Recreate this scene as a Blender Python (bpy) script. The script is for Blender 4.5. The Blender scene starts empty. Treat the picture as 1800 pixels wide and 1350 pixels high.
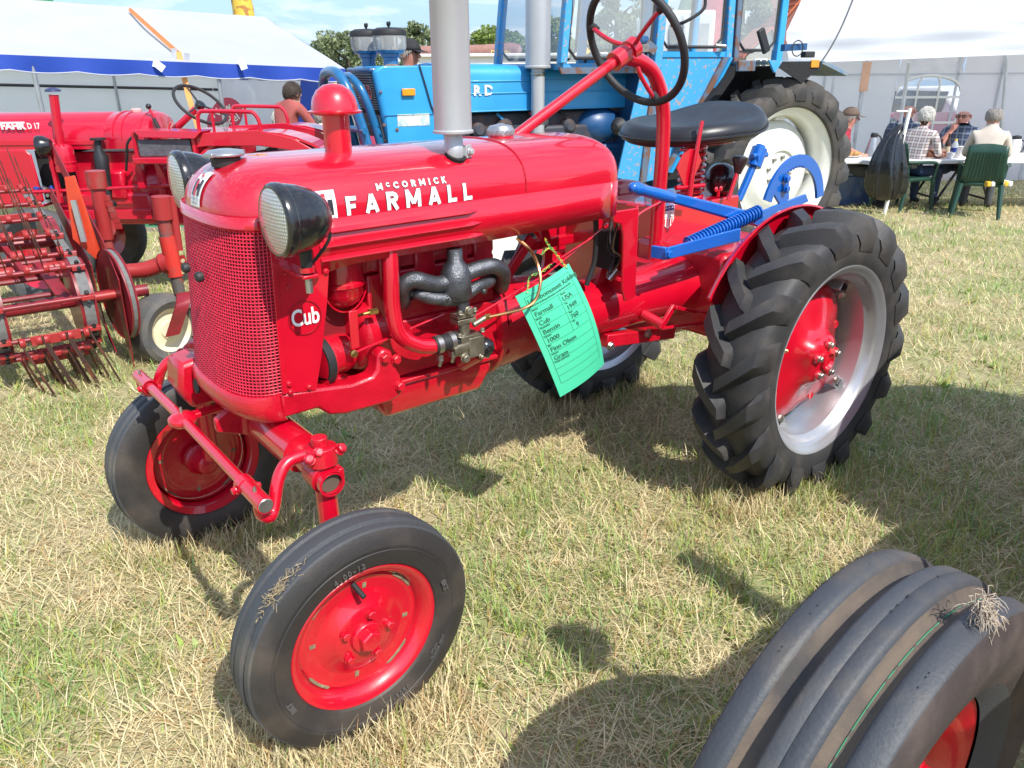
import bpy, bmesh, math, random
import numpy as np
from mathutils import Vector, Matrix, Quaternion
random.seed(7); RNG = np.random.default_rng(7)
SC = bpy.context.scene
COL = SC.collection
PI = math.pi
# ---------------------------------------------------------------- camera
cam_d = bpy.data.cameras.new('camera'); cam = bpy.data.objects.new('camera', cam_d); COL.objects.link(cam)
cam_d.sensor_width = 36.0; cam_d.lens = 36.0 * 1368.2 / 1800.0
cam_d.clip_start = 0.05; cam_d.clip_end = 4000
CAM = Vector((0.5783, 1.7462, 1.3829)); YAW, PITCH, ROLL = 0.6706, 0.3873, -0.008
_d = Vector((-math.sin(YAW)*math.cos(PITCH), -math.cos(YAW)*math.cos(PITCH), -math.sin(PITCH)))
_r = _d.cross(Vector((0, 0, 1))).normalized(); _u = _r.cross(_d)
_r2 = _r*math.cos(ROLL)+_u*math.sin(ROLL); _u2 = _u*math.cos(ROLL)-_r*math.sin(ROLL)
cam.matrix_world = Matrix(((_r2.x, _u2.x, -_d.x, CAM.x), (_r2.y, _u2.y, -_d.y, CAM.y), (_r2.z, _u2.z, -_d.z, CAM.z), (0, 0, 0, 1)))
SC.camera = cam
# ---------------------------------------------------------------- light
TOSUN = Vector((0.03, 0.85, 1.0)).normalized()
sun_d = bpy.data.lights.new('sun', 'SUN'); sun = bpy.data.objects.new('sun', sun_d); COL.objects.link(sun)
sun_d.energy = 3.4; sun_d.angle = math.radians(0.53); sun_d.color = (1.0, 0.955, 0.88)
sun.rotation_euler = TOSUN.to_track_quat('Z', 'Y').to_euler()
sun.location = TOSUN*30
W = bpy.data.worlds.new('World'); SC.world = W; W.use_nodes = True
nt = W.node_tree; nt.nodes.clear()
def wn(t, **k):
    n = nt.nodes.new(t)
    for a, b in k.items(): setattr(n, a, b)
    return n
wo = wn('ShaderNodeOutputWorld'); bg = wn('ShaderNodeBackground'); bg.inputs['Strength'].default_value = 0.15
sky = wn('ShaderNodeTexSky', sky_type='NISHITA', sun_disc=False)
sky.sun_elevation = math.asin(TOSUN.z); sky.sun_rotation = math.atan2(TOSUN.x, TOSUN.y)
sky.air_density = 1.0; sky.dust_density = 0.35; sky.ozone_density = 2.5; sky.altitude = 20
tc = wn('ShaderNodeTexCoord'); mp = wn('ShaderNodeMapping'); mp.inputs['Scale'].default_value = (2.2, 2.2, 11.0); mp.inputs['Location'].default_value = (3.1, 0.4, 0.7)
nz = wn('ShaderNodeTexNoise'); nz.inputs['Scale'].default_value = 2.4; nz.inputs['Detail'].default_value = 9; nz.inputs['Roughness'].default_value = 0.58; nz.inputs['Distortion'].default_value = 0.5
rp = wn('ShaderNodeValToRGB'); rp.color_ramp.elements[0].position = 0.46; rp.color_ramp.elements[1].position = 0.66
mxc = wn('ShaderNodeMixRGB'); mxc.inputs[2].default_value = (5.2, 5.4, 5.7, 1)
mulc = wn('ShaderNodeMath', operation='MULTIPLY'); mulc.inputs[1].default_value = 0.8
nt.links.new(tc.outputs['Generated'], mp.inputs[0]); nt.links.new(mp.outputs[0], nz.inputs['Vector']); nt.links.new(nz.outputs[0], rp.inputs[0])
nt.links.new(rp.outputs[0], mulc.inputs[0]); nt.links.new(mulc.outputs[0], mxc.inputs[0])
# pale blue haze low over the land
sx = wn('ShaderNodeSeparateXYZ'); nt.links.new(tc.outputs['Generated'], sx.inputs[0])
hz = wn('ShaderNodeMapRange'); hz.inputs['From Min'].default_value = 0.0; hz.inputs['From Max'].default_value = 0.45; hz.inputs['To Min'].default_value = 0.85; hz.inputs['To Max'].default_value = 0.0; nt.links.new(sx.outputs['Z'], hz.inputs['Value'])
mxh = wn('ShaderNodeMixRGB'); mxh.inputs[2].default_value = (1.05, 1.95, 3.3, 1); nt.links.new(hz.outputs[0], mxh.inputs[0]); nt.links.new(sky.outputs[0], mxh.inputs[1]); nt.links.new(mxh.outputs[0], mxc.inputs[1])
nt.links.new(mxc.outputs[0], bg.inputs['Color']); nt.links.new(bg.outputs[0], wo.inputs[0])
SC.view_settings.view_transform = 'Standard'; SC.view_settings.look = 'None'; SC.view_settings.exposure = 0.86; SC.view_settings.gamma = 1.0
SC.view_settings.use_curve_mapping = False
# ---------------------------------------------------------------- frames: C = world (front tractor), V = view aligned ground frame, F = blue tractor
RV = math.pi - YAW
def Vw(x, y, z=0.0):
    c, s = math.cos(RV), math.sin(RV)
    # V: x to the right, y away from the viewpoint (left handed pair folded into one rotation and a flip)
    return Vector((CAM.x - math.cos(YAW)*x - math.sin(YAW)*y, CAM.y + math.sin(YAW)*x - math.cos(YAW)*y, z))
def ground_drop(s):
    return 0.0 if s < 4 else (-0.045*(s-4)**2/4 if s < 6 else -0.045*(s-5))
# ---------------------------------------------------------------- materials
MATS = {}
def mat(name, col, rough=0.5, metal=0.0, coat=0.0, var=0.12, scale=9.0, bump=0.0, bscale=60.0, col2=None, mix=(0.45, 0.7), trans=0.0, alpha=1.0, spec=0.5, attr=None, sheen=0.0, rvar=0.0, detail=5.0):
    if name in MATS: return MATS[name]
    m = bpy.data.materials.new(name); m.use_nodes = True; t = m.node_tree; b = t.nodes['Principled BSDF']
    b.inputs['Roughness'].default_value = rough; b.inputs['Metallic'].default_value = metal
    b.inputs['Coat Weight'].default_value = coat; b.inputs['Coat Roughness'].default_value = 0.04
    b.inputs['Specular IOR Level'].default_value = spec
    if trans: b.inputs['Transmission Weight'].default_value = trans
    if alpha < 1: b.inputs['Alpha'].default_value = alpha
    co = t.nodes.new('ShaderNodeTexCoord'); n = t.nodes.new('ShaderNodeTexNoise'); n.inputs['Scale'].default_value = scale; n.inputs['Detail'].default_value = detail
    t.links.new(co.outputs['Object'], n.inputs['Vector'])
    r = t.nodes.new('ShaderNodeValToRGB'); e = r.color_ramp.elements
    if col2 is None:
        e[0].position, e[1].position = 0.3, 0.7
        e[0].color = tuple(max(0, c*(1-var)) for c in col)+(1,); e[1].color = tuple(min(1, c*(1+var)) for c in col)+(1,)
    else:
        e[0].position, e[1].position = mix; e[0].color = tuple(col)+(1,); e[1].color = tuple(col2)+(1,)
    t.links.new(n.outputs[0], r.inputs[0])
    src = r.outputs[0]
    if attr:
        a = t.nodes.new('ShaderNodeAttribute'); a.attribute_name = attr
        mx = t.nodes.new('ShaderNodeMixRGB'); mx.blend_type = 'MULTIPLY'; mx.inputs[0].default_value = 1.0
        t.links.new(a.outputs['Color'], mx.inputs[1]); t.links.new(src, mx.inputs[2]); src = mx.outputs[0]
    t.links.new(src, b.inputs['Base Color'])
    if rvar:
        mr = t.nodes.new('ShaderNodeMapRange'); mr.inputs['To Min'].default_value = max(0.02, rough-rvar); mr.inputs['To Max'].default_value = min(1, rough+rvar)
        t.links.new(n.outputs[0], mr.inputs['Value']); t.links.new(mr.outputs[0], b.inputs['Roughness'])
    if bump:
        n2 = t.nodes.new('ShaderNodeTexNoise'); n2.inputs['Scale'].default_value = bscale; n2.inputs['Detail'].default_value = 4
        bp = t.nodes.new('ShaderNodeBump'); bp.inputs['Strength'].default_value = bump; bp.inputs['Distance'].default_value = 0.01
        t.links.new(co.outputs['Object'], n2.inputs['Vector']); t.links.new(n2.outputs[0], bp.inputs['Height']); t.links.new(bp.outputs[0], b.inputs['Normal'])
    MATS[name] = m
    return m
RED = mat('red_enamel', (0.52, 0.0010, 0.017), 0.34, coat=1.0, var=0.05, bump=0.03, bscale=90, rvar=0.08)
CAST = mat('red_cast', (0.48, 0.0015, 0.016), 0.38, coat=0.5, var=0.16, scale=14, bump=0.14, bscale=160, rvar=0.12, detail=9)
RUB = mat('tyre_rubber', (0.030, 0.030, 0.032), 0.60, var=0.3, scale=9, bump=0.10, bscale=180, col2=(0.075, 0.066, 0.056), mix=(0.47, 0.78), rvar=0.12, detail=9)
RUBD = mat('dusty_rubber', (0.035, 0.034, 0.034), 0.72, scale=6, col2=(0.10, 0.083, 0.066), mix=(0.4, 0.75), bump=0.08, bscale=160)
BLK = mat('black_gloss', (0.012, 0.012, 0.013), 0.22, coat=0.6, var=0.2)
CAPS = mat('cap_silver', (0.42, 0.43, 0.44), 0.35, metal=0.75, var=0.12, scale=30)
BLKM = mat('black_matt', (0.02, 0.02, 0.021), 0.6, var=0.25)
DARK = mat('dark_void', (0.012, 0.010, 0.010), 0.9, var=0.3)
SILV = mat('silver_paint', (0.46, 0.47, 0.49), 0.30, metal=0.6, var=0.06, bump=0.03, bscale=90, rvar=0.08)
ALU = mat('muffler_silver', (0.47, 0.475, 0.485), 0.40, metal=0.4, var=0.07, scale=5, bump=0.03)
STEEL = mat('bolt_steel', (0.42, 0.40, 0.37), 0.35, metal=0.9, var=0.2)
BRASS = mat('brass', (0.62, 0.42, 0.14), 0.3, metal=0.95, var=0.15)
COPPER = mat('copper_pipe', (0.62, 0.30, 0.13), 0.28, metal=0.95, var=0.15)
IRON = mat('cast_iron', (0.13, 0.135, 0.145), 0.36, metal=0.8, var=0.35, scale=30, bump=0.35, bscale=300)
CARB = mat('carburettor_metal', (0.30, 0.27, 0.20), 0.42, metal=0.8, var=0.3, scale=25, bump=0.15, bscale=120)
BLUE = mat('royal_blue_paint', (0.003, 0.11, 0.46), 0.28, coat=0.8, var=0.06)
WHITE = mat('decal_white', (0.80, 0.79, 0.76), 0.4, var=0.03)
BLACKP = mat('decal_black', (0.02, 0.02, 0.025), 0.4, var=0.1)
REDP = mat('decal_red', (0.60, 0.01, 0.03), 0.4, var=0.05)
NAVY = mat('decal_navy', (0.02, 0.05, 0.25), 0.4, var=0.05)
VINYL = mat('black_vinyl', (0.017, 0.018, 0.021), 0.36, var=0.25, bump=0.08, bscale=300)
def lens_mat():
    m = bpy.data.materials.new('headlamp_glass'); m.use_nodes = True; t = m.node_tree; b = t.nodes['Principled BSDF']; b.inputs['Roughness'].default_value = 0.14; b.inputs['Metallic'].default_value = 0.45; b.inputs['Coat Weight'].default_value = 1.0
    co = t.nodes.new('ShaderNodeTexCoord'); ws = []
    for d, sc in (('Y', 62.0), ('Z', 46.0)):
        w = t.nodes.new('ShaderNodeTexWave'); w.bands_direction = d; w.inputs['Scale'].default_value = sc; w.inputs['Distortion'].default_value = 0.4; t.links.new(co.outputs['Object'], w.inputs['Vector']); ws.append(w)
    mm = t.nodes.new('ShaderNodeMath'); mm.operation = 'MULTIPLY'; t.links.new(ws[0].outputs['Fac'], mm.inputs[0]); t.links.new(ws[1].outputs['Fac'], mm.inputs[1])
    r = t.nodes.new('ShaderNodeValToRGB'); r.color_ramp.elements[0].position = 0.02; r.color_ramp.elements[1].position = 0.5; r.color_ramp.elements[0].color = (0.40, 0.40, 0.37, 1); r.color_ramp.elements[1].color = (0.66, 0.66, 0.60, 1)
    t.links.new(mm.outputs[0], r.inputs[0]); t.links.new(r.outputs[0], b.inputs['Base Color']); bp = t.nodes.new('ShaderNodeBump'); bp.inputs['Strength'].default_value = 0.6; bp.inputs['Distance'].default_value = 0.004; t.links.new(mm.outputs[0], bp.inputs['Height']); t.links.new(bp.outputs[0], b.inputs['Normal']); return m
LENS = lens_mat()
# ---------------------------------------------------------------- mesh helper
OFF = {}
class MB:
    def __init__(s): s.v = []; s.f = []
    def add(s, v, f):
        b = len(s.v); s.v += [tuple(p) for p in v]; s.f += [tuple(i+b for i in q) for q in f]; return s
    def box(s, c, d, rz=0.0, R=None):
        x, y, z = d[0]/2, d[1]/2, d[2]/2
        P = [Vector(q) for q in ((-x,-y,-z),(x,-y,-z),(x,y,-z),(-x,y,-z),(-x,-y,z),(x,-y,z),(x,y,z),(-x,y,z))]
        if R is None: R = Matrix.Rotation(rz, 3, 'Z')
        c = Vector(c); return s.add([R@p+c for p in P], [(0,3,2,1),(4,5,6,7),(0,1,5,4),(1,2,6,5),(2,3,7,6),(3,0,4,7)])
    def bx(s, x0, x1, y0, y1, z0, z1): return s.box(((x0+x1)/2, (y0+y1)/2, (z0+z1)/2), (abs(x1-x0), abs(y1-y0), abs(z1-z0)))
    def loft(s, rings, closed=True, cap0=True, cap1=True):
        n = len(rings[0]); v = [p for r in rings for p in r]; f = []
        for i in range(len(rings)-1):
            for j in range(n if closed else n-1):
                a, b = i*n+j, i*n+(j+1) % n; f.append((a, b, b+n, a+n))
        if closed and cap0: f.append(tuple(reversed(range(n))))
        if closed and cap1: f.append(tuple(range((len(rings)-1)*n, len(rings)*n)))
        return s.add(v, f)
    def ring(s, c, ax, r, n, up=None, r2=None, ph=0.0):
        ax = Vector(ax).normalized(); up = Vector(up) if up is not None else (Vector((0, 0, 1)) if abs(ax.z) < 0.9 else Vector((1, 0, 0)))
        a = (up-ax*up.dot(ax)).normalized(); b = ax.cross(a); r2 = r if r2 is None else r2
        return [Vector(c)+a*(r*math.cos(2*PI*i/n+ph))+b*(r2*math.sin(2*PI*i/n+ph)) for i in range(n)]
    def cyl(s, p, q, r, r2=None, n=14, cap=True):
        p, q = Vector(p), Vector(q); r2 = r if r2 is None else r2
        return s.loft([s.ring(p, q-p, r, n), s.ring(q, q-p, r2, n)], True, cap, cap)
    def bolt(s, p, ax, r, h):
        p = Vector(p); ax = Vector(ax).normalized()
        s.cyl(p, p+ax*h*0.25, r*1.25, n=10); return s.loft([s.ring(p, ax, r, 6), s.ring(p+ax*h*0.85, ax, r, 6), s.ring(p+ax*h, ax, r*0.8, 6)])
    def tube(s, pts, r, n=8, closed=False, cap=True):
        P = [Vector(p) for p in pts]; m = len(P); rings = []; up = None
        for i in range(m):
            if closed: t = P[(i+1) % m]-P[i-1]
            else: t = P[min(i+1, m-1)]-P[max(i-1, 0)]
            t.normalize()
            if up is None: up = Vector((0, 0, 1)) if abs(t.z) < 0.9 else Vector((1, 0, 0))
            up = (up-t*up.dot(t)).normalized()
            rr = r[i] if isinstance(r, (list, tuple)) else r
            b = t.cross(up); rings.append([P[i]+up*(rr*math.cos(2*PI*k/n))+b*(rr*math.sin(2*PI*k/n)) for k in range(n)])
        if closed: rings.append(rings[0])
        return s.loft(rings, True, cap and not closed, cap and not closed)
    def lathe(s, prof, c=(0,0,0), ax=(0,1,0), n=40, up=None, closed_prof=False, cap=True):
        c = Vector(c); ax = Vector(ax).normalized()
        rings = [s.ring(c+ax*h, ax, max(r, 1e-4), n, up) for r, h in prof]
        if closed_prof: rings.append(rings[0])
        return s.loft(rings, True, cap and not closed_prof, cap and not closed_prof)
    def prism(s, poly, o, u, v, w):
        o, u, v, w = Vector(o), Vector(u), Vector(v), Vector(w); n = len(poly)
        A = [o+u*a+v*b for a, b in poly]; B = [p+w for p in A]
        return s.add(A+B, [tuple(reversed(range(n))), tuple(range(n, 2*n))]+[(i, (i+1) % n, (i+1) % n+n, i+n) for i in range(n)])
    def xz(s, poly, y0, y1): return s.prism(poly, (0, y0, 0), (1,0,0), (0,0,1), (0, y1-y0, 0))
    def xy(s, poly, z0, z1): return s.prism(poly, (0, 0, z0), (1,0,0), (0,1,0), (0, 0, z1-z0))
    def yz(s, poly, x0, x1): return s.prism(poly, (x0, 0, 0), (0,1,0), (0,0,1), (x1-x0, 0, 0))
    def ball(s, c, r, n=14, m=9, sc=(1,1,1)):
        c = Vector(c); rings = []
        for i in range(m+1):
            a = PI*i/m; q = max(math.sin(a), 1e-3)
            rings.append([c+Vector((r*sc[0]*q*math.cos(2*PI*k/n), r*sc[1]*q*math.sin(2*PI*k/n), -r*sc[2]*math.cos(a))) for k in range(n)])
        return s.loft(rings)
    def sheet(s, grid):
        n = len(grid[0]); return s.add([p for r in grid for p in r], [(i*n+j, i*n+j+1, (i+1)*n+j+1, (i+1)*n+j) for i in range(len(grid)-1) for j in range(n-1)])
    def obj(s, name, m, parent=None, smooth=38, bevel=0.0, solid=0.0, fix=True, **props):
        me = bpy.data.meshes.new(name); off = OFF.get(parent.name if parent else None)
        v = s.v if off is None else [(p[0]-off[0], p[1]-off[1], p[2]-off[2]) for p in s.v]
        me.from_pydata([tuple(p) for p in v], [], s.f)
        if fix:
            bm = bmesh.new(); bm.from_mesh(me); bmesh.ops.recalc_face_normals(bm, faces=bm.faces); bm.to_mesh(me); bm.free()
        return link(name, me, m, parent, smooth, bevel, solid, **props)
def link(name, me, m, parent=None, smooth=38, bevel=0.0, solid=0.0, **props):
    o = bpy.data.objects.new(name, me); COL.objects.link(o)
    for q in (m if isinstance(m, list) else [m]): me.materials.append(q)
    if smooth is not None and len(me.polygons):
        me.polygons.foreach_set('use_smooth', [True]*len(me.polygons)); me.set_sharp_from_angle(angle=math.radians(smooth))
    if parent is not None:
        o.parent = parent
        if parent.name in OFF: OFF[o.name] = OFF[parent.name]
    if solid:
        d = o.modifiers.new('thickness', 'SOLIDIFY'); d.thickness = solid; d.offset = 0
    if bevel:
        d = o.modifiers.new('bevel', 'BEVEL'); d.width = bevel; d.segments = 2; d.limit_method = 'ANGLE'; d.angle_limit = math.radians(40)
    for k, val in props.items(): o[k] = val
    return o
def tag(o, label, cat, group=None):
    o['label'] = label; o['category'] = cat
    if not o.get('kind'): o['kind'] = 'thing'
    if group: o['group'] = group
    return o
def thing(name, label, cat, base=(0,0,0), frame='C', rz=0.0, group=None):
    o = bpy.data.objects.new(name, None); COL.objects.link(o); o.empty_display_size = 0.1
    if frame == 'V':
        o.location = Vw(*base); o.rotation_euler = (0, 0, RV+rz); o.scale = (1, 1, 1)
    elif frame == 'F': o.matrix_world = FORD@Matrix.Translation(base)
    else: o.location = base; o.rotation_euler = (0, 0, rz)
    OFF[o.name] = Vector(base) if not rz else Vector((0, 0, 0))
    return tag(o, label, cat, group)
def bez(pts, n=8):
    P = [Vector(p) for p in pts]; out = []
    for i in range(len(P)-1):
        a, b, c, d = P[max(i-1, 0)], P[i], P[i+1], P[min(i+2, len(P)-1)]
        for k in range(n):
            t = k/n; out.append(0.5*((2*b)+(c-a)*t+(2*a-5*b+4*c-d)*t*t+(3*b-a-3*c+d)*t**3))
    out.append(P[-1]); return out
def text(name, s, size, m, parent, fn=None, M=None, bold=0.0, extrude=0.0, align='CENTER', sub=0.0, shear=0.0, space=1.0, xs=1.0):
    c = bpy.data.curves.new('t', 'FONT'); c.body = s; c.size = size; c.offset = bold; c.extrude = extrude; c.align_x = align; c.align_y = 'CENTER'; c.resolution_u = 3; c.shear = shear; c.space_character = space
    o = bpy.data.objects.new('t', c); COL.objects.link(o); bpy.context.view_layer.update()
    dg = bpy.context.evaluated_depsgraph_get(); me = bpy.data.meshes.new_from_object(o.evaluated_get(dg))
    bpy.data.objects.remove(o); bpy.data.curves.remove(c)
    if sub:
        bm = bmesh.new(); bm.from_mesh(me); bmesh.ops.triangulate(bm, faces=bm.faces)
        for _ in range(3):
            e = [q for q in bm.edges if q.calc_length() > sub]
            if e: bmesh.ops.subdivide_edges(bm, edges=e, cuts=1); bmesh.ops.triangulate(bm, faces=bm.faces)
        bm.to_mesh(me); bm.free()
    off = OFF.get(parent.name) if parent else None
    for v in me.vertices:
        p = Vector((v.co.x*xs, v.co.y, v.co.z))
        q = fn(p) if fn else M@p
        v.co = q if off is None else Vector(q)-off
    me.materials.clear()
    return link(name, me, m, parent, None)
def frame_mat(o, u, v):
    u = Vector(u).normalized(); v = Vector(v); v = (v-u*v.dot(u)).normalized(); w = u.cross(v); o = Vector(o)
    return Matrix(((u.x, v.x, w.x, o.x), (u.y, v.y, w.y, o.y), (u.z, v.z, w.z, o.z), (0, 0, 0, 1)))

# ================================================================ ground
def ford_matrix(loc, rz): return Matrix.Translation(loc)@Matrix.Rotation(rz, 4, 'Z')
FORD = ford_matrix((-4.8537, -2.4484, 0.0000), -0.2094)
GM = mat('meadow_ground', (0.36, 0.30, 0.17), 0.95, scale=2.2, col2=(0.25, 0.26, 0.11), mix=(0.38, 0.62), bump=0.6, bscale=40, detail=9)
b = MB(); rows = [-30, -12, -6, -3, -1, 0, 1, 2, 3, 4, 4.25, 4.5, 4.75, 5, 5.25, 5.5, 5.75, 6, 7, 8, 9, 10, 11, 13, 16, 20, 30, 50, 100, 300, 900]
colsx = [-900, -300, -100, -50, -30, -20, -12, -8, -5, -3, -1, 1, 3, 5, 8, 12, 20, 30, 50, 100, 300, 900]
b.sheet([[Vw(x, y, ground_drop(y)) for x in colsx] for y in rows])
gr = b.obj('ground', GM, None, smooth=80, fix=False); gr['kind'] = 'structure'
# ---- grass: single blades, green and dry, thinning with distance
def vnoise(x, y, sc, seed):
    r = np.random.default_rng(seed); G = r.random((64, 64)); fx = (x*sc) % 63; fy = (y*sc) % 63
    i = fx.astype(int); j = fy.astype(int); a = fx-i; c = fy-j; a = a*a*(3-2*a); c = c*c*(3-2*c)
    return G[i, j]*(1-a)*(1-c)+G[i+1, j]*a*(1-c)+G[i, j+1]*(1-a)*c+G[i+1, j+1]*a*c
def grass():
    xs, ys, sc = [], [], []
    for y0, y1, dens, k in ((0.3, 2.0, 11500, 1.0), (2.0, 3.2, 8500, 1.05), (3.2, 4.8, 3800, 1.25), (4.8, 7.0, 1900, 1.6), (7.0, 10.0, 850, 2.1), (10.0, 15.0, 380, 2.9)):
        w1 = 0.72*y1+0.9; n = int(dens*(y1-y0)*2*w1)
        X = RNG.uniform(-w1, w1, n); Y = RNG.uniform(y0, y1, n)
        keep = np.abs(X) < 0.72*Y+0.9; xs.append(X[keep]); ys.append(Y[keep]); sc.append(np.full(keep.sum(), k))
    for cx, cy, rad, m in ((0.05, 0.47, 0.30, 2600), (0.0, -0.545, 0.30, 1800), (-1.70, 0.42, 0.36, 2600), (-1.76, -0.61, 0.36, 1500), (-0.351, 1.41, 0.30, 900)):   # taller growth left standing round the wheels
        a = RNG.uniform(0, 2*np.pi, m); r = rad*np.sqrt(RNG.random(m)); px_, py_ = cx+r*np.cos(a)*1.1-CAM.x, cy+r*np.sin(a)*0.6-CAM.y
        xs.append(-math.cos(YAW)*px_+math.sin(YAW)*py_); ys.append(-math.sin(YAW)*px_-math.cos(YAW)*py_); sc.append(np.full(m, 0.999))
    for _ in range(70):     # rosettes of broad leaved weeds
        d_ = RNG.uniform(1.3, 5.0); l_ = RNG.uniform(-0.7, 0.7)*d_; m = 9; xs.append(l_+RNG.normal(0, 0.012, m)); ys.append(d_+RNG.normal(0, 0.012, m)); sc.append(np.full(m, 4.2))
    x = np.concatenate(xs); y = np.concatenate(ys); k = np.concatenate(sc)
    dn = 0.6*vnoise(x+60, y+60, 4.0, 21)+0.4*vnoise(x+60, y+60, 11.0, 22); keep = (RNG.random(len(x)) < 0.40+1.1*dn) | (k == 0.999) | (k == 4.2); x, y, k = x[keep], y[keep], k[keep]; n = len(x)
    wx = CAM.x-math.cos(YAW)*x-math.sin(YAW)*y; wy = CAM.y+math.sin(YAW)*x-math.cos(YAW)*y
    z = np.where(y < 4, 0.0, np.where(y < 6, -0.045*(y-4)**2/4, -0.045*(y-5)))
    g = 0.55*vnoise(wx+40, wy+40, 2.1, 1)+0.30*vnoise(wx+40, wy+40, 5.5, 2)+0.25*vnoise(wx+40, wy+40, 14, 3)   # greenness
    tuft = vnoise(wx+40, wy+40, 9.0, 5)
    tall = k == 0.999; weed = k == 4.2
    green = RNG.random(n) < np.clip((g-0.43)*2.4, 0.08, 0.70)
    L = np.where(green, RNG.uniform(0.032, 0.078, n)*(0.65+0.9*tuft), RNG.uniform(0.035, 0.105, n))*np.where(k > 1.3, 0.55+0.3*k, 1.0)**0.6
    green = green | weed; L = np.where(weed, RNG.uniform(0.03, 0.055, n), np.where(tall, RNG.uniform(0.05, 0.11, n), L))
    lean = np.where(tall, np.abs(RNG.normal(0.45, 0.3, n)), 0)+(~tall)*np.where(green, np.abs(RNG.normal(0.60, 0.35, n)), np.clip(RNG.normal(1.15, 0.25, n), 0.4, 1.5))
    az = RNG.uniform(0, 2*np.pi, n)+0.9*vnoise(wx+40, wy+40, 3.0, 9); wd = RNG.uniform(0.0009, 0.0020, n)*np.where(weed, 5.0, k)*np.where(green, 1.15, 0.9)
    dx, dy = np.cos(az), np.sin(az); px, py = -dy, dx
    bend = np.clip(lean+RNG.uniform(0.15, 0.6, n), 0, 1.62)
    base = np.stack([wx, wy, z-0.004+RNG.uniform(0, 0.016, n)*(~green)], 1)
    d1 = np.stack([dx*np.sin(lean), dy*np.sin(lean), np.cos(lean)], 1)*L[:, None]*0.55
    d2 = np.stack([dx*np.sin(bend), dy*np.sin(bend), np.cos(bend)], 1)*L[:, None]*0.45
    P = np.stack([px, py, np.zeros(n)], 1)*wd[:, None]
    V = np.empty((n, 5, 3)); V[:, 0] = base-P; V[:, 1] = base+P; V[:, 2] = base+d1+P*0.75; V[:, 3] = base+d1-P*0.75; V[:, 4] = base+d1+d2
    V[:, 4, 2] = np.maximum(V[:, 4, 2], z+0.003)
    me = bpy.data.meshes.new('grass'); me.vertices.add(5*n); me.vertices.foreach_set('co', V.ravel())
    o = (np.arange(n)*5)[:, None]; loops = np.concatenate([o+np.array([[0, 1, 2, 3]]), o+np.array([[3, 2, 4]])], 1).ravel()
    me.loops.add(7*n); me.loops.foreach_set('vertex_index', loops); me.polygons.add(2*n)
    st = (np.arange(n)*7)[:, None]+np.array([[0, 4]]); me.polygons.foreach_set('loop_start', st.ravel()); me.polygons.foreach_set('loop_total', np.tile([4, 3], n))
    gcol = np.stack([RNG.uniform(0.24, 0.44, n), RNG.uniform(0.33, 0.48, n), RNG.uniform(0.08, 0.17, n)], 1)
    s = RNG.random(n)[:, None]; scol = np.array([[0.80, 0.70, 0.43]])*(0.58+0.52*s)*np.array([[1, 1, 1]])+np.array([[0.04, 0.0, -0.03]])*RNG.random((n, 1))
    red = (RNG.random(n) < 0.10)[:, None]; scol = np.where(red, scol*np.array([[0.72, 0.55, 0.42]]), scol)
    c = np.where(green[:, None], gcol, scol); ca = np.ones((n, 5, 4)); ca[:, :, :3] = c[:, None, :]
    ca[:, 4, :3] = np.where(green[:, None], c*1.15, c)
    a = me.color_attributes.new('blade', 'FLOAT_COLOR', 'POINT'); a.data.foreach_set('color', np.clip(ca, 0, 1).ravel().astype(np.float32))
    me.update(calc_edges=True)
    m = bpy.data.materials.new('grass_blades'); m.use_nodes = True; t_ = m.node_tree; bs = t_.nodes['Principled BSDF']; bs.inputs['Roughness'].default_value = 0.55; bs.inputs['Specular IOR Level'].default_value = 0.3
    at = t_.nodes.new('ShaderNodeAttribute'); at.attribute_name = 'blade'; t_.links.new(at.outputs['Color'], bs.inputs['Base Color'])
    tr = t_.nodes.new('ShaderNodeBsdfTranslucent'); t_.links.new(at.outputs['Color'], tr.inputs['Color']); mx = t_.nodes.new('ShaderNodeMixShader'); mx.inputs[0].default_value = 0.25
    t_.links.new(bs.outputs[0], mx.inputs[1]); t_.links.new(tr.outputs[0], mx.inputs[2]); t_.links.new(mx.outputs[0], t_.nodes['Material Output'].inputs[0])
    o_ = bpy.data.objects.new('grass', me); COL.objects.link(o_); me.materials.append(m); o_['kind'] = 'stuff'; tag(o_, 'short mown meadow grass, part green and part dried to straw', 'grass')
    return n
print('blades', grass())

# ================================================================ red row-crop tractor in the foreground
CUB = thing('tractor', 'small glossy red tractor with white lettering on the hood in the foreground', 'tractor')
# ---- hood: lofted plan outlines, rounded nose and rounded tank end
def se(t, n): return math.copysign(abs(t)**(2.0/n), t)
def plan(w, xf, xr, x0=-0.12, x1=-0.98, n=3.0, k=9, m=14):
    o = []
    for i in range(k+1):
        t = PI/2*i/k; o.append((x0+(xf-x0)*se(math.sin(t), n), w*se(math.cos(t), n)))
    o2 = [(x, -y) for x, y in reversed(o[:-1])]
    back = []
    for i in range(k+1):
        t = PI/2*i/k; back.append((x1+(xr-x1)*se(math.sin(t), n), -w*se(math.cos(t), n)))
    b2 = [(x, -y) for x, y in reversed(back[:-1])]
    mid1 = [(x0+(x1-x0)*i/m, -w) for i in range(1, m)]; mid2 = [(x1+(x0-x1)*i/m, w) for i in range(1, m)]
    return o+o2+mid1+back+b2+mid2
def hoodpt(x, a, off=0.0):   # a: arc parameter 0..1 up the side to the top
    ph = a*PI/2; y = 0.2*se(math.cos(ph), 2.7); z = 1.085+0.122*se(math.sin(ph), 2.7)
    return y, z
b = MB(); rings = []
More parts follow.
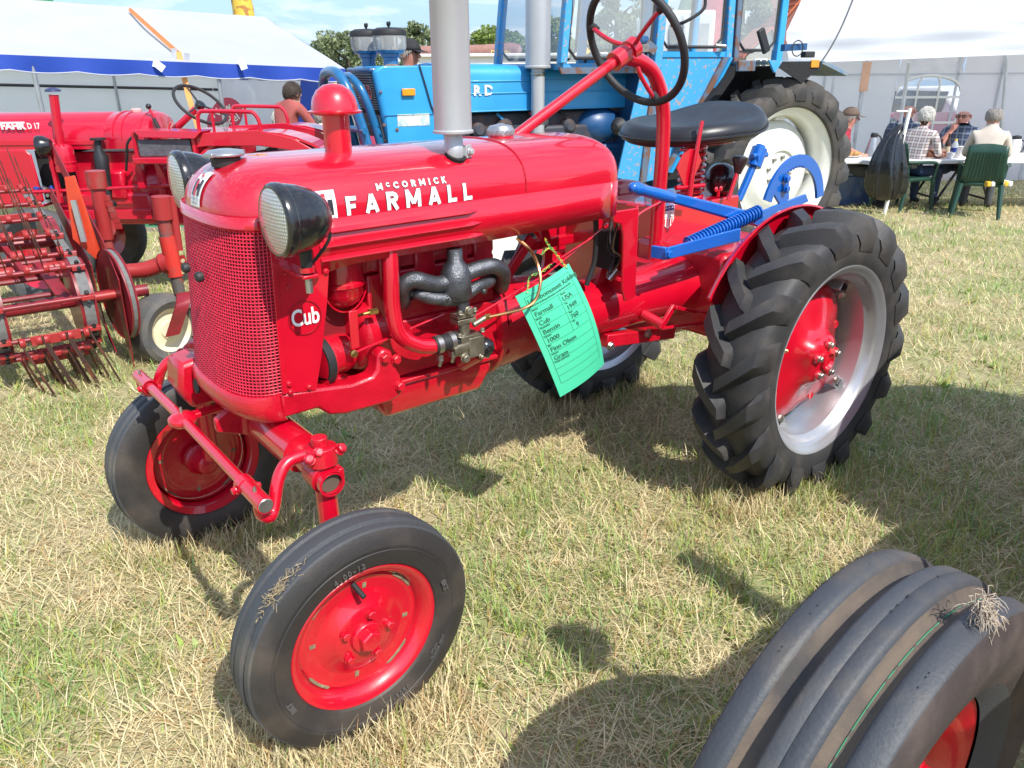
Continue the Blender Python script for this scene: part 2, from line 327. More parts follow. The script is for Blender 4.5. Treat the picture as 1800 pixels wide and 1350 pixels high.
for i in range(15):
    ph = PI/2*i/14; c = max(se(math.cos(ph), 2.7), 0.004); z = 1.085+0.122*se(math.sin(ph), 2.7)
    xf = -0.12+0.177*max(se(math.cos(ph), 2.4), 0.02); xr = -0.98-0.105*max(se(math.cos(ph), 2.2), 0.02)
    rings.append([(x, y, z) for x, y in plan(0.2*c, xf, xr)])
low = [(x, y, 1.085) for x, y in plan(0.2, 0.057, -1.085)]
b.loft(rings, True, False, True)
hood = b.obj('hood', RED, CUB, smooth=50)
b = MB()     # skirts of the hood below the shoulder line
for sgn in (1, -1):
    x0, x1 = -0.125, -1.0
    top = [(x0+(x1-x0)*i/20, sgn*0.2, 1.0855) for i in range(21)]
    def zl(x): return 0.982 if x < -0.178 else 0.970+0.012*min(1, max(0, (-0.15-x)/0.028))
    bot = [(p[0], sgn*0.2, zl(p[0])+(0.010*max(0, (-p[0]-0.63)/0.45))) for p in top]
    r = [(-1.0-0.085*math.sin(t*PI/2/6), sgn*(0.2-0.0*t), 1.0855) for t in range(1, 7)]
    b.sheet([top, bot])
    # rear corner of the tank
    arc = [(-0.98-0.105*se(math.sin(PI/2*i/8), 3), sgn*0.2*se(math.cos(PI/2*i/8), 3)) for i in range(9)]
    arc = [p for p in arc if p[0] <= -1.0]
    arc = [(-1.0, sgn*0.2)]+arc
    b.sheet([[(p[0], p[1], 1.0855) for p in arc], [(p[0], p[1], 0.992) for p in arc]])
b.obj('hood_skirt', RED, CUB, solid=0.004, fix=False)
for k, z in enumerate((1.061, 1.031, 1.002)):
    x1 = (-0.552, -0.561, -0.568)[k]
    for sgn in (1, -1):
        rg = []
        for i in range(25):
            t = i/24; x = -0.125+(x1+0.125)*t; k = min(1.0, (1-t)*14+0.02); rg.append([(x, sgn*0.1995, z+0.0075*k), (x, sgn*(0.2000+0.0115*k), z-0.0025*k), (x, sgn*(0.2000+0.0105*k), z-0.0045*k), (x, sgn*0.1995, z-0.0065*k)])
        MB().loft(rg).obj('hood_rib', RED, CUB, smooth=25)
b = MB()       # seam between hood and tank
P = []
for i in range(-12, 13):
    a = 1-abs(i)/12; y, z = hoodpt(0, a); P.append((-0.70, (y+0.0008)*(1 if i < 0 else -1) if i else 0, z+0.0008))
b.tube(P, 0.0028, 6).obj('hood_seam', CAST, CUB)
# ---- nose band, grille
def gx(z): t = (1.09-z)/0.37; return 0.055+0.033*t
def gpt(s, z, off=0.0):       # s in -1..1 across the grille
    t = s*PI/2; y = 0.2*se(math.sin(t), 2.6); x = -0.022+0.017*(1.09-z)/0.37+(gx(z)+0.022-0.017*(1.09-z)/0.37)*se(math.cos(t), 2.6)
    return Vector((x, y, z))
SARC = []
_acc = [0.0]; _S = [-1+2*i/400 for i in range(401)]
for i in range(1, 401): _acc.append(_acc[-1]+(gpt(_S[i], 0.9)-gpt(_S[i-1], 0.9)).length)
def sarc(u):
    L = u*_acc[-1]; return float(np.interp(L, _acc, _S))
SS = [sarc(i/60) for i in range(61)]
MB().loft([[gpt(s, 1.106)+Vector((0.004, 0, 0)) for s in SS], [gpt(s, 1.084)+Vector((0.007, 0, 0)) for s in SS], [gpt(s, 1.078)+Vector((0.001, 0, 0)) for s in SS]], False).obj('nose_band', RED, CUB, solid=0.003, fix=False)
b = MB()
NR, NC = 50, 58
def wv(i, j): return 0.0013*(1 if (i+j) % 2 else -1)
for i in range(NR+1):
    z = 1.084-0.366*i/NR; P = []
    for j in range(NC+1):
        s = sarc(j/NC); q = gpt(s, z); nrm = Vector((q.x+0.10, q.y*0.6, 0)).normalized(); P.append(q+nrm*wv(i, j))
    b.tube(P, 0.00135, 4)
for j in range(NC+1):
    s = sarc(j/NC); P = []
    for i in range(NR+1):
        q = gpt(s, 1.084-0.366*i/NR); nrm = Vector((q.x+0.10, q.y*0.6, 0)).normalized(); P.append(q-nrm*wv(i, j))
    b.tube(P, 0.00135, 4)
GR = b.obj('grille_screen', mat('red_wire', (0.66, 0.022, 0.060), 0.40, var=0.15, scale=40), CUB, smooth=60, fix=False)
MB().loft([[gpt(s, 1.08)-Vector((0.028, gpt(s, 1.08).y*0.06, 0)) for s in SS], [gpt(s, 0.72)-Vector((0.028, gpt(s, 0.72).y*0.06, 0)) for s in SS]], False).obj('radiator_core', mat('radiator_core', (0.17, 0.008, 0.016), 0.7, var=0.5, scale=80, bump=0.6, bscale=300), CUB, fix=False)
for px in ((0.078, 0.04, 0.968), (0.083, -0.032, 0.975)):
    MB().lathe([(0.011, -0.004), (0.012, 0.004), (0.009, 0.009), (0.004, 0.010)], (px[0]+0.004, px[1], px[2]), (1, 0.15, 0), 14).obj('rubber_buffer', BLKM, CUB)
# ---- side panels with the round badge
for sgn in (1, -1):
    poly = [(-0.020, 1.084), (-0.125, 1.084), (-0.142, 0.968), (-0.132, 0.908), (-0.105, 0.785), (-0.084, 0.709), (-0.005, 0.722)]
    MB().xz(poly, sgn*0.1975, sgn*0.2015).obj('side_panel', RED, CUB, bevel=0.0015)
    MB().xz([(-0.018, 1.08), (-0.028, 1.08), (-0.014, 0.722), (-0.004, 0.722)], sgn*0.196, sgn*0.2055).obj('grille_edge_strip', RED, CUB, bevel=0.001)
    for q in ((-0.045, 0.985), (-0.047, 0.955), (-0.022, 0.742), (-0.024, 0.722), (-0.068, 0.722), (-0.135, 0.975)): MB().bolt((q[0], sgn*0.2015, q[1]), (0, sgn, 0), 0.006, 0.006).obj('panel_screw', CAST, CUB)
b = MB(); c0 = (-0.076, 0.2035, 0.883)
b.lathe([(0.0385, -0.001), (0.0385, 0.0006), (0.0365, 0.0006), (0.0365, -0.001)], c0, (0, 1, 0), 40, cap=False).obj('badge_ring', mat('badge_dark_red', (0.30, 0.004, 0.012), 0.4), CUB)
text('badge_lettering', 'Cub', 0.052, WHITE, CUB, M=frame_mat((-0.076, 0.2045, 0.8835), (-1, 0, 0), (0, 0, 1)), bold=0.0010, xs=0.74)
# ---- hood lettering wrapped on the hood flank
AZ = []
for i in range(201):
    y, z = hoodpt(0, i/200*0.9); AZ.append((y, z))
AL = [0.0]
for i in range(1, 201): AL.append(AL[-1]+math.hypot(AZ[i][0]-AZ[i-1][0], AZ[i][1]-AZ[i-1][1]))
def flank(x, h, off=0.0016):       # h: height along the flank above z=1.085
    if h <= 0: return Vector((x, 0.2+off, 1.085+h))
    i = float(np.interp(h, AL, range(201))); k = min(199, int(i)); t = i-k
    y = AZ[k][0]*(1-t)+AZ[k+1][0]*t; z = AZ[k][1]*(1-t)+AZ[k+1][1]*t
    dy, dz = AZ[k+1][0]-AZ[k][0], AZ[k+1][1]-AZ[k][1]; L = math.hypot(dy, dz) or 1
    return Vector((x, y+dz/L*off, z-dy/L*off))
def on_flank(x0, h0, off=0.0016):
    return lambda p: flank(x0-p.x, h0+p.y, off)
GLY = {'F': (0.66, [[(.13, 0), (.13, 1)], [(.13, .87), (.64, .87)], [(.13, .47), (.56, .47)]]), 'A': (0.92, [[(.14, 0), (.46, .98)], [(.78, 0), (.46, .98)], [(.26, .28), (.66, .28)]]), 'R': (0.78, [[(.13, 0), (.13, 1)], [(.13, .87), (.44, .87), (.59, .80), (.64, .69), (.59, .57), (.44, .50), (.13, .50)], [(.38, .5), (.66, 0)]]),
 'M': (1.02, [[(.13, 0), (.13, 1)], [(.13, .95), (.51, .22)], [(.51, .22), (.89, .95)], [(.89, 0), (.89, 1)]]), 'L': (0.66, [[(.13, 0), (.13, 1)], [(.13, .13), (.64, .13)]]), 'C': (0.84, [[(.80, .74), (.66, .84), (.48, .87), (.28, .80), (.15, .62), (.13, .5), (.15, .38), (.28, .20), (.48, .13), (.66, .16), (.80, .26)]]),
 'O': (0.96, [[(.48, .87), (.26, .79), (.14, .62), (.13, .5), (.14, .38), (.26, .21), (.48, .13), (.70, .21), (.82, .38), (.83, .5), (.82, .62), (.70, .79), (.48, .87)]]), 'I': (0.26, [[(.13, 0), (.13, 1)]]), 'K': (0.74, [[(.13, 0), (.13, 1)], [(.64, 1), (.18, .46)], [(.30, .56), (.68, 0)]])}
def block_word(word, xl, xr, h0, ht, sizes=None):
    tot = sum(GLY[c][0]*(k or 1)*ht for c, k in zip(word, sizes or [1]*len(word))); gap = (xl-xr-tot)/(len(word)-1); x = xl
    for i, c in enumerate(word):
        k = (sizes or [1]*len(word))[i]; H = ht*k; base = h0+(ht-H); wd_, st_ = GLY[c]
        for nm, m_, th, of in (('lettering_outline', BLACKP, 0.116+0.0011/H, 0.0008), ('lettering', WHITE, 0.114, 0.0014)):
            b = MB(); q = 0
            for pl in st_:
                for j in range(len(pl)-1):
                    (ax_, ay_), (bx_, by_) = pl[j], pl[j+1]; L_ = math.hypot(bx_-ax_, by_-ay_); dx_, dy_ = (bx_-ax_)/L_, (by_-ay_)/L_; ex = 0.05 if len(pl) > 2 else (0.012 if nm != 'lettering' else 0)
                    ax2_, ay2_, bx2_, by2_ = ax_-dx_*ex, ay_-dy_*ex, bx_+dx_*ex, by_+dy_*ex; q += 1; g = []
                    for s_ in (-1, 1): g.append([flank(x-(ax2_+(bx2_-ax2_)*t/6-dy_*th*s_)*H, base+(ay2_+(by2_-ay2_)*t/6+dx_*th*s_)*H, of+q*0.00005) for t in range(7)])
                    b.sheet(g)
            b.obj(nm, m_, CUB, fix=False, smooth=None)
        x -= wd_*H+gap
block_word('FARMALL', -0.197, -0.531, 0.0025, 0.040)
block_word('MCCORMICK', -0.277, -0.461, 0.0475, 0.0155, [1, 0.68, 1, 1, 1, 1, 1, 1, 1])
text('lettering', 'MADE IN U.S.A. · INTERNATIONAL HARVESTER COMPANY · CHICAGO U.S.A.', 0.0085, BLACKP, CUB, fn=on_flank(-0.372, -0.0115), xs=1.0, space=1.05)
def badge(fn, nm):
    def rect(x0, x1, y0, y1, off): return [fn(Vector((a, c, 0)), off) for a, c in ((x0, y0), (x1, y0), (x1, y1), (x0, y1))]
    def poly(pts, m, off, n2='maker_badge'):
        b = MB(); g = [[fn(Vector((pts[0]+(pts[1]-pts[0])*i/4, pts[2]+(pts[3]-pts[2])*j/6, 0)), off) for i in range(5)] for j in range(7)]
        return b.sheet(g)
    def emit(rects, m, off, n2, par):
        b = MB()
        for q in rects: v = poly(q, m, off); b.add(v.v, v.f)
        return b.obj(n2, m, par, fix=False)
    a = emit([(-0.028, 0.028, -0.034, 0.034)], WHITE, 0.0014, nm, CUB)
    emit([(-0.020, -0.009, -0.018, 0.014), (0.009, 0.020, -0.018, 0.014), (-0.009, 0.009, -0.006, 0.004)], BLACKP, 0.0022, 'badge_letter', a)
    emit([(-0.0045, 0.0045, -0.020, 0.012), (-0.0045, 0.0045, 0.018, 0.027)], REDP, 0.0030, 'badge_letter', a)
    for k, st in enumerate(('INTERNATIONAL', 'HARVESTER')): text('badge_lettering', st, 0.0065, BLACKP, a, fn=lambda p, k=k: fn(Vector((p.x, p.y-0.0245-0.0062*k, 0)), 0.0024))
badge(lambda p, off: flank(-0.147-p.x, 0.026+p.y, off), 'maker_badge')
def nosefn(p, off):
    # on the rounded nose, tilted back
    u = p.x; v = p.y+0.034
    ph = max(0.02, (v+0.012)/0.165*PI/2); t = math.asin(max(-1, min(1, (u-0.006)/0.19)))
    c = se(math.cos(ph), 2.7); z = 1.085+0.122*se(math.sin(ph), 2.7); xf = -0.12+0.177*se(math.cos(ph), 2.4)
    yy = u+0.004; w = 0.2*c; r = max(0.0, 1-(abs(yy)/w)**3.0)
    return Vector((-0.12+(xf+0.12)*r**(1/3.0)+off*1.6, yy, z+off*1.6))
badge(nosefn, 'maker_badge')
# ---- caps, intake, muffler
def capz(pr, c, m, nm, n=28, ax=(0, 0, 1)): return MB().lathe(pr, c, ax, n).obj(nm, m, CUB)
rc = (-0.022, 0.0, 1.188)
capz([(0.030, 0.0), (0.032, 0.018), (0.026, 0.020)], rc, BLKM, 'radiator_neck')
b = MB(); b.lathe([(0.030, 0.020), (0.040, 0.021), (0.042, 0.026), (0.034, 0.033), (0.014, 0.036), (0.001, 0.036)], rc, (0, 0, 1), 28)
for a in (0.5, 0.5+PI): b.box((rc[0]+0.042*math.cos(a), rc[1]+0.042*math.sin(a), rc[2]+0.026), (0.020, 0.024, 0.009), a)
b.obj('radiator_cap', CAPS, CUB, bevel=0.002)
fc = (-0.775, 0.0, 1.192)
capz([(0.031, 0), (0.033, 0.012), (0.035, 0.014), (0.035, 0.018)], fc, RED, 'tank_neck')
b = MB(); b.lathe([(0.035, 0.018), (0.037, 0.021), (0.037, 0.034), (0.030, 0.043), (0.012, 0.047), (0.006, 0.050), (0.001, 0.050)], fc, (0, 0, 1), 36)
for i in range(18):
    a = 2*PI*i/18; b.box((fc[0]+0.037*math.cos(a), fc[1]+0.037*math.sin(a), fc[2]+0.027), (0.002, 0.006, 0.011), a)
b.obj('fuel_cap', CAPS, CUB)
ic = (-0.268, 0.045, 1.165)
MB().lathe([(0.038, 0.0), (0.040, 0.022), (0.040, 0.036), (0.036, 0.038), (0.034, 0.034), (0.031, 0.034), (0.0305, 0.125)], ic, (0, 0, 1), 32).obj('intake_pipe', RED, CUB)
b = MB(); b.lathe([(0.033, 0.118), (0.044, 0.120), (0.060, 0.124), (0.061, 0.128), (0.053, 0.131), (0.052, 0.140), (0.048, 0.156), (0.038, 0.172), (0.022, 0.183), (0.001, 0.187)], ic, (0, 0, 1), 36)
b.obj('intake_dome', RED, CUB)
mc = Vector((-0.522, 0.142, 1.118))
b = MB(); b.lathe([(0.0195, 0.0), (0.0195, 0.065)], mc, (0, 0, 1), 20).obj('exhaust_stub', mat('rusty_stub', (0.16, 0.13, 0.11), 0.6, metal=0.6, var=0.4, scale=40, bump=0.3), CUB)
b = MB(); b.lathe([(0.0225, 0.058), (0.0238, 0.060), (0.0238, 0.092), (0.0225, 0.094), (0.0215, 0.125)], mc, (0, 0, 1), 24)
b.box((mc.x-0.032, mc.y+0.012, mc.z+0.076), (0.028, 0.008, 0.030), 0.5); b.bolt((mc.x-0.034, mc.y+0.018, mc.z+0.076), (-0.3, 1, 0), 0.008, 0.010)
b.obj('exhaust_clamp', ALU, CUB, bevel=0.001)
b = MB(); b.lathe([(0.022, 0.116), (0.048, 0.120), (0.0485, 0.125), (0.0448, 0.128), (0.0445, 0.56), (0.048, 0.565), (0.047, 0.575), (0.024, 0.585), (0.022, 0.75)], mc, (0, 0, 1), 36).obj('muffler', ALU, CUB)
b = MB(); b.lathe([(0.026, 0), (0.026, 0.010)], (mc.x, mc.y+0.004, mc.z+0.064), (0, 0.62, 1), 22).obj('exhaust_hole_rim', DARK, CUB)
# ---- head lamps
for sgn in (1, -1):
    lc = Vector((0.004, 0.300, 1.113)) if sgn > 0 else Vector((0.0, -0.300, 1.128)); ax = Vector((1, sgn*0.02, 0.0)).normalized()
    lamp = MB().lathe([(0.066, 0.004), (0.071, 0.0), (0.073, -0.006), (0.072, -0.016), (0.069, -0.020), (0.069, -0.026), (0.066, -0.045), (0.056, -0.075), (0.038, -0.100), (0.016, -0.112), (0.001, -0.113)], lc, ax, 40).obj('headlamp', BLK, CUB, smooth=30)
    MB().lathe([(0.0665, 0.002), (0.055, 0.007), (0.035, 0.011), (0.001, 0.013)], lc, ax, 36).obj('lens', LENS, lamp)
    b = MB(); f = lc-ax*0.055
    b.cyl(f+Vector((0, 0, -0.060)), f+Vector((-0.002, -sgn*0.006, -0.105)), 0.013, 0.011, 14); b.cyl(f+Vector((-0.002, -sgn*0.006, -0.105)), f+Vector((-0.002, -sgn*0.006, -0.135)), 0.009, 0.007, 10)
    b.obj('lamp_stalk', BLKM, lamp)
    b = MB(); b.cyl(f+Vector((-0.002, -sgn*0.006, -0.098)), f+Vector((-0.002, -sgn*0.006, -0.108)), 0.016, 0.016, 14); b.obj('stalk_collar', RED, lamp)
    MB().tube(bez([f+Vector((-0.045, 0, 0.0)), f+Vector((-0.060, -sgn*0.010, -0.045)), f+Vector((-0.035, -sgn*0.03, -0.09)), f+Vector((-0.02, -sgn*0.06, -0.115))]), 0.0035, 8).obj('lamp_cable', BLKM, lamp)
    MB().bx(lc.x-0.075, lc.x-0.042, sgn*0.2, sgn*0.306, 0.992, 1.000).obj('lamp_bracket', RED, CUB, bevel=0.002)
    MB().cyl((lc.x-0.057, sgn*0.294, 0.992), (lc.x-0.057, sgn*0.294, 0.962), 0.0075, n=12).obj('lamp_stud', STEEL, CUB)
# ---- bolster and side rails
b = MB(); rg = []
for z, sc in ((0.722, 1.0), (0.716, 1.03), (0.690, 1.035), (0.668, 0.98), (0.655, 0.90)):
    o = [gpt(s, 0.72) for s in SS]; pts = [Vector(((q.x+0.12)*sc-0.12+0.004*sc, q.y*(1.02 if sc > 0.95 else 0.97), z)) for q in o]
    pts += [Vector((-0.12, -0.19*sc, z)), Vector((-0.12, 0.19*sc, z))]; rg.append(pts)
b.loft(rg); b.obj('front_bolster', CAST, CUB, smooth=45)
arm = [(0.0, 0.722), (-0.073, 0.714), (-0.174, 0.700), (-0.228, 0.706), (-0.240, 0.718), (-0.246, 0.757), (-0.262, 0.768), (-0.284, 0.758), (-0.296, 0.705), (-0.304, 0.690), (-0.304, 0.640), (-0.271, 0.628), (-0.150, 0.630), (-0.110, 0.640), (-0.085, 0.664), (0.0, 0.664)]
for sgn in (1, -1):
    MB().xz(arm, sgn*0.150, sgn*0.2005).obj('side_rail', CAST, CUB, bevel=0.007)
    for x, z in ((-0.262, 0.745), (-0.292, 0.735), (-0.298, 0.664)): MB().bolt((x, sgn*0.2005, z), (0, sgn, 0), 0.011, 0.012).obj('rail_bolt', CAST, CUB)
b = MB(); b.xz([(0.06, 0.73), (0.115, 0.72), (0.125, 0.66), (0.10, 0.60), (0.03, 0.60), (0.02, 0.70)], -0.235, -0.13); b.obj('steering_gear_housing', CAST, CUB, bevel=0.012)
b = MB(); b.lathe([(0.026, 0), (0.026, 0.006), (0.020, 0.006), (0.018, 0.002)], (0.112, -0.175, 0.675), (1, 0.1, 0.2), 20).obj('housing_cover', RED, CUB)
b = MB(); b.lathe([(0.018, 0), (0.018, 0.006), (0.010, 0.006)], (0.094, -0.075, 0.680), (1, 0.0, 0.1), 16).obj('crank_hole', DARK, CUB)
# ---- front axle
YA = -0.036
AXL = MB(); AXL.cyl((-0.01, YA-0.32, 0.60), (-0.01, YA+0.30, 0.60), 0.045, n=24); AXL.obj('axle_tube', RED, CUB)
b = MB(); b.bx(-0.06, 0.045, YA-0.03, YA+0.10, 0.58, 0.665); b.obj('axle_pivot', CAST, CUB, bevel=0.01)
b = MB(); b.xz([(-0.05, 0.66), (0.05, 0.66), (0.10, 0.63), (0.10, 0.60), (0.0, 0.56), (-0.06, 0.58)], 0.02, 0.04); b.obj('pivot_bracket', CAST, CUB, bevel=0.004)
for sgn in (1, -1):
    ye = YA+sgn*0.409      # kingpin position
    wc = 0.473 if sgn > 0 else -0.545
    b = MB(); b.cyl((-0.01, YA+sgn*0.28, 0.595), (-0.01, ye+sgn*0.028, 0.582), 0.0285, n=20, cap=False); b.cyl((-0.01, YA+sgn*0.28, 0.595), (-0.01, ye+sgn*0.028, 0.582), 0.0235, n=20, cap=False)
    b.loft([b.ring((-0.01, ye+sgn*0.028, 0.582), (0, 1, 0), 0.0285, 20), b.ring((-0.01, ye+sgn*0.028, 0.582), (0, 1, 0), 0.0235, 20)], True, False, False)
    b.obj('axle_extension', RED, CUB)
    MB().cyl((-0.01, ye-sgn*0.05, 0.583), (-0.01, ye+sgn*0.018, 0.582), 0.022, n=16).obj('tube_plug', mat('brown_dirt', (0.10, 0.07, 0.05), 0.9), CUB)
    b = MB(); b.cyl((-0.01, ye-sgn*0.012, 0.64), (-0.008, ye+sgn*0.006, 0.30), 0.0225, n=20); b.obj('kingpin', RED, CUB)
    b = MB(); b.cyl((-0.01, ye-sgn*0.012, 0.615), (-0.01, ye-sgn*0.014, 0.655), 0.034, n=20); b.cyl((-0.01, ye-sgn*0.014, 0.655), (-0.01, ye-sgn*0.014, 0.676), 0.017, n=14)
    for dx, dz in ((0.032, 0.640), (-0.034, 0.642), (0.012, 0.648)): b.bolt((-0.01+dx, ye-sgn*0.014+0.018*sgn, dz), (dx*8, sgn*0.6, 0.5), 0.011, 0.016)
    b.cyl((-0.01, ye-sgn*0.045, 0.590), (-0.01, ye+sgn*0.006, 0.585), 0.035, n=20); b.bx(-0.048, -0.036, ye-0.03, ye+0.01, 0.56, 0.60)
    b.obj('kingpin_clamp', CAST, CUB, bevel=0.005)
    e = Vector((0.137, ye-sgn*0.0+0.018*sgn, 0.590))
    P = bez([(0.005, ye-sgn*0.02, 0.640), (0.055, ye-sgn*0.02, 0.640), (0.085, ye-sgn*0.012, 0.615), (0.108, ye+sgn*0.0, 0.560), (0.122, ye+sgn*0.01, 0.548), (0.137, ye+sgn*0.012, 0.560), (0.140, ye+sgn*0.012, 0.585)], 6)
    MB().tube(P, 0.0135, 10).obj('steering_arm', RED, CUB)
NE = Vector((0.137, 0.395, 0.592)); FE = Vector((0.137, -0.468, 0.592)); MD = Vector((0.139, -0.088, 0.602))
for E_, nm in ((NE, 'tie_rod'), (FE, 'tie_rod')):
    dv = (E_-MD).normalized(); b = MB(); b.cyl(MD+dv*0.03, E_-dv*0.085, 0.0125, n=16); b.obj('tie_rod', RED, CUB)
    b = MB(); b.cyl(E_-dv*0.10, E_+dv*0.018, 0.0175, n=18); b.cyl(E_-dv*0.10, E_-dv*0.075, 0.0195, n=18)
    b.bolt(E_-dv*0.085+Vector((0.02, 0, -0.004)), (1, 0, -0.2), 0.008, 0.010); b.bolt(E_-dv*0.085-Vector((0.02, 0, 0.01)), (-1, 0, -0.2), 0.008, 0.010); b.obj('tie_rod_end', RED, CUB)
    b = MB(); b.lathe([(0.0155, 0.018), (0.014, 0.0195), (0.001, 0.0195)], E_, dv, 18); b.obj('end_plug', STEEL, CUB)
    b = MB(); b.cyl(E_+Vector((0.004, 0, 0.016))-dv*0.02, E_+Vector((0.004, 0, 0.027))-dv*0.02, 0.004, 0.003, 8); b.obj('grease_nipple', STEEL, CUB)
b = MB(); b.lathe([(0.024, -0.018), (0.034, -0.008), (0.034, 0.004), (0.022, 0.014), (0.008, 0.017)], MD, (0, 0, 1), 22)
b.prism([(0, -0.014), (0.10, -0.012), (0.10, 0.012), (0, 0.014)], MD+Vector((0, 0, -0.006)), (-1, -0.1, 0), (0.1, -1, 0), (0, 0, 0.014)); b.obj('centre_steering_arm', RED, CUB, bevel=0.003)
MB().cyl(MD+Vector((0, 0, 0.016)), MD+Vector((0, 0, 0.03)), 0.004, 0.003, 8).obj('grease_nipple', STEEL, CUB)
# ---- wheels
def arc_text(name, s, R, a0, size, y, side, m, parent, c, flip=False, bold=0.0004, ex=0.0014):
    # each character placed round the side wall; a0 = start angle (deg), clockwise seen from outside
    step = size*0.62/R
    for i, ch in enumerate(s):
        if ch == ' ': continue
        a = math.radians(a0)-(i*step if not flip else -i*step)
        rad = Vector((math.cos(a)*(-side), 0, math.sin(a))); tan = Vector((math.sin(a)*(-side)*-1, 0, math.cos(a)))*(-1)
        up = rad if not flip else -rad; u = Vector((0, side, 0)).cross(up)*-1
        u = up.cross(Vector((0, side, 0)))
        text(name, ch, size, m, parent, M=frame_mat(Vector(c)+rad*R+Vector((0, side*y, 0)), u, up), bold=bold, extrude=ex)
TYREP = [(0.168, -0.040), (0.176, -0.050), (0.200, -0.0575), (0.225, -0.059), (0.246, -0.055), (0.262, -0.047), (0.2665, -0.044), (0.2675, -0.030), (0.262, -0.026), (0.261, -0.018), (0.2700, -0.013), (0.2715, 0.0), (0.2700, 0.013), (0.261, 0.018), (0.262, 0.026), (0.2675, 0.030), (0.2665, 0.044), (0.262, 0.047), (0.246, 0.055), (0.225, 0.059), (0.2235, 0.0585), (0.200, 0.0575), (0.176, 0.050), (0.168, 0.040)]
TYREP = [(0.168+(r-0.168)*0.935, h*0.97) for r, h in TYREP]
LET = mat('tyre_lettering', (0.085, 0.083, 0.08), 0.5)
def front_wheel(y, side, steer, camber):
    b = MB()
    rimp = [(0.150, -0.040), (0.170, -0.046), (0.1725, -0.043), (0.171, -0.038), (0.160, -0.034), (0.152, -0.028), (0.146, -0.012), (0.146, 0.012), (0.152, 0.026), (0.158, 0.034), (0.170, 0.038), (0.1725, 0.043), (0.170, 0.0455), (0.166, 0.0445), (0.158, 0.040), (0.150, 0.032), (0.142, 0.018), (0.1405, 0.010), (0.142, -0.004), (0.138, -0.008)]
    b.lathe(rimp, (0, 0, 0), (0, side, 0), 56, cap=False)
    b.lathe([(0.1400, 0.014), (0.134, 0.0165), (0.116, 0.012), (0.104, 0.014), (0.088, 0.019), (0.070, 0.032), (0.064, 0.036), (0.040, 0.037), (0.001, 0.037)], (0, 0, 0), (0, side, 0), 56)
    w = b.obj('front_wheel', RED, CUB, smooth=35)
    w.location = (0, y, 0.268); w.rotation_euler = (camber*side, 0, steer)
    OFF[w.name] = Vector((0, 0, 0))
    ty = MB().lathe(TYREP, (0, 0, 0), (0, side, 0), 72, cap=False).obj('tyre', [RUB, mat('tread_grey', (0.048, 0.051, 0.056), 0.62, scale=7, col2=(0.12, 0.105, 0.085), mix=(0.55, 0.78), bump=0.12, bscale=120, detail=9), mat('sidewall_rubber', (0.027, 0.0245, 0.024), 0.58, scale=8, col2=(0.070, 0.056, 0.046), mix=(0.45, 0.72), bump=0.10, bscale=150, detail=9)], w, smooth=30)
    for pg in ty.data.polygons: pg.material_index = 1 if (abs(pg.center.y) < 0.046 and math.hypot(pg.center.x, pg.center.z) > 0.25) else 2
    b = MB(); b.lathe([(0.036, 0.036), (0.037, 0.040), (0.034, 0.046), (0.028, 0.048)], (0, 0, 0), (0, side, 0), 30)
    b.loft([b.ring((0, side*h, 0), (0, side, 0), r, 6) for h, r in ((0.046, 0.025), (0.062, 0.025), (0.066, 0.021))]); b.obj('hub', RED, w, bevel=0.0015)
    for i in range(5):
        a = 2*PI*i/5+0.55; MB().bolt((0.056*math.cos(a), side*0.0365, 0.056*math.sin(a)), (0, side, 0), 0.0095, 0.014).obj('wheel_bolt', RED, w)
    for i in range(4):
        a = 2*PI*i/4+0.15; c = Vector((0.112*math.cos(a), 0, 0.112*math.sin(a)))
        MB().box(c+Vector((0, side*0.0133, 0)), (0.013, 0.004, 0.009), R=Matrix.Rotation(-a, 3, 'Y')).obj('disc_slot', mat('slot_straw', (0.20, 0.17, 0.10), 0.9, var=0.5, scale=60), w)
        a += 0.75
        MB().tube([Vector((0.137*math.cos(a+k*0.05), side*0.0155, 0.137*math.sin(a+k*0.05))) for k in range(-5, 6)], [0.0005]+[0.004]*9+[0.0005], 6).obj('rim_gap', MATS['slot_straw'], w)
    MB().cyl((0.010, side*0.018, 0.128), (0.004, side*0.052, 0.112), 0.006, n=10).obj('valve', BLKM, w)
    # inner side: spindle hub
    MB().lathe([(0.05, -0.002), (0.05, -0.020), (0.036, -0.034), (0.030, -0.075), (0.022, -0.080)], (0, 0, 0), (0, side, 0), 24).obj('spindle_hub', CAST, w)
    ring_s = (1, -1) if side > 0 else (-1, 1)
    for sd in (side,):
        arc_text('lettering', '4.00-12', 0.191, 110, 0.017, 0.0572, sd, LET, w, (0, 0, 0))
        arc_text('lettering', 'BKT', 0.197, 18, 0.017, 0.0580, sd, LET, w, (0, 0, 0))
        arc_text('lettering', 'BKT', 0.197, 203, 0.017, 0.0580, sd, LET, w, (0, 0, 0))
        arc_text('lettering', 'TF-9090', 0.197, 278, 0.016, 0.0580, sd, LET, w, (0, 0, 0), flip=True)
        arc_text('lettering', 'TRACTOR FRONT', 0.203, 318, 0.008, 0.0580, sd, LET, w, (0, 0, 0), flip=True)
        arc_text('lettering', 'NYLON', 0.192, 322, 0.008, 0.0575, sd, LET, w, (0, 0, 0), flip=True)
    MB().lathe([(0.2105, 0.0562), (0.212, 0.0580), (0.2135, 0.0562)], (0, 0, 0), (0, side, 0), 72, cap=False).obj('sidewall_bead', RUB, w)
    return w
fwn = front_wheel(0.473, 1, 0.0234, -0.033)
fwf = front_wheel(-0.545, -1, 0.043, -0.033)
b = MB()
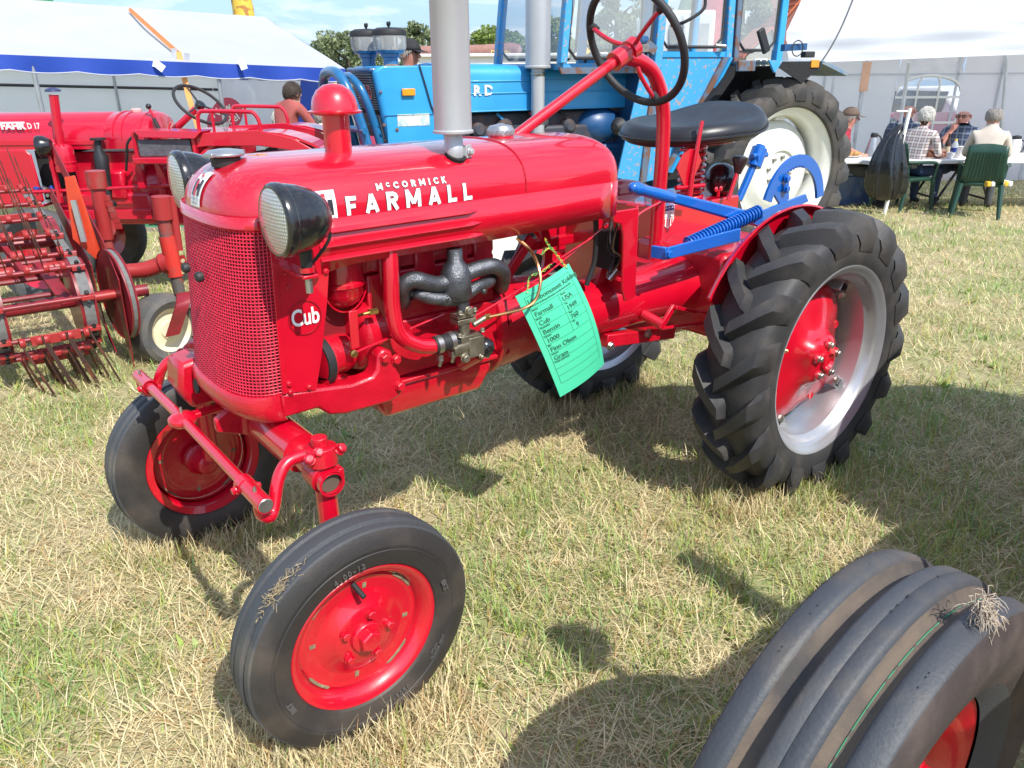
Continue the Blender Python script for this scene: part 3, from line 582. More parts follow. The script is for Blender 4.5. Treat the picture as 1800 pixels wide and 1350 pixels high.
for i in range(150):
    a = random.gauss(0.86, 0.10); yy = random.gauss(0.026, 0.009); r = 0.2605+random.random()*0.003
    d = Vector((random.gauss(0, 1), random.gauss(0, 0.6), random.gauss(0, 1))).normalized()*random.uniform(0.006, 0.018)
    q = Vector((r*math.cos(a), yy, r*math.sin(a))); b.tube([q, q+d*0.5+Vector((0, 0, .0010)), q+d], 0.00055, 4)
_m = b.obj('mud_patch', mat('dried_mud_straw', (0.36, 0.28, 0.16), 0.9, var=0.4, scale=90), fwn)
# ---- rear wheels
def lug_tyre(R, wd, rim, nl, lh, side, name, m, parent, seg=72, lw=0.026, skew=0.40, c=(0, 0, 0)):
    """tyre with bar lugs; R carcass radius at crown, wd half width"""
    b = MB(); pr = [(rim, -wd*0.86), (rim+0.012, -wd*0.95), (rim+(R-rim)*0.35, -wd*1.03), (rim+(R-rim)*0.62, -wd*1.02), (rim+(R-rim)*0.82, -wd*0.94), (R-lh*0.25, -wd*0.80), (R, -wd*0.45), (R+0.003, 0)]
    pr = pr+[(r, -h) for r, h in reversed(pr[:-1])]
    b.lathe(pr, c, (0, 1, 0), seg, cap=False); c = Vector(c)
    for sd in (1, -1):
        for i in range(nl):
            a0 = 2*PI*(i+(0.5 if sd < 0 else 0.0))/nl; rg = []
            for t, yy, rb, hh in ((0.0, -0.14, 1.0, 0.25), (0.07, -0.08, 1.0, 1.0), (0.35, 0.36, 0.998, 1.0), (0.65, 0.74, 0.985, 1.0), (0.86, 0.985, 0.955, 1.05), (0.95, 1.07, 0.90, 0.75), (1.0, 1.05, 0.845, 0.25)):
                a = a0+skew*t; half = lw*(1.15 if t > 0.6 else 1.0)*(1.0+0.25*t); ypos = yy*wd*sd; r0 = R*rb-0.008
                top = r0+lh*hh+0.008; da = half/R; out = ypos+(sd*0.010 if t > 0.9 else 0)
                def P(an, r, y_): return c+Vector((r*math.cos(an), y_, r*math.sin(an)))
                rg.append([P(a-da*1.55, r0, ypos), P(a-da*0.80, top, out), P(a+da*0.80, top, out), P(a+da*1.55, r0, ypos)])
            b.loft(rg)
    return b.obj(name, m, parent, smooth=32, bevel=0.0)
def rear_wheel(y, side):
    b = MB(); b.lathe([(0.300, -0.088), (0.316, -0.100), (0.325, -0.103), (0.327, -0.096), (0.320, -0.086), (0.300, -0.080), (0.288, -0.060), (0.280, -0.020), (0.280, 0.020), (0.288, 0.060), (0.300, 0.080), (0.320, 0.086), (0.327, 0.096), (0.325, 0.103), (0.318, 0.1005), (0.310, 0.093), (0.302, 0.088), (0.296, 0.084), (0.290, 0.074), (0.284, 0.060), (0.274, 0.050), (0.272, 0.0), (0.274, -0.06), (0.285, -0.08)], (0, 0, 0), (0, side, 0), 72, cap=False)
    w = b.obj('rear_wheel', SILV, CUB, smooth=35); w.location = (-1.759, y, 0.465); OFF[w.name] = Vector((0, 0, 0))
    ty = lug_tyre(0.450, 0.106, 0.312, 17, 0.043, side, 'tyre', RUB, w, lw=0.023, skew=0.30)
    # dished red disc with lobes
    b = MB(); rings = []
    for rr, h in ((1.0, -0.030), (0.985, -0.018), (0.93, -0.008), (0.75, 0.004), (0.55, 0.016), (0.42, 0.032), (0.36, 0.052), (0.32, 0.066), (0.20, 0.075), (0.01, 0.078)):
        ring = []
        for i in range(64):
            a = 2*PI*i/64; R0 = 0.228+0.024*math.cos(4*(a-0.62)); ring.append(Vector((rr*R0*math.cos(a), side*(h), rr*R0*math.sin(a))))
        rings.append(ring)
    b.loft(rings, True, True, True); b.obj('wheel_disc', RED, w, smooth=40)
    b = MB(); b.lathe([(0.034, 0.076), (0.035, 0.086), (0.028, 0.088), (0.022, 0.078), (0.001, 0.072)], (0, 0, 0), (0, side, 0), 26); b.obj('hub', RED, w)
    for i in range(5):
        a = 2*PI*i/5+0.35; q = Vector((0.056*math.cos(a), side*0.074, 0.056*math.sin(a)))
        MB().lathe([(0.019, -0.004), (0.016, 0.004), (0.010, 0.005)], q, (0, side, 0), 16).obj('bolt_boss', RED, w)
        MB().bolt(q+Vector((0, side*0.004, 0)), (0, side, 0), 0.0095, 0.013).obj('wheel_bolt', STEEL, w)
    for i in range(4):
        a = 2*PI*i/4+0.62; d = Vector((math.cos(a), 0, math.sin(a))); q = d*0.262
        R = Matrix.Rotation(-a, 3, 'Y')
        k = MB().box(q+Vector((0, -side*0.012, 0)), (0.040, 0.060, 0.042), R=R).obj('rim_bracket', SILV, w, bevel=0.003)
        MB().bolt(d*0.238+Vector((0, side*0.016, 0)), (0, side, 0), 0.014, 0.012).obj('bracket_bolt', STEEL, w)
        MB().box(q+Vector((0, side*0.0175, 0)), (0.028, 0.003, 0.030), R=R).obj('bracket_opening', DARK, w)
        a2 = a+0.55; MB().lathe([(0.016, 0), (0.014, 0.004), (0.006, 0.002)], Vector((0.185*math.cos(a2), -side*0.004, 0.185*math.sin(a2))), (0, side, 0), 14).obj('disc_dimple', RED, w)
    MB().cyl((0.278*math.cos(0.35), side*0.06, 0.278*math.sin(0.35)), (0.262*math.cos(0.35), side*0.075, 0.262*math.sin(0.35)), 0.007, n=10).obj('valve', BRASS, w)
    return w
rear_wheel(0.416, 1); rear_wheel(-0.614, -1)
# ---- engine
b = MB(); b.bx(-0.655, -0.275, -0.115, 0.118, 0.62, 0.925); b.bx(-0.655, -0.285, 0.118, 0.128, 0.655, 0.80); b.obj('engine_block', CAST, CUB, bevel=0.006)
b = MB(); b.bx(-0.66, -0.27, -0.11, 0.112, 0.928, 0.985)
for x in (-0.34, -0.44, -0.54, -0.62): b.bx(x-0.03, x+0.03, 0.105, 0.121, 0.895, 0.965)
b.obj('cylinder_head', CAST, CUB, bevel=0.006)
for x in (-0.36, -0.42, -0.50, -0.575, -0.64): MB().cyl((x, 0.095, 0.95), (x, 0.095, 0.996), 0.010, 0.007, 8).obj('head_stud', mat('dark_steel', (0.10, 0.10, 0.10), 0.5, metal=0.8), CUB)
b = MB(); b.loft([[(-0.262, -0.12, 0.645), (-0.262, 0.140, 0.645), (-0.625, 0.140, 0.645), (-0.625, -0.12, 0.645)], [(-0.262, -0.12, 0.612), (-0.262, 0.140, 0.612), (-0.625, 0.140, 0.612), (-0.625, -0.12, 0.612)], [(-0.300, -0.10, 0.548), (-0.300, 0.120, 0.548), (-0.600, 0.120, 0.548), (-0.600, -0.10, 0.548)]]); b.obj('oil_pan', RED, CUB, bevel=0.012)
MB().bx(-0.64, -0.25, -0.12, 0.150, 0.640, 0.652).obj('pan_flange', CAST, CUB, bevel=0.003)
text('cast_number', '351 167 R2', 0.022, CAST, CUB, M=frame_mat((-0.455, 0.1185, 0.675), (-1, 0, 0), (0, 0, 1)), bold=0.0008, extrude=0.0025)
text('cast_number', '351 573 R1', 0.016, CAST, CUB, M=frame_mat((-0.425, 0.1285, 0.768), (-1, 0, 0), (0, 0, 1)), bold=0.0008, extrude=0.0025)
b = MB(); b.lathe([(0.150, 0.0), (0.155, 0.004), (0.155, 0.022), (0.150, 0.026)], (-0.652, 0.0, 0.705), (-1, 0, 0), 40); b.lathe([(0.135, 0.02), (0.132, 0.10), (0.118, 0.20), (0.098, 0.34)], (-0.652, 0.0, 0.690), (-1, 0, 0), 36); b.obj('bell_housing', CAST, CUB, smooth=40)
for i in range(10):
    a = 2*PI*i/10+0.2; MB().bolt((-0.655-0.026, 0.143*math.cos(a), 0.705+0.143*math.sin(a)), (-1, 0, 0), 0.009, 0.012).obj('housing_bolt', CAST, CUB)
# air cleaner bowl and pipe
ac = Vector((-0.215, 0.105, 0.0))
b = MB(); b.lathe([(0.050, 0.99), (0.053, 0.975), (0.053, 0.925), (0.056, 0.922), (0.056, 0.914), (0.053, 0.911), (0.050, 0.893), (0.040, 0.874), (0.022, 0.862), (0.001, 0.859)], ac, (0, 0, 1), 32); b.obj('air_cleaner_bowl', RED, CUB)
MB().tube([ac+Vector((0.055*math.cos(t), 0.02, 0.917-0.066*math.sin(t))) for t in [PI*i/16 for i in range(17)]], 0.0025, 6).obj('bowl_bail', RED, CUB)
P = bez([(-0.305, 0.185, 0.995), (-0.3, 0.19, 0.929), (-0.299, 0.19, 0.854), (-0.311, 0.195, 0.792), (-0.357, 0.2, 0.756), (-0.408, 0.205, 0.744)], 7)
MB().tube(P, 0.0195, 16).obj('air_pipe', RED, CUB)
A, Bq = Vector((-0.398, 0.205, 0.746)), Vector((-0.468, 0.205, 0.749)); dv = Bq-A
MB().cyl(A, Bq, 0.0215, n=22).obj('rubber_hose', BLKM, CUB)
for t in (0.18, 0.72):
    b = MB(); q = A+dv*t; b.cyl(q-dv*0.10, q+dv*0.10, 0.0235, n=22); b.box(q+Vector((0, 0.006, -0.034)), (0.012, 0.014, 0.016)); b.cyl(q+Vector((0, 0.012, -0.036)), q+Vector((0, 0.004, -0.055)), 0.0045, n=8); b.obj('hose_clamp', STEEL, CUB)
# manifolds
b = MB(); mc2 = Vector((-0.481, 0.19, 0.899))
b.lathe([(0.028, -0.056), (0.040, -0.046), (0.038, 0.012), (0.030, 0.034), (0.020, 0.046), (0.019, 0.075)], mc2, (0, 0, 1), 24)
b.tube(bez([mc2+Vector((0.02, 0, -0.004)), mc2+Vector((0.06, 0, -0.004)), (-0.362, 0.19, 0.916), (-0.339, 0.175, 0.899), (-0.348, 0.15, 0.859), (-0.374, 0.11, 0.843)], 6), [0.0205]*31, 14)
b.tube(bez([mc2+Vector((-0.02, 0, 0.006)), (-0.553, 0.19, 0.913), (-0.6, 0.19, 0.912), (-0.637, 0.18, 0.886), (-0.656, 0.15, 0.846), (-0.683, 0.11, 0.826)], 6), [0.0205]*31, 14)
b.obj('exhaust_manifold', IRON, CUB, smooth=60)
b = MB(); b.tube(bez([(-0.387, 0.13, 0.865), (-0.38, 0.175, 0.875), (-0.41, 0.192, 0.863), mc2+Vector((0, 0.008, -0.050)), (-0.54, 0.192, 0.867), (-0.596, 0.175, 0.871), (-0.626, 0.13, 0.878)], 6), 0.0168, 14)
b.cyl(mc2+Vector((-0.012, 0.01, -0.05)), (-0.493, 0.2, 0.814), 0.017, n=16); b.obj('intake_manifold', IRON, CUB, smooth=60)
for q in ((-0.44, 0.208, 0.858), (-0.553, 0.208, 0.858), (-0.361, 0.175, 0.88), (-0.6, 0.17, 0.875)): MB().bolt(q, (0, 1, 0), 0.0065, 0.007).obj('manifold_bolt', MATS['dark_steel'], CUB)
# carburettor
c0 = Vector((-0.493, 0.2, 0.808)); b = MB()
b.box(c0+Vector((0, 0, 0)), (0.056, 0.036, 0.012)); b.box(c0+Vector((0, 0, -0.015)), (0.056, 0.036, 0.012)); b.cyl(c0+Vector((0, 0, -0.02)), c0+Vector((0, 0, -0.05)), 0.016, n=16)
b.box(c0+Vector((0.004, 0.002, -0.060)), (0.085, 0.046, 0.018)); b.box(c0+Vector((-0.022, 0.004, -0.085)), (0.046, 0.046, 0.052)); b.cyl(c0+Vector((0.012, 0, -0.05)), c0+Vector((0.012, 0.004, -0.104)), 0.020, n=16)
b.cyl(c0+Vector((0.045, 0.003, -0.082)), c0+Vector((0.0, 0.003, -0.076)), 0.024, n=18)
for q in ((0.022, 0.02, 0.008), (-0.022, 0.02, 0.008), (0.03, 0.026, -0.048), (-0.04, 0.026, -0.048)): b.bolt(c0+Vector(q), (0, 0, 1), 0.006, 0.010)
b.bolt(c0+Vector((-0.004, 0.018, 0.012)), (0, 1, 0), 0.010, 0.010); b.bolt(c0+Vector((0.014, 0.022, -0.108)), (0, 1, 0), 0.011, 0.012); b.bolt(c0+Vector((-0.03, 0.030, -0.112)), (0, 1, 0), 0.006, 0.010)
b.cyl(c0+Vector((-0.012, 0.026, -0.025)), c0+Vector((-0.05, 0.028, -0.012)), 0.007, n=10); b.obj('carburettor', CARB, CUB, bevel=0.002)
q0 = Vector((-0.554, 0.2, 0.703))
MB().lathe([(0.001, 0.030), (0.014, 0.028), (0.024, 0.018), (0.026, 0.004), (0.026, -0.010)], q0, (-0.45, 0.35, 0.8), 24).obj('oil_filler_cap', BLK, CUB)
MB().lathe([(0.027, -0.012), (0.027, -0.009)], q0, (-0.45, 0.35, 0.8), 24).obj('cap_rim', STEEL, CUB)
MB().cyl(q0+Vector((0.01, -0.01, -0.012)), q0+Vector((0.03, -0.06, -0.05)), 0.023, n=18).obj('oil_filler_neck', RED, CUB)
# copper fuel line
P = bez([c0+Vector((-0.050, 0.028, -0.012)), (-0.592, 0.25, 0.803), (-0.629, 0.275, 0.814), (-0.663, 0.28, 0.831), (-0.684, 0.275, 0.874), (-0.694, 0.25, 0.917), (-0.709, 0.2, 0.942), (-0.691, 0.17, 0.969)], 6)
MB().tube(P, 0.0042, 8).obj('fuel_line', COPPER, CUB)
P0 = Vector(P[0]); b = MB(); b.loft([b.ring(P0+Vector((0.004, 0, 0)), (1, 0, -.1), 0.008, 6), b.ring(P0-Vector((0.014, 0, 0)), (1, 0, -.1), 0.008, 6)]); b.obj('line_fitting', BRASS, CUB)
P = [(-0.222, 0.15, 0.844), (-0.234, 0.17, 0.852), (-0.257, 0.17, 0.853)]
MB().tube(P, 0.004, 8).obj('oil_line', BRASS, CUB); q = Vector(P[2]); b = MB(); b.loft([b.ring(q+Vector((0.010, 0, 0)), (1, 0, 0), 0.008, 6), b.ring(q-Vector((0.012, 0, 0)), (1, 0, 0), 0.008, 6)]); b.obj('line_fitting', BRASS, CUB)
# rods
def rod(P, r=0.003, m=RED, n='control_rod'): return MB().tube(P, r, 8).obj(n, m, CUB)
rod([(-0.515, 0.215, 0.8), (-0.629, 0.215, 0.834), (-0.768, 0.2, 0.865), (-1.07, 0.13, 0.956)]); rod([(-0.36, 0.16, 0.787), (-0.476, 0.165, 0.809), (-0.543, 0.17, 0.81)]); rod([(-0.752, 0.2, 0.879), (-0.964, 0.17, 0.933)], 0.0025)
rod([(-0.188, 0.19, 0.771), (-0.245, 0.18, 0.777), (-0.321, 0.17, 0.783)], 0.0035)
MB().lathe([(0.009, 0), (0.009, 0.006), (0.004, 0.008)], (-0.188, 0.19, 0.771), (0, 1, 0), 14).obj('rod_knob', BRASS, CUB)
b = MB(); b.xz([(-0.192, 0.868), (-0.215, 0.868), (-0.213, 0.775), (-0.190, 0.775)], 0.172, 0.178); b.obj('governor_lever', RED, CUB, bevel=0.002)
# governor housing, timing cover, fan and belt behind side panel
b = MB(); b.lathe([(0.085, 0.0), (0.085, 0.05), (0.075, 0.06), (0.05, 0.065)], (-0.285, 0.07, 0.775), (1, 0.25, 0), 30); b.obj('timing_cover', CAST, CUB)
b = MB(); b.lathe([(0.045, -0.02), (0.05, 0.0), (0.05, 0.04), (0.035, 0.05)], (-0.20, 0.09, 0.742), (1, 0.1, 0), 24); b.obj('generator', CAST, CUB)
MB().lathe([(0.055, -0.011), (0.064, -0.011), (0.064, 0.011), (0.055, 0.011)], (-0.118, 0.135, 0.752), (1, 0.25, 0), 30, closed_prof=True).obj('fan_belt', BLKM, CUB)
b = MB(); b.lathe([(0.060, -0.014), (0.066, -0.012), (0.055, 0), (0.066, 0.012), (0.060, 0.014), (0.02, 0.015)], (-0.120, 0.132, 0.752), (1, 0.25, 0), 30); b.obj('fan_pulley', CAST, CUB)
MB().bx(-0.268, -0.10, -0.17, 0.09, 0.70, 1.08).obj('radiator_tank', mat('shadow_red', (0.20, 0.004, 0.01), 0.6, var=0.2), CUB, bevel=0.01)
b = MB(); b.cyl((-0.135, 0.12, 0.70), (-0.23, 0.11, 0.665), 0.016, n=12); b.obj('water_pipe', CAST, CUB)
# ---- torque tube, rear housing, platform
b = MB(); rg = []
for x, r, z in ((-0.93, 0.105, 0.668), (-1.02, 0.096, 0.662), (-1.30, 0.092, 0.660), (-1.50, 0.100, 0.660), (-1.60, 0.115, 0.660), (-1.66, 0.135, 0.655)): rg.append(b.ring((x, 0.005, z), (-1, 0, 0), r, 28))
b.loft(rg); b.obj('torque_tube', RED, CUB, smooth=50)
b = MB(); b.bx(-1.32, -0.86, -0.12, 0.062, 0.700, 0.724); b.obj('tube_top_plate', CAST, CUB, bevel=0.006)
for x in (-1.02, -1.08, -1.14, -1.20): MB().cyl((x, 0.02, 0.724), (x, 0.02, 0.7265), 0.008, 0.006, 10).obj('plate_rivet', CAST, CUB)
b = MB(); b.bx(-1.95, -1.55, -0.20, 0.20, 0.50, 0.80); b.obj('transmission_case', CAST, CUB, bevel=0.02)
b = MB(); b.bx(-1.86, -1.66, 0.16, 0.32, 0.385, 0.56); b.cyl((-1.759, 0.20, 0.465), (-1.759, 0.42, 0.465), 0.06, n=24); b.obj('final_drive', CAST, CUB, bevel=0.02)
b = MB(); b.bx(-1.86, -1.66, -0.52, -0.16, 0.385, 0.56); b.cyl((-1.759, -0.20, 0.465), (-1.759, -0.62, 0.465), 0.06, n=24); b.obj('final_drive', CAST, CUB, bevel=0.02)
b = MB(); b.bx(-2.08, -1.62, -0.45, -0.145, 0.68, 0.905); b.obj('seat_box', RED, CUB, bevel=0.006)
b = MB(); b.bx(-1.72, -1.10, -0.46, -0.09, 0.635, 0.645); b.obj('foot_platform', mat('platform_grey', (0.16, 0.155, 0.14), 0.8, var=0.2, bump=0.2), CUB)
# instrument support behind the engine
b = MB(); b.xz([(-1.055, 0.995), (-1.16, 0.995), (-1.165, 0.72), (-1.12, 0.715), (-1.105, 0.76), (-1.10, 0.92), (-1.088, 0.955), (-1.055, 0.965)], 0.155, 0.165); b.bx(-1.165, -1.155, -0.15, 0.16, 0.72, 1.0); b.obj('dash_support', RED, CUB, bevel=0.003)
MB().bolt((-1.018, 0.166, 0.961), (0, 1, 0), 0.009, 0.008).obj('support_bolt', RED, CUB)
MB().bolt((-1.104, 0.15, 0.784), (0, 0.3, 1), 0.009, 0.008).obj('support_bolt', RED, CUB)
for k in range(5):
    x = -1.135+0.012*(k % 3); P = bez([(x, 0.08+0.01*k, 0.96), (x+0.012, 0.10, 0.90-0.01*k), (x-0.01, 0.09+0.008*k, 0.84), (x+0.01, 0.10, 0.79)], 5)
    MB().tube(P, 0.0025, 6).obj('wire', (BLKM, STEEL, BLKM, mat('tan_wire', (0.35, 0.25, 0.12), 0.7), BLKM)[k], CUB)
b = MB(); b.cyl((-1.12, 0.09, 0.77), (-1.145, 0.10, 0.80), 0.011, n=12); b.obj('condenser', STEEL, CUB)
MB().bx(-1.15, -1.115, 0.02, 0.10, 0.80, 0.92).obj('switch_box', DARK, CUB, bevel=0.004)
# clutch and brake pedal arms seen through the gap
for dx, yy in ((0.0, -0.10), (-0.12, 0.04)):
    P = bez([(-0.985+dx, yy, 0.955), (-1.02+dx, yy, 0.90), (-1.035+dx, yy, 0.83), (-1.02+dx, yy, 0.77), (-0.985+dx, yy, 0.715)], 5)
    b = MB(); rg = [[q+Vector((sx, sy, 0)) for sx, sy in ((-0.016, -0.006), (0.016, -0.006), (0.016, 0.006), (-0.016, 0.006))] for q in P]; b.loft(rg); b.obj('pedal_arm', RED, CUB)
MB().tube(bez([(-1.045, 0.10, 0.985), (-1.06, 0.09, 0.91), (-1.065, 0.08, 0.83), (-1.045, 0.07, 0.76)], 5), 0.008, 10).obj('wiring_sleeve', BLKM, CUB)
b = MB(); b.box((-0.83, 0.0, 0.86), (0.16, 0.015, 0.03), R=Matrix.Rotation(math.radians(48), 3, 'Y')); b.obj('brake_ratchet', RED, CUB, bevel=0.003)
b = MB(); b.bx(-1.30, -0.95, -0.14, -0.11, 0.845, 0.875); b.obj('cross_strut', RED, CUB, bevel=0.003)
MB().xz([(-0.98, 0.99), (-1.24, 0.99), (-1.24, 0.80), (-1.13, 0.80), (-1.02, 0.92)], -0.2, -0.195).obj('dash_panel', RED, CUB, bevel=0.002)
# ---- steering: shaft, curved post, wheel
SA, SB = Vector((-0.90, -0.10, 1.192)), Vector((-1.318, -0.10, 1.402)); sd = (SB-SA).normalized()
MB().cyl(SA, SB, 0.0165, n=18).obj('steering_shaft', RED, CUB)
P = bez([(-1.548, -0.10, 0.70), (-1.550, -0.10, 0.95), (-1.552, -0.10, 1.15), (-1.536, -0.10, 1.27), (-1.485, -0.10, 1.358), (-1.41, -0.10, 1.397), (-1.335, -0.10, 1.408)], 7)
MB().tube(P, 0.0245, 20).obj('steering_post', RED, CUB)
b = MB(); b.cyl(SB-sd*0.02, SB+sd*0.03, 0.030, n=20); b.cyl(SB+sd*0.03, SB+sd*0.05, 0.024, n=20); b.obj('shaft_bearing', RED, CUB)
b = MB(); b.bx(-1.615, -1.480, -0.17, -0.02, 0.690, 0.735)
for dx in (-0.045, 0.05):
    for dy in (-0.05, 0.055): b.bolt((-1.548+dx, -0.10+dy, 0.735), (0, 0, 1), 0.010, 0.012)
b.obj('post_foot', CAST, CUB, bevel=0.005)
HC = SB+sd*0.085; ua = Vector((0, 1, 0)); ub = sd.cross(ua).normalized()
P = [HC+ua*(0.19*math.cos(2*PI*i/56))+ub*(0.19*math.sin(2*PI*i/56)) for i in range(56)]
sw = MB().tube(P, 0.0125, 12, closed=True).obj('steering_wheel', BLKM, CUB)
b = MB(); hc2 = HC-sd*0.012; b.lathe([(0.020, -0.028), (0.032, -0.022), (0.034, 0.006), (0.022, 0.016), (0.001, 0.018)], hc2, sd, 24); b.obj('wheel_hub', RED, sw)
for k in range(3):
    a = 2*PI*k/3+math.radians(-38); e = ua*math.cos(a)+ub*math.sin(a)
    MB().tube(bez([hc2+e*0.02, hc2+e*0.07-sd*0.012, hc2+e*0.13-sd*0.004, HC+e*0.183], 5), 0.0075, 10).obj('spoke', RED, sw)
    MB().tube([HC+e*0.155, HC+e*0.172, HC+e*0.19], [0.008, 0.013, 0.0135], 12).obj('spoke_boot', BLKM, sw)
# throttle lever and quadrant on the post
b = MB(); b.xz([(-1.585, 1.055), (-1.615, 1.10), (-1.65, 1.115), (-1.69, 1.105), (-1.715, 1.07), (-1.66, 0.985), (-1.635, 0.985)], -0.062, -0.058); b.obj('throttle_quadrant', RED, CUB)
MB().tube([(-1.655, -0.052, 0.93), (-1.66, -0.05, 1.03), (-1.69, -0.05, 1.205)], [0.010, 0.009, 0.007], 10).obj('throttle_lever', RED, CUB)
MB().cyl((-1.60, -0.07, 0.985), (-1.73, -0.05, 0.985), 0.008, n=10).obj('throttle_pivot', RED, CUB)
MB().tube(bez([(-1.242, 0.05, 0.91), (-1.324, 0.02, 0.941), (-1.512, -0.05, 0.955), (-1.566, -0.08, 0.969)], 5), 0.004, 8).obj('throttle_link', RED, CUB)
# shield sticker
b = MB(); S0 = Vector((-1.535, -0.05, 0.9)); y0 = 0.0225
def shp(k): return [(-0.030*k, 0.040*k), (0.030*k, 0.040*k), (0.031*k, -0.012*k), (0.022*k, -0.032*k), (0, -0.045*k), (-0.022*k, -0.032*k), (-0.031*k, -0.012*k)]
sh = Vector(((-1.657, -0.143, 0.871)))
b.prism(shp(1.0), sh, (-1, 0, 0), (0, 0, 1), (0, 0.001, 0)); st = b.obj('shield_sticker', WHITE, CUB)
b = MB(); b.prism([(-0.028, 0.038), (0.028, 0.038), (0.028, 0.020), (-0.028, 0.020)], sh+Vector((0, 0.0012, 0)), (-1, 0, 0), (0, 0, 1), (0, 0.0006, 0)); b.obj('sticker_band', NAVY, st)
b = MB()
for k in range(4): b.prism([(-0.0235+0.0135*k, -0.008), (-0.0175+0.0135*k, -0.008), (-0.0175+0.0135*k, -0.032-0.006*(k in (1, 2))), (-0.0235+0.0135*k, -0.030-0.006*(k in (1, 2)))], sh+Vector((0, 0.0012, 0)), (-1, 0, 0), (0, 0, 1), (0, 0.0006, 0))
b.obj('sticker_stripe', REDP, st)
for k in range(3): text('sticker_lettering', ('THE PROPERTY', 'OF THE', 'U.S. OF AMERICA')[k], 0.0075, BLACKP, st, M=frame_mat(sh+Vector((0, 0.0022, 0.012-0.0075*k)), (-1, 0, 0), (0, 0, 1)))
for k in range(3): text('sticker_star', '*', 0.022, WHITE, st, M=frame_mat(sh+Vector((0.016-0.016*k, 0.0024, 0.024)), (-1, 0, 0), (0, 0, 1)), bold=0.001)
# ---- seat
SCN = Vector((-1.885, -0.255, 1.158)); b = MB(); rings = []
for z, k in ((-0.030, 0.80), (-0.034, 0.93), (-0.020, 1.01), (0.0, 1.03), (0.024, 0.985), (0.034, 0.90), (0.026, 0.70), (0.016, 0.45), (0.012, 0.02)):
    ring = []
    for i in range(56):
        a = 2*PI*i/56; ca, sa = se(math.cos(a), 2.5), se(math.sin(a), 2.5)
        bk = max(0.0, -math.cos(a)); fr = max(0.0, math.cos(a)); pinch = 1-0.10*fr
        ring.append(SCN+Vector((0.250*ca*k, 0.252*sa*k*pinch, z+0.066*bk**2*k+0.008*abs(sa)*k-0.020*fr*k*k)))
    rings.append(ring)
b.loft(rings); seat = b.obj('seat', VINYL, CUB, smooth=60)
P = [SCN+Vector((0.250*se(math.cos(2*PI*i/56), 2.5)*1.035, 0.252*se(math.sin(2*PI*i/56), 2.5)*1.035*(1-0.1*max(0, math.cos(2*PI*i/56))), -0.004+0.066*max(0.0, -math.cos(2*PI*i/56))**2-0.02*max(0, math.cos(2*PI*i/56)))) for i in range(56)]
MB().tube(P, 0.0045, 6, closed=True).obj('seat_piping', VINYL, seat)
b = MB(); b.lathe([(0.14, -0.050), (0.17, -0.042), (0.17, -0.030)], SCN, (0, 0, 1), 30); b.obj('seat_pan', RED, CUB)
sp = Vector((-1.885, -0.235, 0))
P = [sp+Vector((0.046*math.cos(t), 0.046*math.sin(t), 0.905+0.205*t/(2*PI*9))) for t in [2*PI*9*i/216 for i in range(217)]]
MB().tube(P, 0.0075, 8).obj('seat_spring', RED, CUB)
MB().cyl(sp+Vector((0, 0, 0.90)), sp+Vector((0, 0, 1.11)), 0.034, n=20).obj('spring_core', CAST, CUB)
MB().lathe([(0.062, 0.0), (0.066, 0.02), (0.060, 0.05), (0.040, 0.078), (0.001, 0.09)], (-2.04, -0.215, 0.960), (0.62, 0.62, 0.18), 28).obj('work_lamp', BLK, CUB)
b = MB(); b.cyl((-1.947, -0.1, 0.904), (-1.992, -0.1, 1.018), 0.008, n=10); b.obj('gear_lever', RED, CUB)
kb = Vector((-1.996, -0.1, 1.037)); MB().lathe([(0.012, -0.040), (0.020, -0.015), (0.032, 0.012), (0.030, 0.022), (0.014, 0.028), (0.001, 0.029)], kb, (-0.15, 0, 1), 22).obj('gear_knob', mat('brown_black', (0.03, 0.02, 0.02), 0.35, coat=0.3), CUB)
b = MB(); w0 = Vector((-1.883, -0.1, 0.944))
for s_ in (-1, 1): b.ball(w0+Vector((0.014*s_, 0, 0.008)), 0.010, 8, 6, (1, 0.4, 1))
b.cyl(w0+Vector((0, 0, -0.02)), w0+Vector((0, 0, 0.004)), 0.006, n=8); b.obj('wing_nut', RED, CUB)
# ---- blue lift lever, spring, arms
b = MB(); LA, LB = Vector((-1.157, 0.14, 1.05)), Vector((-1.81, 0.14, 0.876)); dl = (LB-LA)
R = Matrix.Rotation(0, 3, 'X'); ux = dl.normalized(); uz = Vector((0, 1, 0)).cross(ux)*-1; uz = ux.cross(Vector((0, 1, 0)))
def obox(a, c_, hw, hh, hw2=None, hh2=None):
    a, c_ = Vector(a), Vector(c_); d_ = (c_-a).normalized(); w_ = d_.cross(Vector((0, 0, 1))).normalized(); h_ = w_.cross(d_); hw2 = hw2 or hw; hh2 = hh2 or hh
    return [[a+w_*sx*hw+h_*sz*hh for sx, sz in ((-1, -1), (1, -1), (1, 1), (-1, 1))], [c_+w_*sx*hw2+h_*sz*hh2 for sx, sz in ((-1, -1), (1, -1), (1, 1), (-1, 1))]]
b.loft(obox(LA+dl*0.27, LB, 0.015, 0.0125, 0.017, 0.020)); b.loft(obox(LA+dl*0.30, LB, 0.008, 0.016, 0.008, 0.024)); b.obj('lift_lever', BLUE, CUB, bevel=0.003)
b = MB(); b.tube([LA, LA+dl*0.02, LA+dl*0.06, LA+dl*0.15, LA+dl*0.24, LA+dl*0.30], [0.014, 0.020, 0.0165, 0.018, 0.0195, 0.012], 14); b.ball(LA, 0.0165, 12, 8); b.obj('lever_grip', BLUE, CUB)
b = MB(); A1, B1 = Vector((-1.385, 0.17, 0.855)), Vector((-1.759, 0.17, 0.917)); d1 = B1-A1
P = []
up1 = d1.normalized().cross(Vector((0, 1, 0))).normalized(); nT = 24
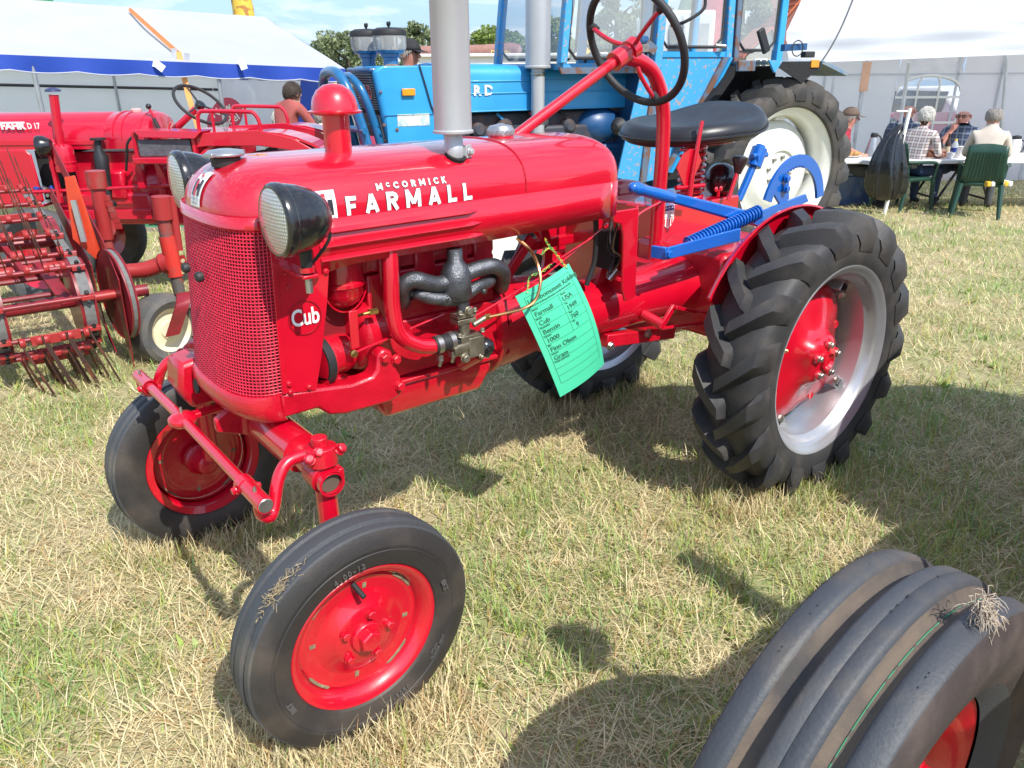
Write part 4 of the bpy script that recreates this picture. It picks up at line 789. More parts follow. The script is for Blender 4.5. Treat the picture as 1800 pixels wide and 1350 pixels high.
for i in range(nT*10+1):
    t = i/(nT*10); a = 2*PI*nT*t; P.append(A1+d1*t+up1*0.021*math.cos(a)+Vector((0, 0.021*math.sin(a), 0)))
b.tube(P, 0.0042, 6); b.obj('lift_spring', BLUE, CUB)
MB().cyl(A1, B1, 0.0165, n=14).obj('spring_guide', BLUE, CUB)
MB().cyl(A1-d1.normalized()*0.05, A1, 0.008, n=10).obj('spring_rod', STEEL, CUB)
P0_, P1_ = Vector((-1.256, 0.2, 0.85)), Vector((-1.616, 0.2, 0.862)); b = MB()
b.loft(obox(P0_, P1_, 0.005, 0.019, 0.005, 0.022)); b.loft(obox(P0_+Vector((0.012, -0.05, 0)), P0_+Vector((0.0, 0.0, 0)), 0.008, 0.019)); b.obj('lift_arm', BLUE, CUB, bevel=0.003)
MB().bolt(P0_+Vector((0, 0.006, 0)), (0, 1, 0), 0.013, 0.012).obj('arm_bolt', BLUE, CUB)
# toothed quadrant and clamp rod on the far side
b = MB(); n = 26; outer = []; inner = []
qc = Vector((-2.545, -0.2, 0.78))
for i in range(n+1):
    t = i/n
    a = math.radians(12+150*t); rx, rz = 0.235, 0.245
    outer.append((rx*math.cos(a), rz*math.sin(a))); th = 0.052; 
    inner.append(((rx-th)*math.cos(a), (rz-th)*math.sin(a)))
MB().prism(outer+list(reversed(inner)), qc, (-1, 0, 0), (0, 0, 1), (0, 0.012, 0)).obj('toothed_quadrant', BLUE, CUB)
for i in range(9):
    a = math.radians(78+6.0*i); MB().cyl(qc+Vector((-0.187*math.cos(a), 0.0, 0.195*math.sin(a))), qc+Vector((-0.187*math.cos(a), 0.0135, 0.195*math.sin(a))), 0.0055, n=8).obj('quadrant_notch', NAVY, CUB)
b = MB(); b.prism([(0.20, 0.0), (0.235, 0.05), (-0.1, 0.09), (-0.13, 0.055)], qc+Vector((0.02, 0.0022, -0.02)), (1, 0, 0), (0, 0, 1), (0, 0.012, 0)); b.prism([(0.10, 0.04), (0.19, 0.12), (0.13, 0.19), (0.06, 0.15), (0.04, 0.06)], qc+Vector((0, -0.0025, 0)), (1, 0, 0), (0, 0, 1), (0, 0.012, 0)); b.obj('quadrant_web', BLUE, CUB, bevel=0.002)
for q in ((-2.446, -0.18, 0.933), (-2.451, -0.18, 0.89)): MB().bolt(q, (0, 1, 0), 0.015, 0.015).obj('quadrant_bolt', BLUE, CUB)
b = MB(); K0, K1 = Vector((-2.223, -0.25, 0.858)), Vector((-2.31, -0.25, 1.005)); b.cyl(K0, K1, 0.016, n=16); b.obj('lift_rod', BLUE, CUB)
b = MB(); K2 = Vector((-2.336, -0.25, 1.061)); dk = (K2-K1).normalized(); b.cyl(K1-dk*0.02, K2, 0.032, n=20); b.box(K1+dk*0.02, (0.07, 0.04, 0.03), 0.3); b.cyl(K2, K2+dk*0.012, 0.020, n=14); b.cyl(K1+dk*0.03+Vector((0.05, 0.01, 0)), K1+dk*0.03-Vector((0.05, -0.01, 0)), 0.012, n=12)
b.obj('rod_clamp', BLUE, CUB, bevel=0.003)
# ---- rear fenders: disc plates with a rolled lip
for sgn, yy in ((1, 0.285), (-1, -0.485)):
    b = MB(); prof_a = [math.radians(31+150*i/40) for i in range(41)]
    rg = []
    for a in prof_a:
        c_, s_ = math.cos(a), math.sin(a); ro = 0.492
        rg.append([Vector((-1.759+r*c_, yy+sgn*h, 0.465+r*s_)) for r, h in ((0.22, -0.012), (0.36, -0.004), (0.455, 0.0), (0.478, 0.006), (0.488, 0.016), (0.492, 0.028), (0.486, 0.030), (0.482, 0.018), (0.472, 0.009), (0.452, 0.004), (0.36, 0.0), (0.22, -0.008))])
    b.loft(rg, True); b.obj('fender', RED, CUB, smooth=40)
# brake linkage below the tube
b = MB(); b.cyl((-1.287, 0.09, 0.626), (-1.308, 0.16, 0.6), 0.017, n=14); b.obj('brake_shaft', CAST, CUB)
b = MB(); b.loft(obox((-1.357, 0.16, 0.657), (-1.295, 0.16, 0.591), 0.006, 0.010)); b.loft(obox((-1.352, 0.17, 0.655), (-1.456, 0.17, 0.619), 0.007, 0.006)); b.cyl((-1.45, 0.17, 0.622), (-1.709, 0.17, 0.553), 0.005, n=8); b.obj('brake_linkage', RED, CUB, bevel=0.002)
b = MB(); b.cyl((-1.307, 0.15, 0.586), (-1.544, 0.15, 0.557), 0.006, n=8); b.obj('brake_rod', RED, CUB)
b = MB(); b.loft(obox((-1.137, 0.06, 0.56), (-1.474, 0.06, 0.519), 0.02, 0.022)); b.obj('drawbar_bracket', CAST, CUB, bevel=0.004)
for q in ((-1.139, 0.09, 0.548), (-1.315, 0.09, 0.553)): MB().bolt(q, (0, 1, 0), 0.012, 0.012).obj('drawbar_bolt', STEEL, CUB)
b = MB(); b.loft([[(-0.90, 0.09, 0.60), (-0.90, -0.09, 0.60), (-1.12, -0.07, 0.60), (-1.12, 0.07, 0.60)], [(-0.95, 0.05, 0.535), (-0.95, -0.05, 0.535), (-1.10, -0.04, 0.55), (-1.10, 0.04, 0.55)]]); b.obj('drawbar_anchor', CAST, CUB, bevel=0.006)
# ================================================================ green information card hung on the tractor
CG = mat('green_card', (0.07, 0.56, 0.32), 0.32, coat=0.6, var=0.03)
tl, tr, br, bl = [Vector(q) for q in ((-0.634, 0.235, 0.836), (-0.827, 0.225, 0.89), (-0.932, 0.27, 0.588), (-0.75, 0.285, 0.539))]
CARD = thing('info_card', 'bright green laminated information card hanging from the tractor by wire', 'card', tuple(tl))
def cardpt(u, v, off=0.0):
    p_ = (tl*(1-u)+tr*u)*(1-v)+(bl*(1-u)+br*u)*v; n_ = (tr-tl).cross(bl-tl).normalized(); n_ = n_ if n_.y > 0 else -n_
    return p_+n_*(0.018*math.sin(PI*v)*(0.4+u)+0.012*math.sin(PI*u)+off)
MB().sheet([[cardpt(i/10, j/16) for i in range(11)] for j in range(17)]).sheet([[cardpt(i/10, j/16, -0.0012) for i in range(11)] for j in range(17)]).obj('sheet', CG, CARD, fix=False, smooth=60)
INK = mat('card_ink', (0.02, 0.13, 0.075), 0.6)
b = MB()
def cline(u0, v0, u1, v1, w=0.0022):
    n_ = 8; du, dv_ = u1-u0, v1-v0; L_ = math.hypot(du, dv_); pu, pv = -dv_/L_*w, du/L_*w*0.6
    b.sheet([[cardpt(u0+du*i/n_+s_*pu, v0+dv_*i/n_+s_*pv, 0.0012) for i in range(n_+1)] for s_ in (-1, 1)])
rows = [0.16, 0.245, 0.33, 0.415, 0.50, 0.585, 0.665, 0.74, 0.81, 0.885]
for v_ in rows: cline(0.09, v_, 0.91, v_)
cline(0.09, 0.05, 0.91, 0.05); cline(0.09, 0.05, 0.09, 0.885); cline(0.91, 0.05, 0.91, 0.885); cline(0.56, 0.16, 0.56, 0.50)
b.obj('printed_line', INK, CARD, fix=False)
def ctext(s_, u0, v0, size): 
    text('printed_text', s_, size, INK, CARD, fn=lambda p_: cardpt(u0+p_.x/0.187, v0-p_.y/0.33, 0.0013), align='LEFT', sub=0.03, bold=0.0003)
ctext('Landbomuseet Kolding', 0.11, 0.095, 0.0185)
ctext('Museet for landbrug, håndværk, www.landbomuseet.dk', 0.11, 0.135, 0.0062)
for s_, u0, v0 in (('Farmall', 0.12, 0.215), ('USA', 0.60, 0.215), ('Cub', 0.12, 0.30), ('1949', 0.60, 0.30), ('Benzin', 0.12, 0.385), ('760', 0.60, 0.385), ('1000', 0.12, 0.47), ('9', 0.64, 0.47), ('Finn Olsen', 0.12, 0.555), ('Gram', 0.12, 0.64)): ctext(s_, u0, v0, 0.019)
for s_, u0, v0 in (('Mærke', 0.11, 0.172), ('Årgang', 0.60, 0.172), ('Model', 0.11, 0.257), ('Årg', 0.60, 0.257), ('Drivmiddel', 0.11, 0.342), ('Vægt', 0.60, 0.342), ('Cylinder', 0.11, 0.427), ('HK', 0.60, 0.427), ('Ejer', 0.11, 0.512), ('Adresse', 0.11, 0.597), ('Øvrige oplysninger', 0.11, 0.677)): ctext(s_, u0, v0, 0.0062)
GW = mat('green_wire', (0.05, 0.30, 0.06), 0.5, col2=(0.55, 0.45, 0.06), mix=(0.48, 0.52), scale=120)
for P in ([cardpt(0.17, 0.02), (-0.684, 0.225, 0.857), (-0.696, 0.22, 0.875), (-0.744, 0.21, 0.878), (-0.775, 0.21, 0.893)], [cardpt(0.92, 0.02), (-0.801, 0.215, 0.905), (-0.783, 0.21, 0.93), (-0.763, 0.21, 0.939), (-0.731, 0.22, 0.928)], [(-0.783, 0.21, 0.93), (-0.767, 0.205, 0.949), (-0.754, 0.21, 0.964)]):
    c_ = bez(P, 8)
    for ph in (0, PI):
        MB().tube([q+Vector((0.003*math.cos(i*0.9+ph), 0.002, 0.003*math.sin(i*0.9+ph))) for i, q in enumerate(c_)], 0.0013, 5).obj('twisted_wire', GW, CARD)

# ================================================================ blue tractor with cab behind
FB = mat('ford_blue', (0.018, 0.26, 0.56), 0.42, coat=0.25, scale=3.0, col2=(0.035, 0.33, 0.64), mix=(0.35, 0.7), bump=0.03)
FBR = mat('chipped_blue', (0.05, 0.31, 0.62), 0.5, scale=34, col2=(0.30, 0.28, 0.28), mix=(0.585, 0.61), detail=8)
FBD = mat('dark_blue', (0.012, 0.07, 0.19), 0.4, coat=0.3, var=0.15)
RUST = mat('rusty_frame', (0.10, 0.14, 0.20), 0.6, scale=16, col2=(0.15, 0.075, 0.05), mix=(0.48, 0.56))
RWHT = mat('wheel_white', (0.72, 0.72, 0.66), 0.35, coat=0.3, var=0.04)
GLS = mat('cab_glass', (0.75, 0.80, 0.80), 0.03, trans=0.0, alpha=0.16, var=0.02)
ORG = mat('orange_lens', (0.80, 0.27, 0.01), 0.3, coat=0.5)
GRY = mat('grille_grey', (0.16, 0.17, 0.18), 0.5, var=0.2)
BLUT = thing('blue_tractor', 'weathered blue tractor with cab and white rear wheel behind the red one', 'tractor', (0, 0, -0.02), 'F')
def fo(b, n, m, par=None, **k): return b.obj(n, m, par or BLUT, **k)
def rsec(hw, z0, z1, r, crown=0.0, n=5):
    P = [(-hw, z0), (hw, z0)]
    for i in range(n+1):
        a = PI/2*i/n; P.append((hw-r+r*math.cos(a), z1-r+r*math.sin(a)))
    P.append((0, z1+crown))
    for i in range(n+1):
        a = PI/2+PI/2*i/n; P.append((-hw+r+r*math.cos(a), z1-r+r*math.sin(a)))
    return P
b = MB(); b.loft([[(x, y, z) for y, z in rsec(hw, 1.105, z1, 0.07, 0.01)] for x, hw, z1 in ((1.02, 0.27, 1.375), (1.6, 0.275, 1.385), (2.46, 0.275, 1.40))]); fo(b, 'hood', FB, bevel=0.004)
b = MB(); rg = []
for z, xf in ((0.955, 2.835), (1.10, 2.862), (1.30, 2.895), (1.36, 2.905), (1.392, 2.86)):
    rg.append([(2.465, -0.272, z), (2.465, 0.272, z), (xf-0.02, 0.272, z), (xf, 0.255, z), (xf, -0.255, z), (xf-0.02, -0.272, z)])
b.loft(rg); fo(b, 'nose_cowl', FB, bevel=0.008)
for z in (1.105, 1.215, 1.29): fo(MB().bx(1.06, 2.44, 0.2745, 0.281, z, z+0.010), 'hood_crease', FB, bevel=0.003)
fo(MB().tube([(2.609, 0.281, 1.4), (2.574, 0.282, 1.277), (2.542, 0.282, 1.158), (2.52, 0.28, 1.105)], 0.0045, 6), 'hood_seam', BLKM)
fo(MB().bx(2.5, 2.88, 0.2725, 0.276, 1.098, 1.104), 'cowl_seam', FBD)
b = MB(); b.prism([(2.886, 0.2, 1.386)[:1]+(1.395,), (2.60, 1.41), (2.52, 1.41), (2.62, 1.385)], (0, 0.16, 0), (1, 0, 0), (0, 0, 1), (0, 0.09, 0)); 
fo(MB().ball((2.76, 0.20, 1.375), 0.06, 12, 8, (1.1, 0.9, 0.5)), 'rust_patch', mat('rust', (0.22, 0.13, 0.09), 0.8, var=0.3, scale=30))
# grille face, slightly proud of the raked nose
def gfx(z): return 2.835+(z-0.955)*0.172
b = MB(); b.add([(gfx(0.96)+0.004, -0.225, 0.96), (gfx(0.96)+0.004, 0.225, 0.96), (gfx(1.345)+0.004, 0.225, 1.345), (gfx(1.345)+0.004, -0.225, 1.345)], [(0, 1, 2, 3)]); fo(b, 'grille_backing', DARK, fix=False)
for i in range(15):
    z = 1.135+i*0.0145; fo(MB().bx(gfx(z), gfx(z)+0.012, -0.222, 0.222, z, z+0.008), 'grille_bar', GRY)
for i in range(12):
    y = -0.21+i*0.0375; b = MB(); b.loft([[(gfx(z)+dx, y+dy, z) for dx, dy in ((0, 0), (0.014, 0), (0.014, 0.016), (0, 0.016))] for z in (0.965, 1.105)]); fo(b, 'grille_slat', GRY)
fo(MB().bx(gfx(1.04), gfx(1.04)+0.016, -0.222, 0.222, 1.032, 1.042), 'grille_crossbar', GRY)
b = MB(); b.bx(2.84, 2.93, -0.25, 0.25, 1.352, 1.384); fo(b, 'nose_lip', FBD, bevel=0.012)
text('nose_lettering', 'FORD', 0.105, WHITE, BLUT, M=frame_mat((gfx(1.235)+0.014, 0.03, 1.235), (0, 1, 0), (0.172, 0, 1)), bold=0.006, space=1.15)
text('nose_lettering', 'FORD', 0.105, REDP, BLUT, M=frame_mat((gfx(1.235)+0.0155, 0.03, 1.235), (0, 1, 0), (0.172, 0, 1)), bold=0.0015, space=1.15)
text('hood_lettering', 'FORD', 0.085, mat('worn_white', (0.62, 0.66, 0.68), 0.6, scale=40, col2=(0.05, 0.24, 0.5), mix=(0.55, 0.6)), BLUT, M=frame_mat(Vector((2.254, 0.282, 1.237)), (-1, 0, 0), (0, 0, 1)), bold=0.004, space=1.6)
fo(MB().box((2.691, 0.285, 1.239), (0.085, 0.02, 0.042)), 'side_marker', ORG, bevel=0.004)
fo(MB().box((2.663, 0.274, 1.072), (0.215, 0.004, 0.072)), 'sticker', mat('old_sticker', (0.55, 0.58, 0.52), 0.6, scale=20, col2=(0.30, 0.45, 0.52), mix=(0.5, 0.6)))
fo(MB().bx(2.46, 2.84, 0.268, 0.2735, 0.90, 1.10), 'lower_cowl_panel', FB, bevel=0.004)
for q in ((2.869, 0.276, 1.245), (2.861, 0.276, 1.048), (2.777, 0.276, 1.017)): fo(MB().bolt(q, (0, 1, 0), 0.009, 0.006), 'cowl_bolt', RUST)
# front guard hoops
for dx, k in ((0.0, 1.0), (-0.10, 0.80)):
    P = bez([(2.93+dx, 0.245*k, 0.72), (2.985+dx, 0.245*k, 1.0), (3.05+dx, 0.24*k, 1.22), (3.085+dx, 0.16*k, 1.335-0.03*(k < 1)), (3.095+dx, 0.0, 1.362-0.03*(k < 1)), (3.10+dx, -0.16*k, 1.335-0.03*(k < 1)), (3.09+dx, -0.24*k, 1.22), (3.04+dx, -0.245*k, 1.0), (2.98+dx, -0.245*k, 0.72)], 7)
    fo(MB().tube(P, 0.032 if k == 1 else 0.027, 12), 'front_guard', mat('guard_blue', (0.014, 0.13, 0.30), 0.3, coat=0.5))
fo(MB().cyl((3.0, -0.33, 1.02), (3.0, 0.33, 1.02), 0.020, n=10), 'guard_crossbar', MATS['guard_blue'])
# pre cleaners
CLR = mat('clear_bowl', (0.62, 0.63, 0.62), 0.08, alpha=0.42, var=0.1)
for px, yy in ((687, 0.10), (648, -0.14)):
    c0 = Vector({687: (2.733, 0.1, 1.405), 648: (2.806, -0.14, 1.4)}[px]); c0.z = 1.385
    fo(MB().lathe([(0.046, 0.0), (0.046, 0.055), (0.060, 0.060), (0.060, 0.078), (0.088, 0.084), (0.092, 0.098)], c0, (0, 0, 1), 24), 'precleaner_base', MATS['guard_blue'])
    fo(MB().lathe([(0.098, 0.098), (0.104, 0.115), (0.106, 0.185), (0.100, 0.187)], c0, (0, 0, 1), 28, cap=False), 'precleaner_bowl', CLR)
    fo(MB().lathe([(0.05, 0.10), (0.055, 0.185)], c0, (0, 0, 1), 20), 'precleaner_core', mat('core_grey', (0.32, 0.32, 0.31), 0.6))
    for i in range(8): fo(MB().box(c0+Vector((0.098*math.cos(i*PI/4), 0.098*math.sin(i*PI/4), 0.145)), (0.006, 0.012, 0.08), i*PI/4), 'bowl_fin', MATS['core_grey'])
    fo(MB().lathe([(0.108, 0.183), (0.110, 0.195), (0.104, 0.215), (0.075, 0.228), (0.001, 0.232)], c0, (0, 0, 1), 28), 'precleaner_lid', BLKM)
    b = MB(); b.cyl(c0+Vector((0, 0, 0.23)), c0+Vector((0, 0, 0.25)), 0.008, n=8)
    for s_ in (-1, 1): b.ball(c0+Vector((0, 0.020*s_, 0.252)), 0.014, 8, 6, (0.5, 1, 1))
    fo(b, 'wing_nut', BLKM)
# exhaust
ex = Vector((1.795, 0.33, 0.975)); ex.z = 0
fo(MB().lathe([(0.046, 0.92), (0.046, 1.372)], ex, (0, 0, 1), 20), 'exhaust_pipe', ALU); fo(MB().lathe([(0.050, 1.365), (0.088, 1.372), (0.090, 1.382), (0.083, 1.388), (0.083, 2.15), (0.05, 2.17)], ex, (0, 0, 1), 28), 'exhaust_muffler', ALU)
for z in (1.02, 1.325): fo(MB().lathe([(0.050, z), (0.052, z+0.004), (0.052, z+0.018), (0.050, z+0.022)], ex, (0, 0, 1), 20), 'pipe_clamp', STEEL)
# engine and running gear
b = MB(); b.bx(1.25, 2.45, -0.20, 0.20, 0.62, 1.095); b.bx(1.30, 1.75, 0.2, 0.26, 0.80, 1.0); fo(b, 'engine', mat('oily_engine', (0.035, 0.04, 0.055), 0.6, scale=12, col2=(0.09, 0.05, 0.04), mix=(0.5, 0.7)), bevel=0.02)
for k, (x, z) in enumerate(((2.2, 0.98), (2.0, 1.0), (1.72, 1.02), (1.5, 0.98))): fo(MB().lathe([(0.05, 0), (0.055, 0.03), (0.05, 0.10), (0.03, 0.12)], (x, 0.16, z), (0, 1, 0.1), 16), 'engine_port', MATS['oily_engine'])
for k in range(4): fo(MB().tube(bez([(2.3-0.25*k, 0.22, 1.09), (2.25-0.25*k, 0.25, 1.02), (2.28-0.25*k, 0.24, 0.93), (2.2-0.25*k, 0.23, 0.86)], 5), 0.009, 6), 'engine_hose', (BLKM, FB, RED, BLKM)[k])
b = MB(); b.ball((1.22, 0.16, 0.985), 0.16, 20, 12, (1.2, 0.9, 0.85)); fo(b, 'bell_casting', FBD)
b = MB(); b.bx(-0.3, 1.35, -0.24, 0.24, 0.42, 0.86); fo(b, 'transmission', FBD, bevel=0.03)
b = MB(); b.bx(2.3, 2.75, -0.18, 0.18, 0.42, 0.95); fo(b, 'front_frame', FBD, bevel=0.02)
fo(MB().cyl((2.30, -0.62, 0.40), (2.30, 0.62, 0.40), 0.05, n=14), 'front_axle', FBD); fo(MB().cyl((0, -0.7, 0.645), (0, 0.7, 0.645), 0.10, n=18), 'rear_axle', FBD)
for sgn in (1, -1):
    w = MB().lathe([(0.20, -0.06), (0.215, -0.07), (0.21, -0.04), (0.19, -0.02), (0.19, 0.02), (0.21, 0.05), (0.215, 0.07), (0.205, 0.06), (0.18, 0.04), (0.12, 0.03), (0.05, 0.05), (0.001, 0.05)], (2.30, sgn*0.70, 0.365), (0, sgn, 0), 30).obj('front_wheel', RWHT, BLUT)
    MB().lathe([(0.20, -0.075), (0.27, -0.095), (0.33, -0.085), (0.365, -0.05), (0.37, 0.0), (0.365, 0.05), (0.33, 0.085), (0.27, 0.095), (0.20, 0.075)], (2.30, sgn*0.70, 0.365), (0, sgn, 0), 40, cap=False).obj('tyre', RUBD, w)
# rear wheels
for sgn in (1, -1):
    c0 = Vector((0.0, sgn*0.72, 0.645))
    w = MB().lathe([(0.43, -0.13), (0.462, -0.14), (0.468, -0.13), (0.45, -0.11), (0.42, -0.08), (0.405, 0.0), (0.42, 0.08), (0.45, 0.11), (0.468, 0.13), (0.462, 0.14), (0.452, 0.134), (0.440, 0.118), (0.425, 0.105), (0.408, 0.09), (0.395, 0.06), (0.392, -0.02), (0.39, -0.06)], c0, (0, sgn, 0), 56, cap=False).obj('rear_wheel', RWHT, BLUT, smooth=35)
    b = MB(); rg = []
    for rr, h in ((1.0, -0.03), (0.98, -0.015), (0.90, 0.0), (0.80, 0.03), (0.70, 0.065), (0.62, 0.075), (0.42, 0.078), (0.38, 0.062), (0.02, 0.06)):
        rg.append([c0+Vector((rr*0.362*math.cos(a), sgn*h, rr*0.362*math.sin(a))) for a in [2*PI*i/64 for i in range(64)]])
    b.loft(rg); b.obj('wheel_disc', RWHT, w, smooth=40)
    for i in range(8):
        a = 2*PI*i/8+0.2; MB().bolt(c0+Vector((0.105*math.cos(a), sgn*0.062, 0.105*math.sin(a))), (0, sgn, 0), 0.014, 0.02).obj('wheel_bolt', STEEL, w)
    for i in range(4):
        a = 2*PI*i/4; MB().box(c0+Vector((0.385*math.cos(a), -sgn*0.005, 0.385*math.sin(a))), (0.05, 0.05, 0.09), R=Matrix.Rotation(-a, 3, 'Y')).obj('rim_lug', RWHT, w, bevel=0.006)
    t_ = lug_tyre(0.602, 0.165, 0.452, 19, 0.055, sgn, 'tyre', RUBD, w, lw=0.028, skew=0.30, c=c0)
# cab
b = MB(); Y0 = 0.50
def post(p, q, wx, wy, n, m=FB): fo(MB().loft([[Vector(p)+Vector((sx*wx, sy*wy, 0)) for sx, sy in ((-1, -1), (1, -1), (1, 1), (-1, 1))], [Vector(q)+Vector((sx*wx, sy*wy, 0)) for sx, sy in ((-1, -1), (1, -1), (1, 1), (-1, 1))]]), n, m, bevel=0.006)
for sgn in (1, -1):
    y = sgn*Y0
    post((1.70, y*0.96, 1.40), (1.60, y*0.92, 2.35), 0.026, 0.03, 'cab_pillar', FBR)
    post((1.03, y, 0.60), (0.965, y, 1.36), 0.030, 0.022, 'cab_pillar', RUST); post((0.965, y, 1.36), (0.90, y*0.97, 2.35), 0.032, 0.026, 'cab_pillar', FBR)
    post((0.345, y, 1.36), (0.36, y*0.97, 2.35), 0.028, 0.026, 'cab_pillar', FBR)
    post((0.275, y, 1.36), (0.29, y*0.97, 2.35), 0.022, 0.026, 'cab_pillar', RUST)
    post((-0.13, y, 1.40), (-0.155, y*0.97, 2.35), 0.030, 0.03, 'cab_pillar', FB)
    # door panel
    door = fo(MB().xz([(0.955, 1.455), (0.36, 1.455), (0.36, 1.40), (0.86, 0.62), (1.02, 0.60)], y-0.008, y+0.008), 'door', FBR, bevel=0.003)
    MB().xz([(0.95, 1.47), (0.36, 1.47), (0.36, 1.435), (0.95, 1.435)], y+sgn*0.008, y+sgn*0.018).obj('door_rail', FB, door)
    MB().xz([(0.395, 1.435), (0.345, 1.435), (0.82, 0.66), (0.865, 0.66)], y-0.012, y+sgn*0.03).obj('door_edge', RUST, door)
    MB().xz([(0.345, 1.43), (0.325, 1.43), (0.79, 0.66), (0.82, 0.66)], y-0.012, y+sgn*0.045).obj('door_gutter', FB, door)
    fo(MB().xz([(1.07, 1.40), (0.995, 1.40), (1.05, 0.60), (1.26, 0.60)], y-0.010, y+0.004), 'cab_kick_panel', FBR, bevel=0.003)
    fo(MB().xz([(1.72, 1.375), (1.03, 1.375), (1.03, 1.335), (1.70, 1.335)], y*0.95-0.01, y*0.95+0.01), 'cab_sill', RUST)
    # glass with rubber surrounds
    for nm, q in (('door_window', ((0.935, 1.50), (0.40, 1.50), (0.405, 2.30), (0.90, 2.30))), ('rear_side_window', ((0.245, 1.48), (-0.095, 1.48), (-0.115, 2.30), (0.25, 2.30))), ('front_side_window', ((1.665, 1.43), (1.02, 1.43), (0.955, 2.30), (1.60, 2.30)))):
        g = fo(MB().xz(list(q), y*0.985-0.003, y*0.985+0.003), nm, GLS)
        cx, cz = sum(p_[0] for p_ in q)/4, sum(p_[1] for p_ in q)/4; P = []
        for i, (px_, pz_) in enumerate(q):
            for j in (-1, 1):
                nx_, nz_ = q[(i+j) % 4]; d_ = Vector((nx_-px_, 0, nz_-pz_)).normalized()*0.06; P.append(Vector((px_, y*0.985, pz_))+d_)
        MB().tube([P[k] for k in range(8)], 0.011, 8, closed=True).obj('window_seal', BLKM, g)
    fo(MB().bx(-0.2, 1.7, y*0.96-0.03, y*0.96+0.03, 2.34, 2.42), 'roof_rail', FB)
    # fenders
    fn_ = fo(MB().xz([(0.335, 1.405), (-0.19, 1.405), (-0.44, 1.33), (-0.44, 1.30), (-0.19, 1.38), (0.32, 1.38)], sgn*0.50, sgn*0.90), 'fender', mat('fender_grey', (0.20, 0.24, 0.27), 0.6, scale=12, col2=(0.10, 0.20, 0.32), mix=(0.45, 0.6)), bevel=0.003)
    MB().xz([(0.78, 0.88), (0.335, 1.38), (0.30, 1.36), (0.72, 0.86)], sgn*0.475, sgn*0.60).obj('fender_front', mat('underseal', (0.012, 0.012, 0.014), 0.85, var=0.4, scale=60, bump=0.3), fn_)
    MB().xz([(0.74, 0.66), (0.76, 0.88), (0.31, 1.375), (-0.16, 1.375), (-0.18, 1.20), (-0.1, 0.8)], sgn*0.455, sgn*0.47).obj('fender_liner', mat('underseal', (0.012, 0.012, 0.014), 0.85, var=0.4, scale=60, bump=0.3), fn_)
    MB().xz([(0.30, 1.40), (-0.18, 1.40), (-0.15, 1.355), (0.0, 1.26), (0.22, 1.36)], sgn*0.895, sgn*0.903).obj('fender_lip', MATS['underseal'], fn_)
    MB().box((-0.10, sgn*0.906, 1.385), (0.075, 0.012, 0.05)).obj('tail_marker', ORG, fn_, bevel=0.003)
    MB().xz([(0.33, 1.41), (0.20, 1.41), (0.265, 1.33)], sgn*0.89, sgn*0.908).obj('fender_gusset', FBR, fn_)
    MB().box((0.43, sgn*0.80, 1.375), (0.15, 0.03, 0.07)).obj('fender_bracket', RUST, fn_, bevel=0.006)
b = MB(); b.bx(-0.22, 1.72, -0.52, 0.52, 2.40, 2.50); fo(b, 'cab_roof', FB, bevel=0.03)
fo(MB().bx(1.0, 1.05, -0.48, 0.48, 0.62, 1.40), 'firewall', FBD); fo(MB().bx(1.03, 1.70, -0.46, 0.46, 1.36, 1.40), 'scuttle', FBR)
fo(MB().bx(0.0, 1.0, -0.48, 0.48, 0.60, 0.66), 'cab_floor', BLKM)
g = fo(MB().add([(1.70, -0.45, 1.42), (1.70, 0.45, 1.42), (1.61, 0.43, 2.34), (1.61, -0.43, 2.34)], [(0, 1, 2, 3)]), 'windscreen', GLS, solid=0.005)
g = fo(MB().add([(-0.13, -0.46, 1.42), (-0.13, 0.46, 1.42), (-0.155, 0.44, 2.34), (-0.155, -0.44, 2.34)], [(0, 1, 2, 3)]), 'rear_window', GLS, solid=0.005)
fo(MB().bx(0.25, 0.75, -0.24, 0.24, 0.9, 1.02), 'driver_seat', VINYL, bevel=0.03); fo(MB().box((0.2, 0, 1.24), (0.09, 0.46, 0.42), R=Matrix.Rotation(-0.15, 3, 'Y')), 'driver_backrest', VINYL, bevel=0.03)
fo(MB().tube([Vector((1.15+0.03*math.cos(a), 0.19*math.cos(a), 1.36+0.19*math.sin(a)*0.6)) for a in [2*PI*i/30 for i in range(30)]], 0.012, 8, closed=True), 'cab_steering_wheel', BLKM)
fo(MB().lathe([(0.055, 0), (0.06, 0.02), (0.045, 0.05), (0.02, 0.07)], (1.272, 0.55, 0.998), (1, 0.5, 0), 20), 'work_lamp', BLKM); fo(MB().lathe([(0.052, -0.002), (0.03, -0.008), (0.001, -0.01)], (1.272, 0.55, 0.998), (1, 0.5, 0), 20), 'work_lamp_lens', LENS)
fo(MB().tube(bez([(0.87, 0.52, 1.632), (0.831, 0.62, 1.653), (0.727, 0.66, 1.721), (0.71, 0.66, 1.783), (0.73, 0.66, 1.884)], 6), 0.011, 8), 'mirror_arm', BLKM)
fo(MB().cyl((1.08, 0.52, 1.542), (1.191, 0.6, 1.539), 0.028, n=14), 'hose_socket', FBD); fo(MB().loft(obox((1.114, 0.53, 1.535), (1.007, 0.53, 1.472), 0.02, 0.03)), 'step_bracket', RUST)
fo(MB().box((1.21, 0.54, 1.489), (0.22, 0.12, 0.05)), 'battery_tray', mat('old_wood', (0.16, 0.15, 0.14), 0.8, var=0.4, scale=30, bump=0.3), bevel=0.004)
fo(MB().box((0.165, 0.66, 1.537), (0.06, 0.03, 0.17), R=Matrix.Rotation(0.5, 3, 'Y')), 'indicator_lamp', BLKM, bevel=0.008)
fo(MB().tube(bez([(0.22, 0.66, 1.478), (0.253, 0.63, 1.46), (0.321, 0.6, 1.471)], 5), 0.006, 6), 'lamp_cable', BLKM)
